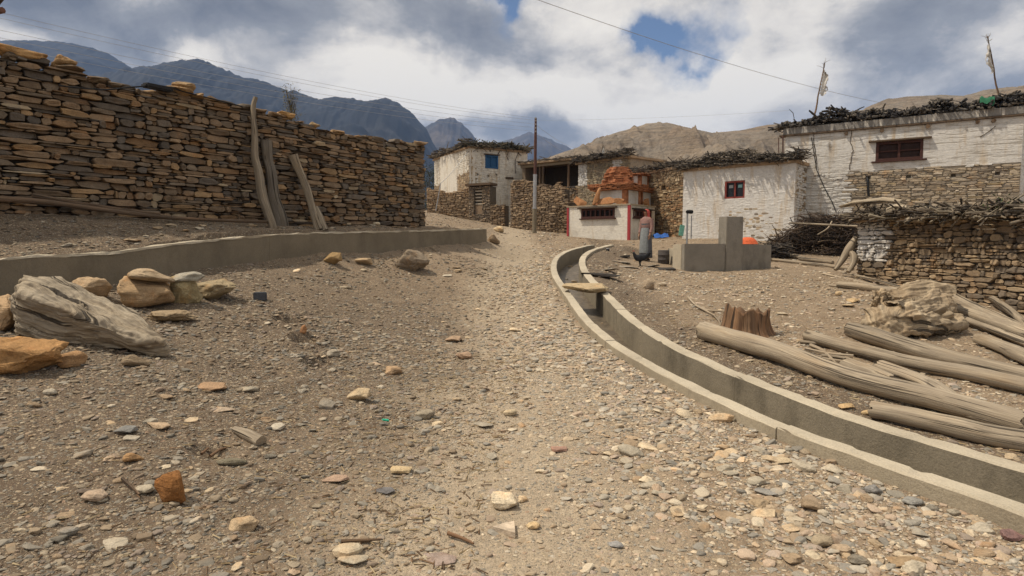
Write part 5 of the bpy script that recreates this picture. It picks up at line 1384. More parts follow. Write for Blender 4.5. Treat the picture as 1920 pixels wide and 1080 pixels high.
stone_px(400, 737, 52, 22, (.36, .24, .15), 'brown rock at the edge of the driftwood shadow', ROCKS[3], seed=22)
stone_px(128, 1010, 40, 22, (.23, .215, .19), 'smooth grey oval stone at the bottom left', PEBBLES[1], seed=23, thick=.045)
stone_px(435, 876, 58, 16, (.19, .17, .125), 'long dark rounded stone behind the upright rusty rock', PEBBLES[2], seed=24, depth_ratio=.35, thick=.05, rz=.1)
stone_px(630, 910, 52, 28, (.38, .27, .20), 'pinkish flat slab left of the middle of the path', SLATES[0], seed=25, thick=.03)
stone_px(722, 930, 40, 22, (.16, .155, .16), 'blue-grey flat pebble left of the middle of the path', PEBBLES[0], seed=26, thick=.02)
stone_px(752, 892, 42, 18, (.50, .39, .24), 'yellowish tan flat stone left of the middle of the path', SLATES[1], seed=27, thick=.03)
stone_px(797, 788, 40, 24, (.30, .26, .20), 'rounded grey-tan stone right of the green scrap', PEBBLES[1], seed=28)
stone_px(738, 704, 34, 20, (.40, .28, .175), 'brown-tan angular stone in the middle distance of the path', ROCKS[4], seed=29)
stone_px(870, 676, 34, 18, (.34, .24, .17), 'reddish brown stone on the left of the wheel track', ROCKS[5], seed=30)
stone_px(850, 644, 32, 16, (.36, .26, .18), 'tan stone just above the reddish brown one on the track', ROCKS[0], seed=31)
stone_px(626, 671, 26, 16, (.36, .32, .26), 'pale grey stone on the left bank above the path', ROCKS[2], seed=32)
stone_px(1437, 936, 46, 30, (.26, .25, .235), 'square grey slate chip among the gravel near the channel', SLATES[2], seed=33, thick=.03)
stone_px(1462, 872, 44, 34, (.45, .37, .26), 'pale tan slab leaning in the gravel near the channel', SLATES[3], seed=34, thick=.04)
stone_px(1640, 932, 34, 26, (.26, .255, .25), 'grey pitted rock lying against the channel kerb', ROCKS[1], seed=35)
stone_px(1710, 952, 40, 22, (.29, .285, .27), 'pale grey rounded rock by the channel kerb', PEBBLES[2], seed=36)
stone_px(1895, 1020, 44, 28, (.24, .15, .145), 'purple-brown rock at the right edge by the channel', ROCKS[3], seed=37)
stone_px(1216, 543, 22, 20, (.34, .27, .20), 'upright grey-brown rock on the soil right of the stone bridge', ROCKS[4], seed=38)
stone_px(1242, 538, 16, 9, (.42, .36, .28), 'small pale rock right of the upright grey-brown one', ROCKS[5], seed=39)
stone_px(1480, 750, 34, 18, (.34, .29, .23), 'grey flat stone between the channel and the longest pole', SLATES[4], seed=40, thick=.05)
stone_px(1586, 770, 30, 16, (.44, .31, .17), 'orange-tan stone by the end of the short grey pole', ROCKS[0], seed=41)
stone_px(1627, 780, 22, 14, (.48, .36, .21), 'small yellow stone by the end of the short grey pole', ROCKS[1], seed=42)
stone_px(1600, 568, 24, 14, (.46, .34, .2), 'yellow tan flat stone left of the large root stump', SLATES[5], seed=43, thick=.08)
stone_px(1590, 578, 24, 10, (.44, .34, .22), 'lower tan flat stone left of the large root stump', SLATES[0], seed=44, thick=.05)
stone_px(1572, 556, 14, 10, (.50, .38, .24), 'small round tan stone left of the large root stump', PEBBLES[0], seed=45)
stone_px(1048, 850, 32, 16, (.38, .24, .19), 'reddish flat stone on the right of the wheel track', SLATES[1], seed=46, thick=.03)
stone_px(957, 782, 28, 16, (.48, .40, .28), 'cream pebble in the middle of the wheel track', PEBBLES[1], seed=47)
stone_px(905, 805, 40, 14, (.36, .32, .26), 'thin grey slate flake left of the wheel track', SLATES[2], seed=48, thick=.025)
stone_px(1155, 1030, 30, 16, (.28, .275, .275), 'blue-grey pebble at the bottom right of the track', PEBBLES[2], seed=49)
stone_px(1540, 1030, 46, 26, (.34, .28, .2), 'brown-grey rounded stone low in the gravel by the right edge', PEBBLES[0], seed=50, thick=.05)
stone_px(1576, 1044, 42, 24, (.40, .31, .22), 'tan stone right of the brown-grey rounded one in the gravel', PEBBLES[1], seed=51, thick=.05)
stone_px(1700, 1070, 70, 22, (.33, .24, .15), 'long brown slab at the bottom right of the gravel', SLATES[3], seed=52, depth_ratio=.4, thick=.05)
# slab bridging the channel
p = P(1086, 556, 11.6); s0 = hit(1045, 548)
me = rock_mesh('stone_slab', 557, 26, 1, .12, 3, .03)
i_ = int(np.argmin(np.abs(RY-11.75))); c_ = RCs[i_]; la = latR[i_]
o = bpy.data.objects.new('stone_slab', me); COL.objects.link(o)
o.location = (c_.x+la[0]*WID*.5, c_.y+la[1]*WID*.5, c_.z+.02); o.scale = (.90, .72, .13); o.rotation_euler = (.07, .0, math.atan2(la[1], la[0])-.25); o.color = (.40, .315, .20, 1)
tag(o, 'flat tan stone slab bridging the concrete channel', 'stone slab')
# short cut piece of log and green scrap in the foreground
p0, p1 = hit(440, 812), hit(490, 836)
mb = MB(); mb.tube([p0+Vector((0, 0, .03)), (p0+p1)/2+Vector((0, 0, .035)), p1+Vector((0, 0, .03))], [.025, .045, .05], 14, (.5, .5, .5), 0, True, 1, .15, 5); mb.build('log_offcut', M['wood'], None, 'short offcut of a pole lying in the left foreground', 'log', origin=tuple(p1))
p = hit(723, 790); mb = MB(); mb.box((p.x, p.y, p.z+.012), .06, .035, .012, .4, (.03, .38, .24), 0, .004, (.1, .2)); mb.build('plastic_scrap', M['tint'], None, 'tiny bright green plastic scrap on the soil', 'litter')
twig([(840, 1008), (868, 1018), (888, 1028)], .012, 'short reddish brown stick near the bottom of the path', mat='rotwood')
twig([(1418, 896), (1432, 904)], .01, 'thin dark splinter of wood in the gravel near the channel', mat='brownwood')
for i, pts in enumerate([[(395, 862), (412, 850), (425, 846)], [(378, 858), (392, 846)], [(640, 1024), (716, 1020)], [(230, 905), (262, 935)]]):
    twig(pts, .012, ('rotten brown bark strip near the long dark stone', 'second rotten bark strip left of the long dark stone', 'thin straw-coloured stick lying left of the bottom centre', 'dark stick beside the pinkish round stone')[i], mat='rotwood' if i < 2 else 'brownwood')
# small hole with crumbling earth: little rusty lump
stone_px(570, 632, 14, 18, (.34, .18, .09), 'small rusty lump by the hollow in the left bank', ROCKS[2], seed=60)
# ------------------------------------------------------------------ larger loose stones, each its own object
rnd = random.Random(77)
cnt = 0
zones = [  # (px range, py range, n, width px range at that row, grey share, label, group)
 ((1130, 1880), (760, 1075), 72, (26, 56), .42, 'flat grey or tan stone in the gravel along the outside of the channel kerb', 'stones along the channel'),
 ((30, 620), (720, 1075), 42, (20, 44), .45, 'flat weathered stone lying on the dark soil of the left foreground', 'stones on the left soil'),
 ((640, 1120), (600, 1075), 26, (18, 38), .4, 'loose tan or grey stone lying on the trodden path', 'stones on the path'),
 ((480, 900), (480, 740), 18, (14, 28), .3, 'tan stone scattered on the bank below the left channel wall', 'stones on the bank'),
 ((1200, 1560), (520, 700), 18, (9, 22), .3, 'small pale stone scattered on the soil beyond the channel', 'stones beyond the channel'),
 ((1380, 1900), (690, 900), 14, (14, 30), .3, 'pale stone on the soil between the channel and the poles', 'stones by the poles')]
for (x0, x1), (y0, y1), n_, wr_, gs, lab, grp in zones:
    k = 0; tries = 0
    while k < n_ and tries < 2000:
        tries += 1
        px, py = rnd.uniform(x0, x1), rnd.uniform(y0, y1)
        p = hit(px, py)
        s = float(sR(p.x, p.y))
        if grp == 'stones along the channel' and not (-1.5 < s < -.08): continue
        if grp == 'stones on the path' and s > -.2: continue
        if grp in ('stones beyond the channel', 'stones by the poles') and s < WID+.12: continue
        if float(sL(p.x, p.y)) > -.1: continue
        w = rnd.uniform(*wr_)*rnd.uniform(.6, 1)*p.y/F
        me = rnd.choice(SLATES+SLATES+PEBBLES+ROCKS[:3])
        th = w*rnd.uniform(.16, .36) if me in SLATES else w*rnd.uniform(.3, .5)
        place_rock(me, p, (w, w*rnd.uniform(.55, 1), th), rnd.uniform(0, 6.3), loosecol(rnd, gs), 'stone', .26, (rnd.gauss(0, .12), rnd.gauss(0, .12)), lab, 'stone', grp)
        k += 1
# ------------------------------------------------------------------ gravel: too many to count, one object
rg = np.random.RandomState(5)
def gravel_points():
    P_, S_, R_, I_, C_ = [], [], [], [], []
    def emit(n, d0, d1, smin, smax, keep, grey):
        r = np.exp(rg.uniform(np.log(d0), np.log(d1), n)) if False else np.sqrt(rg.uniform(d0*d0, d1*d1, n))
        a = rg.uniform(-.76, .76, n)
        x = np.sin(a)*r*1.02; y = np.cos(a)*r
        s = sR(x, y); sl = sL(x, y)
        chan = (s > -.01) & (s < WID+.02) & (y < RY[-1]+.2)
        wallz = (sl > -.03) & (sl < .62) & (y < 20.6)
        inhouse = np.zeros(n, bool)
        for fc, dp in ((fb, 6), (fs_, 4.2), (fe, 3)):
            u = (x-fc.A.x)*fc.u.x+(y-fc.A.y)*fc.u.y; w = (x-fc.A.x)*fc.n.x+(y-fc.A.y)*fc.n.y
            inhouse |= (u > -.1) & (u < fc.L+2.1) & (w < .05) & (w > -dp)
        wq = (x-WS.x)*nrm.x+(y-WS.y)*nrm.y; uq = (x-WS.x)*wdir.x+(y-WS.y)*wdir.y
        inhouse |= (wq < .06) & (wq > -.7) & (uq < WLEN+.02)
        pc = np.interp(y, PATHY, PATHX)
        cl = fbm(x*1.1, y*1.1, 6.1, 4)*.5+.5; cl2 = fbm(x*3.3, y*3.3, 2.1, 3)*.5+.5
        dens = .34+.8*ss(.42, .75, cl)*ss(.25, .6, cl2)
        strip = np.where(s < 0, np.exp(-((s+.6)/.95)**2), 0)
        dens = np.maximum(dens, strip*1.25*(.6+.6*cl2))
        track = np.exp(-((x-pc)/.42)**2)
        dens = dens*(1-.62*track*(1-strip))
        dens = np.where((y > 6) & (y < 12) & (x < pc) & (x > pc-2.2), np.maximum(dens, .75*ss(.35, .7, cl2)), dens)
        damp = (s > WID)*(1-ss(.4, 1.7, s-WID))*(y < 15); dens = np.where(s > WID, dens*.75, dens)*(1-.6*damp)
        k = (rg.rand(n) < dens*keep) & ~chan & ~wallz & ~inhouse
        x, y = x[k], y[k]; m_ = len(x)
        z = G(x, y)
        sz = smin*(smax/smin)**(rg.rand(m_)**1.9)
        sz = sz*np.where(strip[k] > .4, 1.15, 1)
        fl = rg.uniform(.18, .5, m_)
        sc = np.stack([sz, sz*rg.uniform(.5, 1, m_), sz*fl], -1)
        P_.append(np.stack([x, y, z-sz*fl*.36], -1)); S_.append(sc)
        R_.append(np.stack([rg.normal(0, .16, m_), rg.normal(0, .16, m_), rg.uniform(0, 6.28, m_)], -1))
        I_.append(rg.randint(0, 9, m_))
        g_ = np.array(GREYS); b_ = np.array(BUFFS+REDS)
        isg = rg.rand(m_) < grey
        c = np.where(isg[:, None], g_[rg.randint(0, len(g_), m_)], b_[rg.randint(0, len(b_), m_)])*rg.uniform(.72, 1.12, (m_, 1))*(.64+.36*np.maximum(strip[k], ss(-1.1, .2, x-pc[k]))-.2*damp[k])[:, None]
        C_.append(c)
    emit(190000, 1.6, 8, .007, .034, .8, .42)
    emit(42000, 1.8, 9.5, .024, .088, .55, .42)
    emit(120000, 7, 17, .02, .095, .55, .33)
    emit(70000, 15, 36, .035, .15, .4, .3)
    return [np.concatenate(q) for q in (P_, S_, R_, I_, C_)]
gp, gs_, gr, gi, gc = gravel_points()
me = bpy.data.meshes.new('gravel'); me.vertices.add(len(gp)); me.vertices.foreach_set('co', gp.astype(np.float32).ravel())
for nm, ty, ar in (('scl', 'FLOAT_VECTOR', gs_), ('rot', 'FLOAT_VECTOR', gr)):
    at = me.attributes.new(nm, ty, 'POINT'); at.data.foreach_set('vector', ar.astype(np.float32).ravel())
at = me.attributes.new('idx', 'INT', 'POINT'); at.data.foreach_set('value', gi.astype(np.int32))
at = me.attributes.new('tint', 'FLOAT_COLOR', 'POINT'); at.data.foreach_set('color', np.concatenate([gc, np.ones((len(gc), 1))], 1).astype(np.float32).ravel())
me.materials.append(M['gravel'])
gravel = bpy.data.objects.new('gravel', me); COL.objects.link(gravel)
tag(gravel, 'grey and tan gravel and stone chips strewn over the lane', 'gravel', kind='stuff')
ng = bpy.data.node_groups.new('gravel_scatter', 'GeometryNodeTree')
ng.interface.new_socket('Geometry', in_out='INPUT', socket_type='NodeSocketGeometry'); ng.interface.new_socket('Geometry', in_out='OUTPUT', socket_type='NodeSocketGeometry')
gi_ = ng.nodes.new('NodeGroupInput'); go_ = ng.nodes.new('NodeGroupOutput'); iop = ng.nodes.new('GeometryNodeInstanceOnPoints')
jn = ng.nodes.new('GeometryNodeJoinGeometry')
src = []
for m_ in SLATES+PEBBLES:
    so_ = next(o for o in scene.objects if o.type == 'MESH' and o.data == m_)
    oi = ng.nodes.new('GeometryNodeObjectInfo'); oi.inputs['Object'].default_value = so_; oi.inputs['As Instance'].default_value = True; oi.transform_space = 'ORIGINAL'
    ng.links.new(oi.outputs['Geometry'], jn.inputs[0])
def na(name, ty):
    q = ng.nodes.new('GeometryNodeInputNamedAttribute'); q.data_type = ty; q.inputs['Name'].default_value = name
    return next(o for o in q.outputs if o.enabled and o.name == 'Attribute')
er = ng.nodes.new('FunctionNodeEulerToRotation')
ng.links.new(na('rot', 'FLOAT_VECTOR'), er.inputs[0]); ng.links.new(er.outputs[0], iop.inputs['Rotation'])
ng.links.new(na('scl', 'FLOAT_VECTOR'), iop.inputs['Scale']); ng.links.new(na('idx', 'INT'), iop.inputs['Instance Index'])
iop.inputs['Pick Instance'].default_value = True
ng.links.new(gi_.outputs[0], iop.inputs['Points']); ng.links.new(jn.outputs[0], iop.inputs['Instance'])
sm_ = ng.nodes.new('GeometryNodeSetMaterial'); sm_.inputs['Material'].default_value = M['gravel']
ng.links.new(iop.outputs[0], sm_.inputs[0]); ng.links.new(sm_.outputs[0], go_.inputs[0])
md = gravel.modifiers.new('scatter', 'NODES'); md.node_group = ng
# straw, chips of bark and twigs littering the dark soil
mb = MB(); rnd = random.Random(31)
for i in range(3600):
    if rnd.random() < .7:
        y = rnd.uniform(2.4, 8); x = np.interp(y, PATHY, PATHX)-abs(rnd.gauss(.3, 1.5))
    else:
        y = rnd.uniform(4, 11); x = float(np.interp(y, RY, RX))+WID+.25+abs(rnd.gauss(0, 1.2))
    x = float(x)
    if float(sL(x, y)) > -.1: continue
    z = Gs(x, y)+.005; a_ = rnd.uniform(0, 6.3); L_ = rnd.uniform(.015, .09); w_ = rnd.uniform(.002, .006)
    d = Vector((math.cos(a_), math.sin(a_), rnd.uniform(-.05, .12)))*L_; s_ = Vector((-math.sin(a_), math.cos(a_), 0))*w_
    c = Vector((x, y, z)); col = rnd.choice([(.30, .22, .12), (.18, .11, .06), (.10, .065, .04), (.38, .3, .18)])
    u_ = Vector((0, 0, w_))
    mb.add([c+s_, c-s_, c+u_, c+d+s_*.6, c+d-s_*.6, c+d+u_], [(0, 2, 5, 3), (2, 1, 4, 5), (0, 1, 2), (3, 5, 4), (0, 3, 4, 1)], col, 0, False)
mb.build('straw_litter', M['tint'], None, 'bits of straw, bark and twig littering the soil', 'litter', kind='stuff')
# crest stones lying loose on top of the dry stone wall
rnd = random.Random(19)
CRL = ['wide flat ochre slab capping the far left top of the dry stone wall', 'tan capstone standing up on the left top of the dry stone wall', 'dark flat capstone left of the dip in the wall top', 'rounded tan capstone right of the dip in the wall top', 'ochre capstone just right of the tallest post', 'small tan capstone near the sparse tree']
for i, (px, w_, h_) in enumerate(((40, .95, .22), (128, .40, .26), (190, .52, .14), (350, .42, .22), (540, .45, .2), (590, .35, .16))):
    u_, z_ = wu(px, 150); q = WS+wdir*u_-nrm*.15
    place_rock(ANG[i % 4], (q.x, q.y, wtop(u_)-.05), (w_, .42, h_), math.atan2(wdir.y, wdir.x)+rnd.uniform(-.1, .1), pal(rnd, [(.42, .26, .12), (.38, .25, .13), (.2, .15, .1), (.36, .25, .14), (.44, .27, .12), (.34, .25, .15)][i:i+1], [1]), 'capstone', 0, (0, rnd.uniform(-.15, .15)), CRL[i], 'capstone')
k = 0; u_ = .3
while u_ < WLEN-.3:
    w_ = rnd.uniform(.22, .5)
    q = WS+wdir*(u_+w_/2)-nrm*rnd.uniform(.0, .3)
    place_rock(rnd.choice(ANG+ROCKS), (q.x, q.y, wtop(u_+w_/2)-.09), (w_, rnd.uniform(.3, .5), rnd.uniform(.07, .15)), math.atan2(wdir.y, wdir.x)+rnd.uniform(-.25, .25), pal(rnd), 'capstone', 0, (rnd.uniform(-.1, .1), rnd.uniform(-.1, .1)), 'flat tan or brown stone laid loose along the crest of the dry stone wall', 'capstone', 'capstones along the dry stone wall')
    u_ += w_*rnd.uniform(.75, 1.3)
# rubble round the foot of the walls and on the strip behind the left channel
lumps((-5.6, 10.4), 1, (.1, .1), (.2, .3), 1, 'tan stone lying at the foot of the dry stone wall', 'stones at the wall foot')
rnd = random.Random(23)
for i in range(26):
    y = rnd.uniform(8.6, 17); u_ = rnd.random()
    xl = float(np.interp(y, LY, LX))
    x = xl-rnd.uniform(.72, 1.35); s = rnd.uniform(.06, .26)
    place_rock(rnd.choice(SLATES+ROCKS), (x, y, Gs(x, y)), (s, s*rnd.uniform(.5, 1), s*rnd.uniform(.15, .4)), rnd.uniform(0, 6.3), loosecol(rnd, .25), 'stone', .12, (rnd.gauss(0, .1), rnd.gauss(0, .1)), 'tan stone on the rubble strip between the channel wall and the dry stone wall', 'stone', 'stones on the rubble strip')

# stones and silt fallen into the channel
rnd = random.Random(91)
for i in range(14):
    k_ = rnd.randrange(8, len(RCs)-4); c_ = RCs[k_]; la = latR[k_]; o_ = KW+rnd.uniform(.08, GAP-.08); s = rnd.uniform(.06, .2)
    place_rock(rnd.choice(SLATES+PEBBLES), (c_.x+la[0]*o_, c_.y+la[1]*o_, c_.z-.40), (s, s*rnd.uniform(.5, 1), s*rnd.uniform(.2, .45)), rnd.uniform(0, 6.3), tuple(x*.7 for x in loosecol(rnd, .4)), 'stone', .15, (rnd.gauss(0, .15), rnd.gauss(0, .15)), 'stone fallen onto the bed of the irrigation channel', 'stone', 'stones in the channel bed')
# ------------------------------------------------------------------ concrete tap stand
TA = P(1283, 507, 16.7); TB = P(1446, 506, 17.5)
ft = Facade(TA, TB)
tz0 = min(TA.z, TB.z)-.15
tap = thing('tap_stand', 'grey concrete water tap stand with a tall pillar between low trough walls', 'tap stand', (TA.x, TA.y, TA.z), ft.rz)
zl = (ft.px(1283, 455)[1]+ft.px(1440, 459)[1])/2; zp_ = ft.px(1370, 406)[1]
up0 = ft.px(1361, 450)[0]; up1 = ft.px(1392, 450)[0]
mb = MB(); ft.box(mb, 0, up0-.003, tz0, zl, -.16, 0, bev=.012); mb.build('trough_wall', M['tapconcrete'], tap)
mb = MB(); ft.box(mb, up1+.003, ft.L, tz0, zl-.03, -.16, -.01, bev=.012); mb.build('trough_wall', M['tapconcrete'], tap)
mb = MB(); ft.box(mb, up0, up1, tz0, zp_, -.36, .03, bev=.015); mb.build('pillar', M['tapconcrete'], tap)
mb = MB(); ft.box(mb, 0, .16, tz0, zl-.02, -.62, -.163, bev=.012); mb.build('trough_wall', M['concrete'], tap)
mb = MB(); ft.box(mb, ft.L-.16, ft.L, tz0, zl-.05, -.95, -.163, bev=.012); mb.build('trough_wall', M['concrete'], tap)
mb = MB(); ft.box(mb, .17, ft.L-.17, tz0, tz0+.3, -.94, -.42); mb.build('trough_floor', M['concretedark'], tap)
# low concrete wall running off to its left
LA = P(1252, 491, 18.6); LB = P(1280, 500, 17.3)
f3 = Facade(LA, LB)
mb = MB(); zt3 = f3.px(1262, 466)[1]; f3.box(mb, 0, f3.L-.03, LA.z-.5, zt3, -.3, 0, bev=.015)
mb.build('concrete_block', M['concrete'], None, 'low pale concrete block wall joining the left side of the tap stand', 'low wall')
# blackened drum beside it
p = hit(1244, 494); mb = MB(); gz = p.z-.02
prof = [(.0, .0), (.15, .0), (.165, .02), (.165, .12), (.175, .13), (.165, .14), (.165, .26), (.175, .27), (.165, .28), (.165, .40), (.15, .42), (.13, .40), (.0, .39)]
n = 20; vs = [Vector((p.x+r*math.cos(k/n*6.283), p.y+r*math.sin(k/n*6.283), gz+z)) for r, z in prof for k in range(n)]
fs = [(i*n+k, i*n+(k+1) % n, (i+1)*n+(k+1) % n, (i+1)*n+k) for i in range(len(prof)-1) for k in range(n)]
mb.add(vs, fs, (.07, .06, .055), 0, True); mb.build('metal_drum', M['tint'], None, 'small dark dented metal drum standing before the low concrete block wall', 'drum')
# standpipe with a tap
u_ = ft.px(1308, 450)[0]; b0 = ft.pt(u_-.02, zl-.1, -.5)
sp_ = thing('standpipe', 'thin steel standpipe with a black tap head at the left of the pillar', 'standpipe', tuple(b0))
top = Vector((b0.x, b0.y, ft.px(1310, 397)[1]+.02))
mb = MB(); mb.tube([Vector((b0.x, b0.y, tz0)), top], .025, 10); mb.build('pipe', M['steel'], sp_)
mb = MB(); mb.tube([top+Vector((.12, 0, -.75)), top+Vector((.12, 0, -.1))], .016, 8); mb.build('pipe', M['steel'], sp_)
mb = MB(); mb.box(top+Vector((.06, 0, 0)), .2, .1, .1, .1, (.02, .02, .02), 0, .02); mb.build('tap_head', M['tint'], sp_)
# red-orange basin behind the right trough wall, blue sheet
def basin(c, rx, h, col, name, label, cat, mat='tint', sy=.8):
    mb = MB(); prof = [(.0, 1.0), (.25, .99), (.5, .9), (.75, .68), (.92, .35), (1.0, .05), (1.06, .0), (1.0, -.03)]; n = 28
    vs = [Vector((c[0]+rx*r*math.cos(k/n*6.283), c[1]+rx*sy*r*math.sin(k/n*6.283), c[2]+h*z)) for r, z in prof for k in range(n)]
    fs = [(i*n+k, i*n+(k+1) % n, (i+1)*n+(k+1) % n, (i+1)*n+k) for i in range(len(prof)-1) for k in range(n)]
    mb.add(vs, fs, col, 0, True); return mb.build(name, M[mat], None, label, cat)
c = ft.pt(ft.px(1424, 455)[0], zl-.01, -.52)
mb_ = basin((c.x, c.y, c.z), .29, .20, (.62, .13, .05), 'plastic_basin', 'bright orange plastic basin turned upside down behind the tap stand', 'basin')
mb = MB(); ft.box(mb, ft.px(1398, 455)[0], ft.L-.18, tz0+.3, zl-.02, -.93, -.17); 
mb.build('wash_ledge', M['tapconcrete'], tap)
p = hit(1241, 447); mb = MB(); gn = 16; vs = []; fs = []
for i in range(gn+1):
    for j in range(gn+1):
        x = (i/gn-.5)*.72; y = (j/gn)*.6
        vs.append(Vector((p.x+x, p.y+y, Gs(p.x+x, p.y+y)+.02+.24*math.exp(-((j/gn-.5)/.3)**2)*(.7+.6*float(fbm(x*4, .3, .4, 3)))+.05*float(fbm(x*7, y*7, .4, 3)))))
for i in range(gn):
    for j in range(gn): fs.append((i*(gn+1)+j, (i+1)*(gn+1)+j, (i+1)*(gn+1)+j+1, i*(gn+1)+j+1))
mb.add(vs, fs, (.035, .11, .36), 0, True); mb.build('blue_sheet', M['tint'], None, 'crumpled bright blue plastic sheet on the ground right of the shrine', 'plastic sheet')
p = P(1278, 432, 28.0); mb = MB(); mb.box(p, .24, .05, .5, .2, (.18, .42, .33), 0, .02, (.0, .15)); mb.build('green_cloth', M['tint'], None, 'small pale green cloth hanging at the corner of the small white house', 'cloth')
# dark short post and scraps by the far end of the channel
p = P(1139, 485, 19); mb = MB(); mb.tube([(p.x, p.y, Gs(p.x, p.y)-.1), (p.x, p.y, p.z+.14), (p.x+.01, p.y, p.z+.30)], [.05, .05, .055], 10, (.02, .02, .02)); mb.tube([(p.x+.01, p.y, p.z+.30), (p.x+.01, p.y, p.z+.325)], .05, 10, (.5, .5, .5)); mb.build('short_post', M['tint'], None, 'short black post with a pale top beside the far end of the channel', 'post')
rnd = random.Random(44)
for i, (px, py, w_, dk, lab) in enumerate(((1165, 493, .55, 0, 'flat grey slate lying by the black hen'), (1172, 484, .32, 1, 'dark bent scrap of metal behind the black hen'), (1135, 508, .75, 0, 'long flat slate on the damp soil by the channel'), (1250, 506, .5, 1, 'dark flat slab before the low concrete block wall'), (1125, 518, .9, 1, 'dark board lying on the damp grass by the channel'), (1178, 502, .6, 0, 'pale flat slate beside the hen'), (1222, 500, .5, 0, 'brown flat slate right of the black hen'))):
    p = hit(px, py); place_rock(SLATES[i % 6], (p.x, p.y, p.z), (w_, w_*.5, .05 if dk == 0 else .09), rnd.uniform(-.3, .3), (.30, .27, .23) if not dk else (.045, .04, .037), 'flat_slab', .1, (rnd.uniform(-.1, .1), rnd.uniform(-.15, .15)), lab, 'slab')
# ------------------------------------------------------------------ heap of brushwood below the large house
rnd = random.Random(55); mb = MB()
h0, h1 = P(1452, 482, 22.2), P(1604, 490, 20.2)
for i in range(1500):
    s = rnd.random(); b = h0+(h1-h0)*s; q = rnd.random()
    H_ = (.55+.75*ss(.1, .45, s))*(1.0-.15*ss(.85, 1, s))
    z = rnd.random()*H_; yy = rnd.uniform(0, 1.0)*(1-.35*z)
    c = Vector((b.x+yy*.5, b.y+yy, Gs(b.x, b.y)+z+.03))
    d = Vector((1, -.4, 0))*rnd.gauss(0, 1)+Vector((.4, 1, 0))*rnd.gauss(0, .6)+Vector((0, 0, rnd.gauss(0, .35)))
    stick(mb, c, rnd.uniform(.3, 1.1), rnd.uniform(.006, .018), d, rnd, rnd.choices([(.05,.038,.03),(.085,.06,.045),(.12,.085,.06),(.035,.028,.024),(.24,.18,.12)], (4, 3, 2, 3, .5))[0], bend=.3)
mb.build('brushwood_heap', M['brush'], None, 'big dark heap of tangled brushwood against the large white house', 'brushwood', kind='stuff')
twig_pts = [P(1533, 440, 20.6), P(1540, 436, 20.55), P(1552, 428, 20.5), P(1560, 415, 20.6)]
mb = MB(); mb.tube(smooth_line(twig_pts, .05), .022, 8, groove=.1, seed=3); mb.build('bent_branch', M['wood'], None, 'pale bent branch sticking out of the dark brushwood heap', 'branch')
mb = MB(); a_, b_ = P(1480, 418, 20.9), P(1608, 424, 19.2); mb.tube([a_, b_], .03, 8, groove=.1, seed=4); mb.build('top_pole', M['wood'], None, 'thin pole lying along the top of the dark brushwood heap', 'pole')
rnd = random.Random(56); mb = MB()
h0, h1 = P(1395, 470, 20.0), P(1482, 474, 20.5)
for i in range(260):
    s = rnd.random(); b = h0+(h1-h0)*s; z = rnd.random()*.42
    c = Vector((b.x, b.y+rnd.uniform(0, .7), Gs(b.x, b.y)+z+.1)); d = Vector((rnd.gauss(0, 1), rnd.gauss(0, .6), rnd.gauss(0, .3)))
    stick(mb, c, rnd.uniform(.3, .8), rnd.uniform(.01, .03), d, rnd, rnd.choice([(.03,.027,.025),(.05,.043,.036),(.085,.07,.055)]))
mb.build('firewood_heap', M['brush'], None, 'low dark firewood heap between the tap stand and the brushwood', 'firewood', kind='stuff')
# ------------------------------------------------------------------ utility pole, wires, flags
pb = P(1002, 436, 33.5); ptp = P(1004.5, 221, 33.5)
up = thing('utility_pole', 'tall slim steel utility pole, rusty above and grey below, by the ruined wall', 'utility pole', (pb.x, pb.y, pb.z))
zz = lambda f_: Vector((pb.x+(ptp.x-pb.x)*f_, pb.y, pb.z-.2+(ptp.z-pb.z+.2)*f_))
mb = MB(); mb.tube([zz(0), zz(.24)], .125, 14); mb.build('lower_section', M['concretedark'], up)
mb = MB(); mb.tube([zz(.2401), zz(.52)], .105, 14); mb.build('middle_section', M['steel'], up)
mb = MB(); mb.tube([zz(.5201), zz(.80), zz(1)], [.085, .08, .06], 14); mb.build('upper_section', M['rust'], up)
for f_, r_ in ((.24, .135), (.52, .115)):
    mb = MB(); mb.tube([zz(f_-.006), zz(f_+.006)], r_, 14); mb.build('collar', M['steel'], up)
ins = []
for f_ in (.995, .975, .945, .915, .885):
    q = zz(f_); mb = MB(); mb.tube([q+Vector((0, -.06, 0)), q+Vector((0, -.14, 0))], [.045, .035], 10, (.4, .38, .35)); mb.build('insulator', M['tint'], up); ins.append(q+Vector((0, -.12, 0)))
def wire(a, b, sag, r, label, group=None, name='power_line', mat='steel'):
    r *= .62; a, b = Vector(a), Vector(b); n = 30
    pts = [a.lerp(b, i/n)-Vector((0, 0, sag*4*(i/n)*(1-i/n))) for i in range(n+1)]
    mb = MB(); mb.tube(pts, r, 6); return mb.build(name, M[mat], None, label, 'wire', group, origin=tuple(a))
WLB = ['topmost of the power lines running from the steel pole to the upper left', 'second power line from the top running to the upper left', 'middle power line running from the steel pole to the upper left', 'fourth power line from the top running to the upper left', 'lowest power line running from the steel pole to the upper left']
for i, (y0, d0) in enumerate(((-30, 15), (-18, 15), (8, 15), (24, 15), (42, 15))):
    wire(P(-220, y0, d0), ins[i], .35, .0075, WLB[i], 'power lines on the left')
wire(ins[2]+Vector((0, .2, 0)), P(1090, 277, 80), .4, .012, 'upper power line dropping from the steel pole behind the shrine'); wire(ins[4]+Vector((0, .2, 0)), P(1075, 285, 80), .4, .012, 'lower power line dropping from the steel pole behind the shrine')
wire(P(940, -25, 12), fb.pt(fb.px(1700, 180)[0], zt+.35, .0), .25, .009, 'single wire slanting down to the roof of the large white house')
wire(ins[1], P(1482, 207, 30), .1, .006, 'faint wire running level from the steel pole to the large white house')
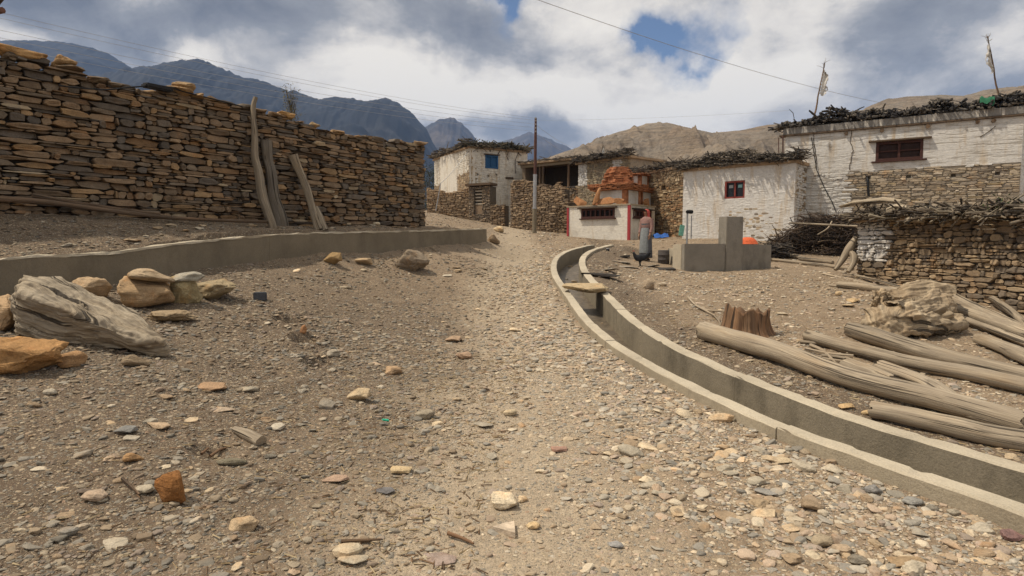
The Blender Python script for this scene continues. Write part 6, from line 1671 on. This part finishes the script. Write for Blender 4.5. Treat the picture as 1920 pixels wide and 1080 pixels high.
mb = MB(); pts = []
for px, py, o_ in ((110, 160, .14), (140, 164, .12), (200, 168, .12), (250, 163, .1), (310, 162, .1), (345, 172, .1), (385, 182, .10), (425, 192, .1), (455, 200, .12)):
    pts.append(P(px, py, wd(px)-o_))
mb.tube(smooth_line(pts, .08), .014, 6); mb.build('black_cable', M['black'], None, 'black cable draped along the top of the dry stone wall', 'cable')
p = P(295, 164, wd(295)-.05); mb = MB(); mb.box(p, .5, .25, .09, math.atan2(wdir.y, wdir.x), (.03, .03, .032), 0, .03, (.1, 0)); mb.build('black_plastic', M['tint'], None, 'folded black plastic lying on the dry stone wall under the cable', 'plastic')
wire(P(879, 282, 44.6), P(826, 344, 43.4), .15, .03, 'dark cable slanting across the left side of the blue windowed house'); wire(P(826, 344, 43.4), P(817, 395, 43.2), .05, .05, 'dark pipe running down the yard wall below the slanting cable', name='drain_pipe')
def flag(p0, p1, clothpts, name, label, r=.03, seed=0):
    t_ = thing(name, label, 'flag', tuple(p0)); rnd = random.Random(seed)
    mb = MB(); line = [Vector(p0).lerp(Vector(p1), i/8)+Vector((rnd.uniform(-.02, .02), 0, 0)) for i in range(9)]; mb.tube(line, list(np.linspace(r, r*.45, 9)), 8); mb.build('pole', M['brownwood'], t_)
    # clothpts: rows of (attached point, free point)
    rows = [(Vector(a), Vector(b)) for a, b in clothpts]; m_ = 12; k = len(rows); vs = []; fs = []; R_ = 24
    for i in range(R_+1):
        q = i/R_*(k-1); j = min(int(q), k-2); f_ = q-j
        a = rows[j][0].lerp(rows[j+1][0], f_); b = rows[j][1].lerp(rows[j+1][1], f_)
        for u in range(m_+1):
            w_ = u/m_; c = a.lerp(b, w_)
            c = c+Vector((.02*math.sin(i*2.1+u), .07*w_*math.sin(w_*9+i*.35+seed), .05*w_*float(vn(i*.5, u*.4, seed)))); vs.append(c)
    for i in range(R_):
        for u in range(m_):
            if u > m_-4 and float(vn(i*.45, u*.6, seed+5)) > .35: continue
            fs.append((i*(m_+1)+u, i*(m_+1)+u+1, (i+1)*(m_+1)+u+1, (i+1)*(m_+1)+u))
    mb = MB(); mb.add(vs, fs, (.6, .58, .54), 0, True)
    mb.add([v+Vector((0, .006, 0)) for v in vs], [f[::-1] for f in fs], (.6, .58, .54), 0, True); mb.build('cloth', M['cloth'], t_)
    mb = MB()
    for i in range(9):
        d = Vector((rnd.gauss(0, .5), rnd.gauss(0, .4), rnd.uniform(.3, 1))).normalized()*rnd.uniform(.15, .35); q = Vector(p1)-Vector((0, 0, rnd.uniform(0, .25)))
        mb.tube([q, q+d*.5, q+d+Vector((0, 0, -.03))], [.008, .006, .004], 5, (.2, .16, .12))
    mb.build('twig_tuft', M['brush'], t_)
d_ = 26.2
flag(P(1527, 218, d_), P(1546, 118, d_), [(P(1545, 130, d_), P(1546, 132, d_)), (P(1543, 142, d_), P(1553, 147, d_)), (P(1541, 154, d_), P(1551, 158, d_-.05)), (P(1539, 166, d_), P(1552, 168, d_)), (P(1537, 176, d_), P(1544, 180, d_))], 'prayer_flag', 'tattered white flag on a leaning pole at the left end of the large roof', .04, 1)
d_ = 24.3
flag(P(1874, 190, d_), P(1852, 68, d_), [(P(1854, 82, d_), P(1853, 84, d_)), (P(1857, 98, d_), P(1850, 104, d_)), (P(1860, 112, d_), P(1852, 120, d_)), (P(1863, 124, d_), P(1857, 128, d_)), (P(1866, 136, d_), P(1859, 137, d_))], 'prayer_flag', 'tattered white flag on a pole leaning left above the right end of the large roof', .035, 2)
d_ = 41
flag(P(1124, 306, d_), P(1131, 272, d_), [(P(1131, 274, d_), P(1132, 275, d_)), (P(1129, 283, d_), P(1133, 282, d_)), (P(1126, 293, d_), P(1133, 292, d_))], 'prayer_flag', 'small white flag standing on the brushwood roof behind the shrine', .03, 3)
for i, (pts, r, lab) in enumerate((([(1517, 207), (1524, 213), (1530, 218)], .045, 'short dark branch sticking up beside the flag pole on the large roof'), ([(1541, 209), (1551, 208), (1560, 214)], .05, 'dark crooked branch right of the flag pole on the large roof'), ([(1480, 205), (1487, 212), (1489, 222)], .015, 'thin bent wire sticking up at the left end of the large roof'))):
    mb = MB(); mb.tube([P(x, y, 26.0) for x, y in pts], [r*.7, r, r*.8], 8, (.05, .045, .04), groove=.2, seed=i); mb.build('branch', M['brush'], None, lab, 'branch')
for i, (px, y0, y1, r) in enumerate(((1460, 258, 300, .02), (1468, 255, 300, .03))):
    p0, p1 = P(px, y1, 26.2), P(px, y0, 26.2); mb = MB(); mb.tube([p0, p1], r, 8); mb.build('thin_pole', M['rust'], None, ('thin rusty rod standing on the right end of the small house roof', 'thicker rusty rod standing on the right end of the small house roof')[i], 'rod')
# end of an eave showing in the upper left corner: a carved beam end of a building out of view
p0, p1 = P(-26, -45, 9.2), P(4, 19, 9.0)
eave = MB(); eave.tube([P(-20, 12, 9.4), P(-9, 4, 9.2), P(1, -8, 9.1), P(14, -30, 9.0)], .06, 8, (.09, .07, .06)); eave.tube([P(-30, 26, 9.2), P(5, 19, 9.1)], .045, 8, (.20, .10, .07)); eave.build('pole_bracket', M['tint'], None, 'dark bracket of a pole just entering the upper left corner', 'pole')
# ------------------------------------------------------------------ trees
def sparse_tree(x, y, z0, H, rad, label, seed, nleaf, leafc, twigs=60, name='poplar_tree', crown0=.25):
    rnd = random.Random(seed); t_ = thing(name, label, 'tree', (x, y, z0))
    mb = MB(); tr = [Vector((x+.1*math.sin(i), y, z0+H*i/8)) for i in range(9)]
    mb.tube(tr, list(np.linspace(H*.016, .01, 9)), 8, (.10, .085, .065))
    tips = []
    for i in range(twigs):
        f_ = crown0+(1-crown0)*rnd.random(); p = Vector((x, y, z0+H*f_)); a_ = rnd.uniform(0, 6.28)
        r_ = rad*(1-.6*abs(f_-.55)/.45)*rnd.uniform(.4, 1.05)
        e = p+Vector((math.cos(a_)*r_, math.sin(a_)*r_, H*rnd.uniform(.08, .2))); m_ = p.lerp(e, .5)+Vector((0, 0, -.02*H))
        mb.tube([p, m_, e], [.022*H/8, .014*H/8, .006], 5, (.10, .085, .065)); tips += [m_, e, m_.lerp(e, .5), p.lerp(m_, .6)]
    mb.build('trunk', M['brush'], t_)
    mb = MB()
    for i in range(nleaf):
        c = rnd.choice(tips)+Vector((rnd.gauss(0, 1), rnd.gauss(0, 1), rnd.gauss(0, 1)))*rad*.22
        d = Vector((rnd.gauss(0, 1), rnd.gauss(0, 1), rnd.gauss(0, 1))).normalized()*rnd.uniform(.5, 1.2)*rad*.07; w = d.cross(Vector((rnd.random()-.5, rnd.random()-.5, 1))).normalized()*d.length*.6
        k = rnd.uniform(.6, 1.3); mb.add([c-d, c+w, c+d, c-w], [(0, 1, 2, 3)], tuple(q*k for q in leafc))
    mb.build('crown', M['brush'], t_)
p = P(545, 220, 46); sparse_tree(p.x, p.y, 3.5, P(545, 188, 46).z-3.5, 1.0, 'sparse yellow-green poplar top rising behind the dry stone wall', 3, 1500, (.17, .155, .08), 90)
for i, (px, d_, top_) in enumerate(((806, 75, 318), (789, 82, 308), (818, 90, 326))):
    p = P(px, 400, d_); z_ = Gs(p.x, p.y)-1; sparse_tree(p.x, p.y, z_, P(px, top_, d_).z-z_, 1.5, ('dark green poplar in the gap between wall and blue windowed house', 'tall dark poplar mostly hidden behind the end of the dry stone wall', 'dark poplar behind the left corner of the blue windowed house')[i], 20+i, 1500, (.035, .05, .03), 60, crown0=.1)
# ------------------------------------------------------------------ hills and mountains
def skyline_mesh(name, sky, dist, depth, mats, label, rough_, seed, nu=260, nv=70, base=None, spread=1.0, ridge=1.0, pw=.8, jag=1.0, gul=0.0):
    """terrain whose crest stands at the given distance; it falls towards the viewer and away behind"""
    px = np.linspace(sky[0][0], sky[-1][0], nu); py = np.interp(px, [s[0] for s in sky], [s[1] for s in sky])
    a = np.array([list(P(x, y, dist)) for x, y in zip(px, py)])
    vs = []
    V = np.concatenate([np.linspace(-1, 0, nv), np.linspace(0, 1, nv//3)[1:]])
    cx = a[:, 0]; top = a[:, 2]+rough_*(.10*fbm(px/9+seed, seed, .5, 4)+.10*fbm(px/28+seed, seed, 1.5, 3, True))*dist/2500*jag
    for v in V:
        y = dist+v*depth*(1 if v < 0 else .6)
        x = cx*(1+v*.25*spread)
        h = (1-abs(v))**pw
        nz = fbm(x/(rough_*6)+seed, np.full(nu, y)/(rough_*6), seed, 6, True)*rough_*1.4*ridge*(abs(v)**.6)*(1-abs(v)*.4)+fbm(x/(rough_*1.3)+seed, np.full(nu, y)/(rough_*1.3), seed+4, 5)*rough_*.5*min(1, abs(v)*6)+(fbm(x/(rough_*1.8)+seed, np.full(nu, y)/(rough_*5), seed+8, 4, True)-.4)*rough_*gul*min(1, abs(v)*5)
        b_ = base if base is not None else -20
        z = b_+(top-b_)*h+nz-.35*rough_*min(1, abs(v)*3)
        vs.append(np.stack([x, np.full(nu, y), z], -1))
    nvv = len(V); v_ = np.concatenate(vs)
    i = np.arange(nvv-1)[:, None]*nu+np.arange(nu-1)[None]
    f = np.stack([i, i+1, i+1+nu, i+nu], -1).reshape(-1, 4)
    me = bpy.data.meshes.new(name); me.from_pydata(v_.tolist(), [], f.tolist()); me.polygons.foreach_set('use_smooth', [True]*len(f)); me.materials.append(mats)
    o = bpy.data.objects.new(name, me); COL.objects.link(o); tag(o, label, name.split('_')[0], kind='structure'); return o
def hill_mat():
    m, t, b = nt('eroded_hillside'); vec = geo_pos(t)
    lay = noise(t, mapping(t, vec, (.01, .01, .32)), 1.0, 6, .65); n1 = noise(t, vec, .06, 6, .65); n2 = noise(t, vec, .5, 6, .7)
    c = ramp(t, lay.outputs['Fac'], [(.3, (.14, .113, .09)), (.42, (.25, .195, .145)), (.5, (.165, .135, .105)), (.58, (.28, .22, .16)), (.72, (.20, .165, .125))]).outputs[0]
    c = mix(t, ramp(t, n1.outputs['Fac'], [(.42, g(0)), (.6, g(.65))]).outputs[0], c, (.22, .195, .165))
    c = mix(t, 1.0, c, ramp(t, n2.outputs['Fac'], [(.3, g(.65)), (.5, g(1)), (.75, g(1.2))]).outputs[0], 'MULTIPLY')
    lk(t, c, b.inputs['Base Color']); bump(t, b, math_(t, 'ADD', n2.outputs['Fac'], lay.outputs['Fac']), 1.6, .9); return m
HM = hill_mat()
skyline_mesh('hill', [(900, 345), (980, 315), (1010, 302), (1060, 284), (1110, 268), (1150, 250), (1200, 237), (1250, 230), (1290, 239), (1335, 249), (1385, 245), (1440, 234), (1500, 228), (1580, 222), (1640, 230)], 260, 150, HM, 'bare tan eroded hill rising behind the shrine and small house', 9, 3.1, 360, 120, 0, ridge=1.3, gul=.8)
skyline_mesh('hill', [(1560, 260), (1620, 205), (1660, 188), (1700, 181), (1760, 179), (1800, 183), (1850, 170), (1900, 165), (1980, 168), (2100, 190)], 230, 120, HM, 'bare tan hilltop showing over the roof of the large house', 6, 7.7, 260, 80, 5, ridge=1.2, gul=.6)
def mtn_mat(name, c0, c1, sc=.004):
    m, t, b = nt(name); vec = geo_pos(t)
    n1 = noise(t, vec, sc, 8, .68); n2 = noise(t, mapping(t, vec, (1, 1, .3)), sc*6, 6, .7)
    c = ramp(t, n1.outputs['Fac'], [(.35, c0), (.62, c1)]).outputs[0]
    c = mix(t, 1.0, c, ramp(t, n2.outputs['Fac'], [(.3, g(.6)), (.5, g(1)), (.75, g(1.3))]).outputs[0], 'MULTIPLY')
    lk(t, c, b.inputs['Base Color']); return m
MM = mtn_mat('cloud_shaded_mountain', (.008, .011, .015), (.022, .024, .026)); MM2 = mtn_mat('rocky_mountain', (.035, .036, .04), (.10, .085, .075))  # MM: dark forest tone deepened so the colour holds the cloud shadow
skyline_mesh('mountain', [(-500, 150), (-250, 100), (-60, 90), (0, 78), (60, 76), (130, 80), (170, 90), (205, 102), (245, 128), (290, 152), (350, 190), (420, 240), (500, 300)], 3000, 1900, MM, 'dark blue rounded mountain at the far left under the clouds', 90, 1.3, 360, 110, -100, ridge=.8, jag=.5)
skyline_mesh('mountain', [(120, 200), (190, 150), (250, 128), (320, 118), (370, 112), (390, 117), (405, 127), (430, 135), (455, 148), (480, 149), (520, 164), (555, 172), (600, 189), (625, 183), (650, 184), (672, 190), (690, 190), (725, 186), (748, 194), (770, 209), (800, 245), (830, 300), (880, 380)], 2500, 1700, MM, 'long jagged dark blue ridge behind the dry stone wall', 80, 5.9, 460, 120, -100, ridge=.9, jag=.9)
skyline_mesh('mountain', [(700, 330), (760, 262), (795, 238), (822, 226), (845, 221), (865, 231), (885, 250), (905, 282), (960, 350)], 3600, 1500, MM2, 'paler pointed peak above the blue windowed house', 110, 9.2, 260, 100, -100, ridge=.9, jag=.6)
skyline_mesh('mountain', [(820, 340), (900, 283), (940, 268), (965, 262), (990, 249), (1030, 262), (1060, 276), (1100, 296), (1180, 340)], 4600, 1500, MM2, 'farthest pale blue mountain between the pole and the tan hill', 120, 2.6, 220, 80, -100, ridge=.8, jag=.6)
# ------------------------------------------------------------------ the black hen and the person by the tap stand
def skin_body(name, verts, edges, radii, mat, parent=None, label=None, cat=None, sub=2, root=0, loc=(0, 0, 0), rz=0, sc=1.0):
    me = bpy.data.meshes.new(name); me.from_pydata([tuple(Vector(v)*sc) for v in verts], edges, [])
    o = bpy.data.objects.new(name, me); COL.objects.link(o)
    m_ = o.modifiers.new('skin', 'SKIN'); m_.use_smooth_shade = True
    s_ = o.modifiers.new('smooth', 'SUBSURF'); s_.levels = sub; s_.render_levels = sub
    for i, r in enumerate(radii):
        d = me.skin_vertices[0].data[i]; rr = r if hasattr(r, '__len__') else (r, r); d.radius = (rr[0]*sc, rr[1]*sc); d.use_root = (i == root)
    me.materials.append(mat)
    if parent is not None: o.parent = parent
    else: o.location = loc; o.rotation_euler = (0, 0, rz)
    return tag(o, label, cat)
# hen: faces left in the picture, head raised
hp = hit(1200, 500)
hen = thing('hen', 'black hen standing by the person near the tap stand', 'hen', (hp.x, hp.y, hp.z))
hv = [(0, 0, .24), (-.10, 0, .25), (-.155, 0, .31), (-.175, 0, .375), (-.20, 0, .405), (.10, 0, .25), (.17, 0, .29), (.225, 0, .335), (.25, 0, .38)]
he = [(0, 1), (1, 2), (2, 3), (3, 4), (0, 5), (5, 6), (6, 7), (7, 8)]
hr_ = [(.10, .115), (.088, .10), (.055, .055), (.036, .036), (.030, .034), (.085, .09), (.05, .075), (.03, .07), (.012, .05)]
legs = [(-.02, -.045, .16), (-.025, -.045, .10), (-.01, -.045, .015), (-.06, -.045, .008), (.02, .045, .16), (.015, .045, .10), (.03, .045, .015), (-.02, .045, .008)]
b0 = len(hv); hv += legs; he += [(0, b0), (b0, b0+1), (b0+1, b0+2), (b0+2, b0+3), (0, b0+4), (b0+4, b0+5), (b0+5, b0+6), (b0+6, b0+7)]
hr_ += [.035, .014, .011, .008]*2
hm_ = plain_mat('black_feathers', (.012, .012, .014), .5, .5, 30, 0, .004)
skin_body('body', hv, he, hr_, hm_, hen, sub=2)
mb = MB(); mb.tube([(-.22, 0, .405), (-.25, 0, .398), (-.272, 0, .388)], [.014, .010, .002], 8, (.16, .12, .06)); o = mb.build('beak', M['tint']); o.parent = hen
mb = MB()
for i in range(4): mb.tube([(-.215+i*.016, 0, .430), (-.212+i*.018, 0, .452-abs(i-1.5)*.006)], [.010, .005], 6, (.35, .03, .02))
o = mb.build('comb', M['tint']); o.parent = hen
mb = MB(); rnd = random.Random(4)
for i in range(9):
    a_ = rnd.uniform(-.35, .35); q = Vector((.19, a_*.12, .30)); e = q+Vector((rnd.uniform(.10, .17), a_*.2, rnd.uniform(.04, .17)))
    mb.tube([q, q.lerp(e, .5)+Vector((0, 0, .03)), e], [.014, .022, .006], 6, (.012, .012, .014), sq=.4)
o = mb.build('tail_feathers', M['tint']); o.parent = hen
# person: stands turned a little to the left, arms down, long grey apron dress, red shawl
pp = hit(1212, 490); PH = 1.56
per = thing('person', 'person in a long grey dress and red headscarf standing beside the tap stand', 'person', (pp.x, pp.y+.1, Gs(pp.x, pp.y+.1)), R(-50))
skin = plain_mat('skin', (.30, .16, .10), .6, .15, 20, 0, .001)
V_ = [(0, 0, .86), (0, 0, 1.0), (0, .01, 1.16), (0, .01, 1.27), (0, 0, 1.34), (0, -.005, 1.40), (0, -.01, 1.47), (0, -.005, 1.52)]
E_ = [(i, i+1) for i in range(7)]
R_ = [(.135, .10), (.125, .095), (.15, .095), (.10, .07), (.045, .045), (.055, .062), (.070, .082), (.05, .06)]
for sx in (-1, 1):
    b0 = len(V_); V_ += [(.085*sx, 0, .80), (.085*sx, -.01, .46), (.085*sx, .02, .09), (.085*sx, -.03, .035), (.09*sx, -.13, .025)]; E_ += [(0, b0), (b0, b0+1), (b0+1, b0+2), (b0+2, b0+3), (b0+3, b0+4)]; R_ += [.085, .055, .04, .042, .03]
    b0 = len(V_); V_ += [(.165*sx, .01, 1.25), (.205*sx, .01, 1.02), (.20*sx, -.06, .83), (.198*sx, -.08, .77), (.197*sx, -.09, .735)]; E_ += [(3, b0), (b0, b0+1), (b0+1, b0+2), (b0+2, b0+3), (b0+3, b0+4)]; R_ += [.055, .043, .032, .026, (.022, .03)]
    for k, (dy, ln_) in enumerate(((-.03, .062), (-.01, .072), (.01, .066), (.028, .05))):
        c = len(V_); V_ += [(.197*sx, -.09+dy, .71), (.192*sx, -.095+dy, .71-ln_*.5), (.180*sx, -.105+dy, .71-ln_)]; E_ += [(b0+4, c), (c, c+1), (c+1, c+2)]; R_ += [.009, .0085, .007]
    c = len(V_); V_ += [(.185*sx, -.125, .75), (.178*sx, -.14, .715)]; E_ += [(b0+3, c), (c, c+1)]; R_ += [.010, .008]
skin_body('body', V_, E_, R_, skin, per, sub=2)
def loft(name, rows, col, parent, mat='tint', n=36, fold=0.0, seed=0):
    mb = MB(); vs = []
    for i, (cx, cy, z, rx, ry) in enumerate(rows):
        for k in range(n):
            a_ = k/n*2*math.pi; f_ = 1+fold*(i/(len(rows)-1))*math.sin(k*9*2*math.pi/n+seed)
            vs.append((cx+rx*math.cos(a_)*f_, cy+ry*math.sin(a_)*f_, z))
    fs = [(i*n+k, i*n+(k+1) % n, (i+1)*n+(k+1) % n, (i+1)*n+k) for i in range(len(rows)-1) for k in range(n)]
    mb.add(vs, fs, col, 0, True); o = mb.build(name, M[mat]); o.parent = parent; return o
loft('dress', [(0, 0, 1.13, .17, .115), (0, 0, 1.02, .150, .115), (0, 0, .97, .145, .115), (0, 0, .85, .18, .14), (0, 0, .6, .19, .155), (0, 0, .35, .195, .165), (0, 0, .10, .205, .175), (0, 0, .09, .19, .16)], (.10, .10, .11), per, fold=.09)
loft('apron', [(0, -.03, 1.0, .135, .10), (0, -.035, .85, .165, .125), (0, -.045, .6, .172, .135), (0, -.055, .30, .178, .142), (0, -.055, .24, .17, .135)], (.21, .225, .23), per, fold=.04, seed=2)
loft('jacket', [(0, 0, 1.345, .055, .06), (0, .005, 1.315, .13, .085), (0, .01, 1.25, .185, .115), (0, .01, 1.12, .175, .12), (0, 0, 1.0, .16, .125), (0, 0, .985, .15, .115)], (.27, .16, .14), per)
for sx in (-1, 1):
    mb = MB(); mb.tube([(.15*sx, .01, 1.27), (.185*sx, .01, 1.17), (.208*sx, .01, 1.02), (.203*sx, -.055, .85)], [.065, .06, .052, .045], 14, (.27, .16, .14)); o = mb.build('sleeve', M['tint']); o.parent = per
mb = MB(); vs = []; n = 30
rows_ = ((1.16, .155, .09, .07), (1.24, .15, .105, .05), (1.30, .125, .10, .03), (1.35, .095, .095, .015), (1.40, .092, .10, .01), (1.45, .098, .108, .005), (1.50, .094, .104, .003), (1.54, .070, .078, .003), (1.562, .035, .04, .003), (1.568, .004, .004, .003))
for z, rx, ry, oy in rows_:
    for k in range(n):
        a_ = -math.pi/2+(.85 if z < 1.51 else .02)+k/(n-1)*(2*math.pi-(1.70 if z < 1.51 else .04)); w_ = 1+.03*math.sin(k*1.7+z*20)
        vs.append((math.cos(a_)*rx*w_, oy+math.sin(a_)*ry*w_, z))
fs = [(i*n+k, i*n+k+1, (i+1)*n+k+1, (i+1)*n+k) for i in range(len(rows_)-1) for k in range(n-1)]
mb.add(vs, fs, (.42, .075, .06), 0, True); o = mb.build('headscarf', M['tint']); o.parent = per
mb = MB(); mb.tube([(-.06, -.07, 1.52), (0, -.088, 1.535), (.06, -.07, 1.52)], [.012, .016, .012], 8, (.015, .013, .013)); o = mb.build('hair', M['tint']); o.parent = per
# face: nose, eyes, mouth, ears
mb = MB(); mb.tube([(0, -.088, 1.475), (0, -.105, 1.45), (0, -.092, 1.44)], [.008, .014, .008], 8, (.30, .16, .10)); o = mb.build('nose', skin); o.parent = per
for sx in (-1, 1):
    mb = MB(); mb.box((.028*sx, -.083, 1.475), .02, .012, .010, 0, (.03, .02, .02), 0, .004); o = mb.build('eye', M['tint']); o.parent = per
    mb = MB(); mb.tube([(.068*sx, .0, 1.48), (.078*sx, .008, 1.46), (.068*sx, .0, 1.435)], [.008, .012, .007], 8, (.30, .16, .10)); o = mb.build('ear', skin); o.parent = per
mb = MB(); mb.box((0, -.078, 1.415), .045, .014, .010, 0, (.25, .09, .07), 0, .004); o = mb.build('mouth', M['tint']); o.parent = per
for sx in (-1, 1):
    mb = MB(); mb.tube([(.085*sx, .06, .03), (.085*sx, -.02, .045), (.09*sx, -.12, .03), (.09*sx, -.15, .022)], [.035, .045, .038, .015], 12, (.05, .04, .035), sq=.8); o = mb.build('shoe', M['tint']); o.parent = per
# ------------------------------------------------------------------ the air between
hz = MB(); hz.box((0, 1500, 505), 9000, 9400, 1330); 
hm = bpy.data.materials.new('haze'); hm.use_nodes = True; t = hm.node_tree
for n_ in list(t.nodes): t.nodes.remove(n_)
ou = t.nodes.new('ShaderNodeOutputMaterial'); pv = t.nodes.new('ShaderNodeVolumePrincipled')
pv.inputs['Color'].default_value = (.31, .52, 1.0, 1); pv.inputs['Density'].default_value = .000105; pv.inputs['Anisotropy'].default_value = 0.0
lk(t, pv.outputs[0], ou.inputs['Volume'])
ho = hz.build('haze', hm); ho['kind'] = 'stuff'; ho['label'] = 'thin blue haze filling the valley air'; ho['category'] = 'haze'
# ------------------------------------------------------------------ sky, sun
SUN_EL, SUN_AZ = 60.0, -93.0     # azimuth measured clockwise from +y
world = bpy.data.worlds.new('World'); scene.world = world; world.use_nodes = True
t = world.node_tree; bg = t.nodes['Background']
bg.inputs['Strength'].default_value = .1
sky = N(t, 'ShaderNodeTexSky', sky_type='NISHITA'); sky.sun_disc = False
sky.sun_elevation = R(SUN_EL); sky.sun_rotation = R(SUN_AZ % 360); sky.altitude = 2700; sky.dust_density = 1.0
dirv = N(t, 'ShaderNodeTexCoord').outputs['Generated']
sep = N(t, 'ShaderNodeSeparateXYZ'); lk(t, dirv, sep.inputs[0])
den = math_(t, 'ADD', math_(t, 'MAXIMUM', sep.outputs[2], 0.0), .42)
cx = math_(t, 'DIVIDE', sep.outputs[0], den); cy = math_(t, 'DIVIDE', sep.outputs[1], den)
cmb = N(t, 'ShaderNodeCombineXYZ'); lk(t, cx, cmb.inputs[0]); lk(t, cy, cmb.inputs[1])
warp = N(t, 'ShaderNodeTexNoise', in_Scale=4.5, in_Detail=7, in_Roughness=.6); lk(t, dirv, warp.inputs['Vector'])
wsep = N(t, 'ShaderNodeSeparateColor'); lk(t, warp.outputs['Color'], wsep.inputs[0])
AZ = math_(t, 'ADD', math_(t, 'ARCTAN2', sep.outputs[0], sep.outputs[1]), math_(t, 'MULTIPLY', math_(t, 'SUBTRACT', wsep.outputs[0], .5), .34))
EL = math_(t, 'ADD', math_(t, 'ARCSINE', sep.outputs[2]), math_(t, 'MULTIPLY', math_(t, 'SUBTRACT', wsep.outputs[1], .5), .17))
n1 = N(t, 'ShaderNodeTexNoise', in_Scale=2.6, in_Detail=9, in_Roughness=.6, in_Distortion=.25); lk(t, cmb.outputs[0], n1.inputs['Vector'])
n2 = N(t, 'ShaderNodeTexNoise', in_Scale=3.0, in_Detail=9, in_Roughness=.6, in_Distortion=.25)
ofs = N(t, 'ShaderNodeVectorMath', operation='ADD'); lk(t, cmb.outputs[0], ofs.inputs[0]); ofs.inputs[1].default_value = (3.7, 9.1, 2.0); lk(t, ofs.outputs[0], n2.inputs['Vector'])
def blob(px, py, rx, ry, amp):
    """soft bias of the cloud cover around one sky direction (half-widths in degrees)"""
    d = ray(px, py).normalized(); az = math.atan2(d.x, d.y); el = math.asin(d.z)
    a = math_(t, 'SUBTRACT', AZ, az)
    e = math_(t, 'SUBTRACT', EL, el)
    q = math_(t, 'ADD', math_(t, 'POWER', math_(t, 'ABSOLUTE', math_(t, 'DIVIDE', a, R(rx))), 2.0), math_(t, 'POWER', math_(t, 'ABSOLUTE', math_(t, 'DIVIDE', e, R(ry))), 2.0))
    return math_(t, 'MULTIPLY', math_(t, 'EXPONENT', math_(t, 'MULTIPLY', q, -1.0)), amp)
def total(items):
    s = None
    for it in items:
        b_ = blob(*it); s = b_ if s is None else math_(t, 'ADD', s, b_)
    return s
hole = total([(1325, 45, 6.2, 3.0, .45), (968, 12, 2.6, 2.4, .58), (1240, 60, 2.5, 1.6, .28), (1390, 100, 2.2, 2.0, .26)])
cover = math_(t, 'SUBTRACT', math_(t, 'ADD', n1.outputs['Fac'], .24), hole)
cov = ramp(t, cover, [(.27, g(0)), (.40, g(.65)), (.54, g(1))])
shade = total([(560, 8, 13, 3.2, .26), (40, 15, 13, 5, .34), (140, 62, 5, 2.6, .24), (1750, 35, 11, 3.6, .38), (1130, 118, 8, 2.2, .20), (880, 60, 5, 3, .22), (1000, 255, 10, 2.0, .34), (1850, 165, 9, 3, .16), (1040, 30, 5, 2.5, .12), (520, 110, 6, 2, .1),
               (345, 85, 4.5, 2.6, -.42), (20, 62, 3, 1.6, -.2), (620, 95, 6, 3, -.25), (790, 170, 6, 3, -.40), (1230, 160, 9, 3.5, -.30), (1000, 180, 8, 2.2, -.22), (1450, 130, 8, 3, -.25), (1850, 95, 7, 2.5, -.16), (1130, 30, 4, 2, -.10)])
sh = math_(t, 'ADD', math_(t, 'ADD', math_(t, 'MULTIPLY', n2.outputs['Fac'], 1.65), -.35), shade)
cl = ramp(t, sh, [(.25, (1.05, .97, .84)), (.42, (.88, .81, .71)), (.54, (.60, .565, .52)), (.70, (.33, .325, .325)), (.98, (.17, .172, .185))])
sk = N(t, 'ShaderNodeVectorMath', operation='SCALE'); lk(t, sky.outputs[0], sk.inputs[0]); sk.inputs['Scale'].default_value = 1.0
cl10 = N(t, 'ShaderNodeVectorMath', operation='SCALE'); lk(t, cl.outputs[0], cl10.inputs[0]); cl10.inputs['Scale'].default_value = 10.0
lk(t, mix(t, cov.outputs[0], sk.outputs[0], cl10.outputs[0]), bg.inputs['Color'])
sun = bpy.data.lights.new('sun', 'SUN'); sun.energy = 4.0; sun.angle = R(2.0); sun.color = (1, .89, .735)
so = bpy.data.objects.new('sun', sun); COL.objects.link(so)
az, el = R(SUN_AZ), R(SUN_EL)
sdir = Vector((math.sin(az)*math.cos(el), math.cos(az)*math.cos(el), math.sin(el)))
so.rotation_euler = sdir.to_track_quat('Z', 'Y').to_euler(); so.location = (-20, 0, 40)
scene.view_settings.view_transform = 'Standard'; scene.view_settings.look = 'None'
scene.view_settings.exposure = .08; scene.view_settings.gamma = 1
scene.render.engine = 'CYCLES'; scene.cycles.use_denoising = True
scene.cycles.max_bounces = 4; scene.cycles.diffuse_bounces = 2; scene.cycles.glossy_bounces = 2; scene.cycles.volume_bounces = 0
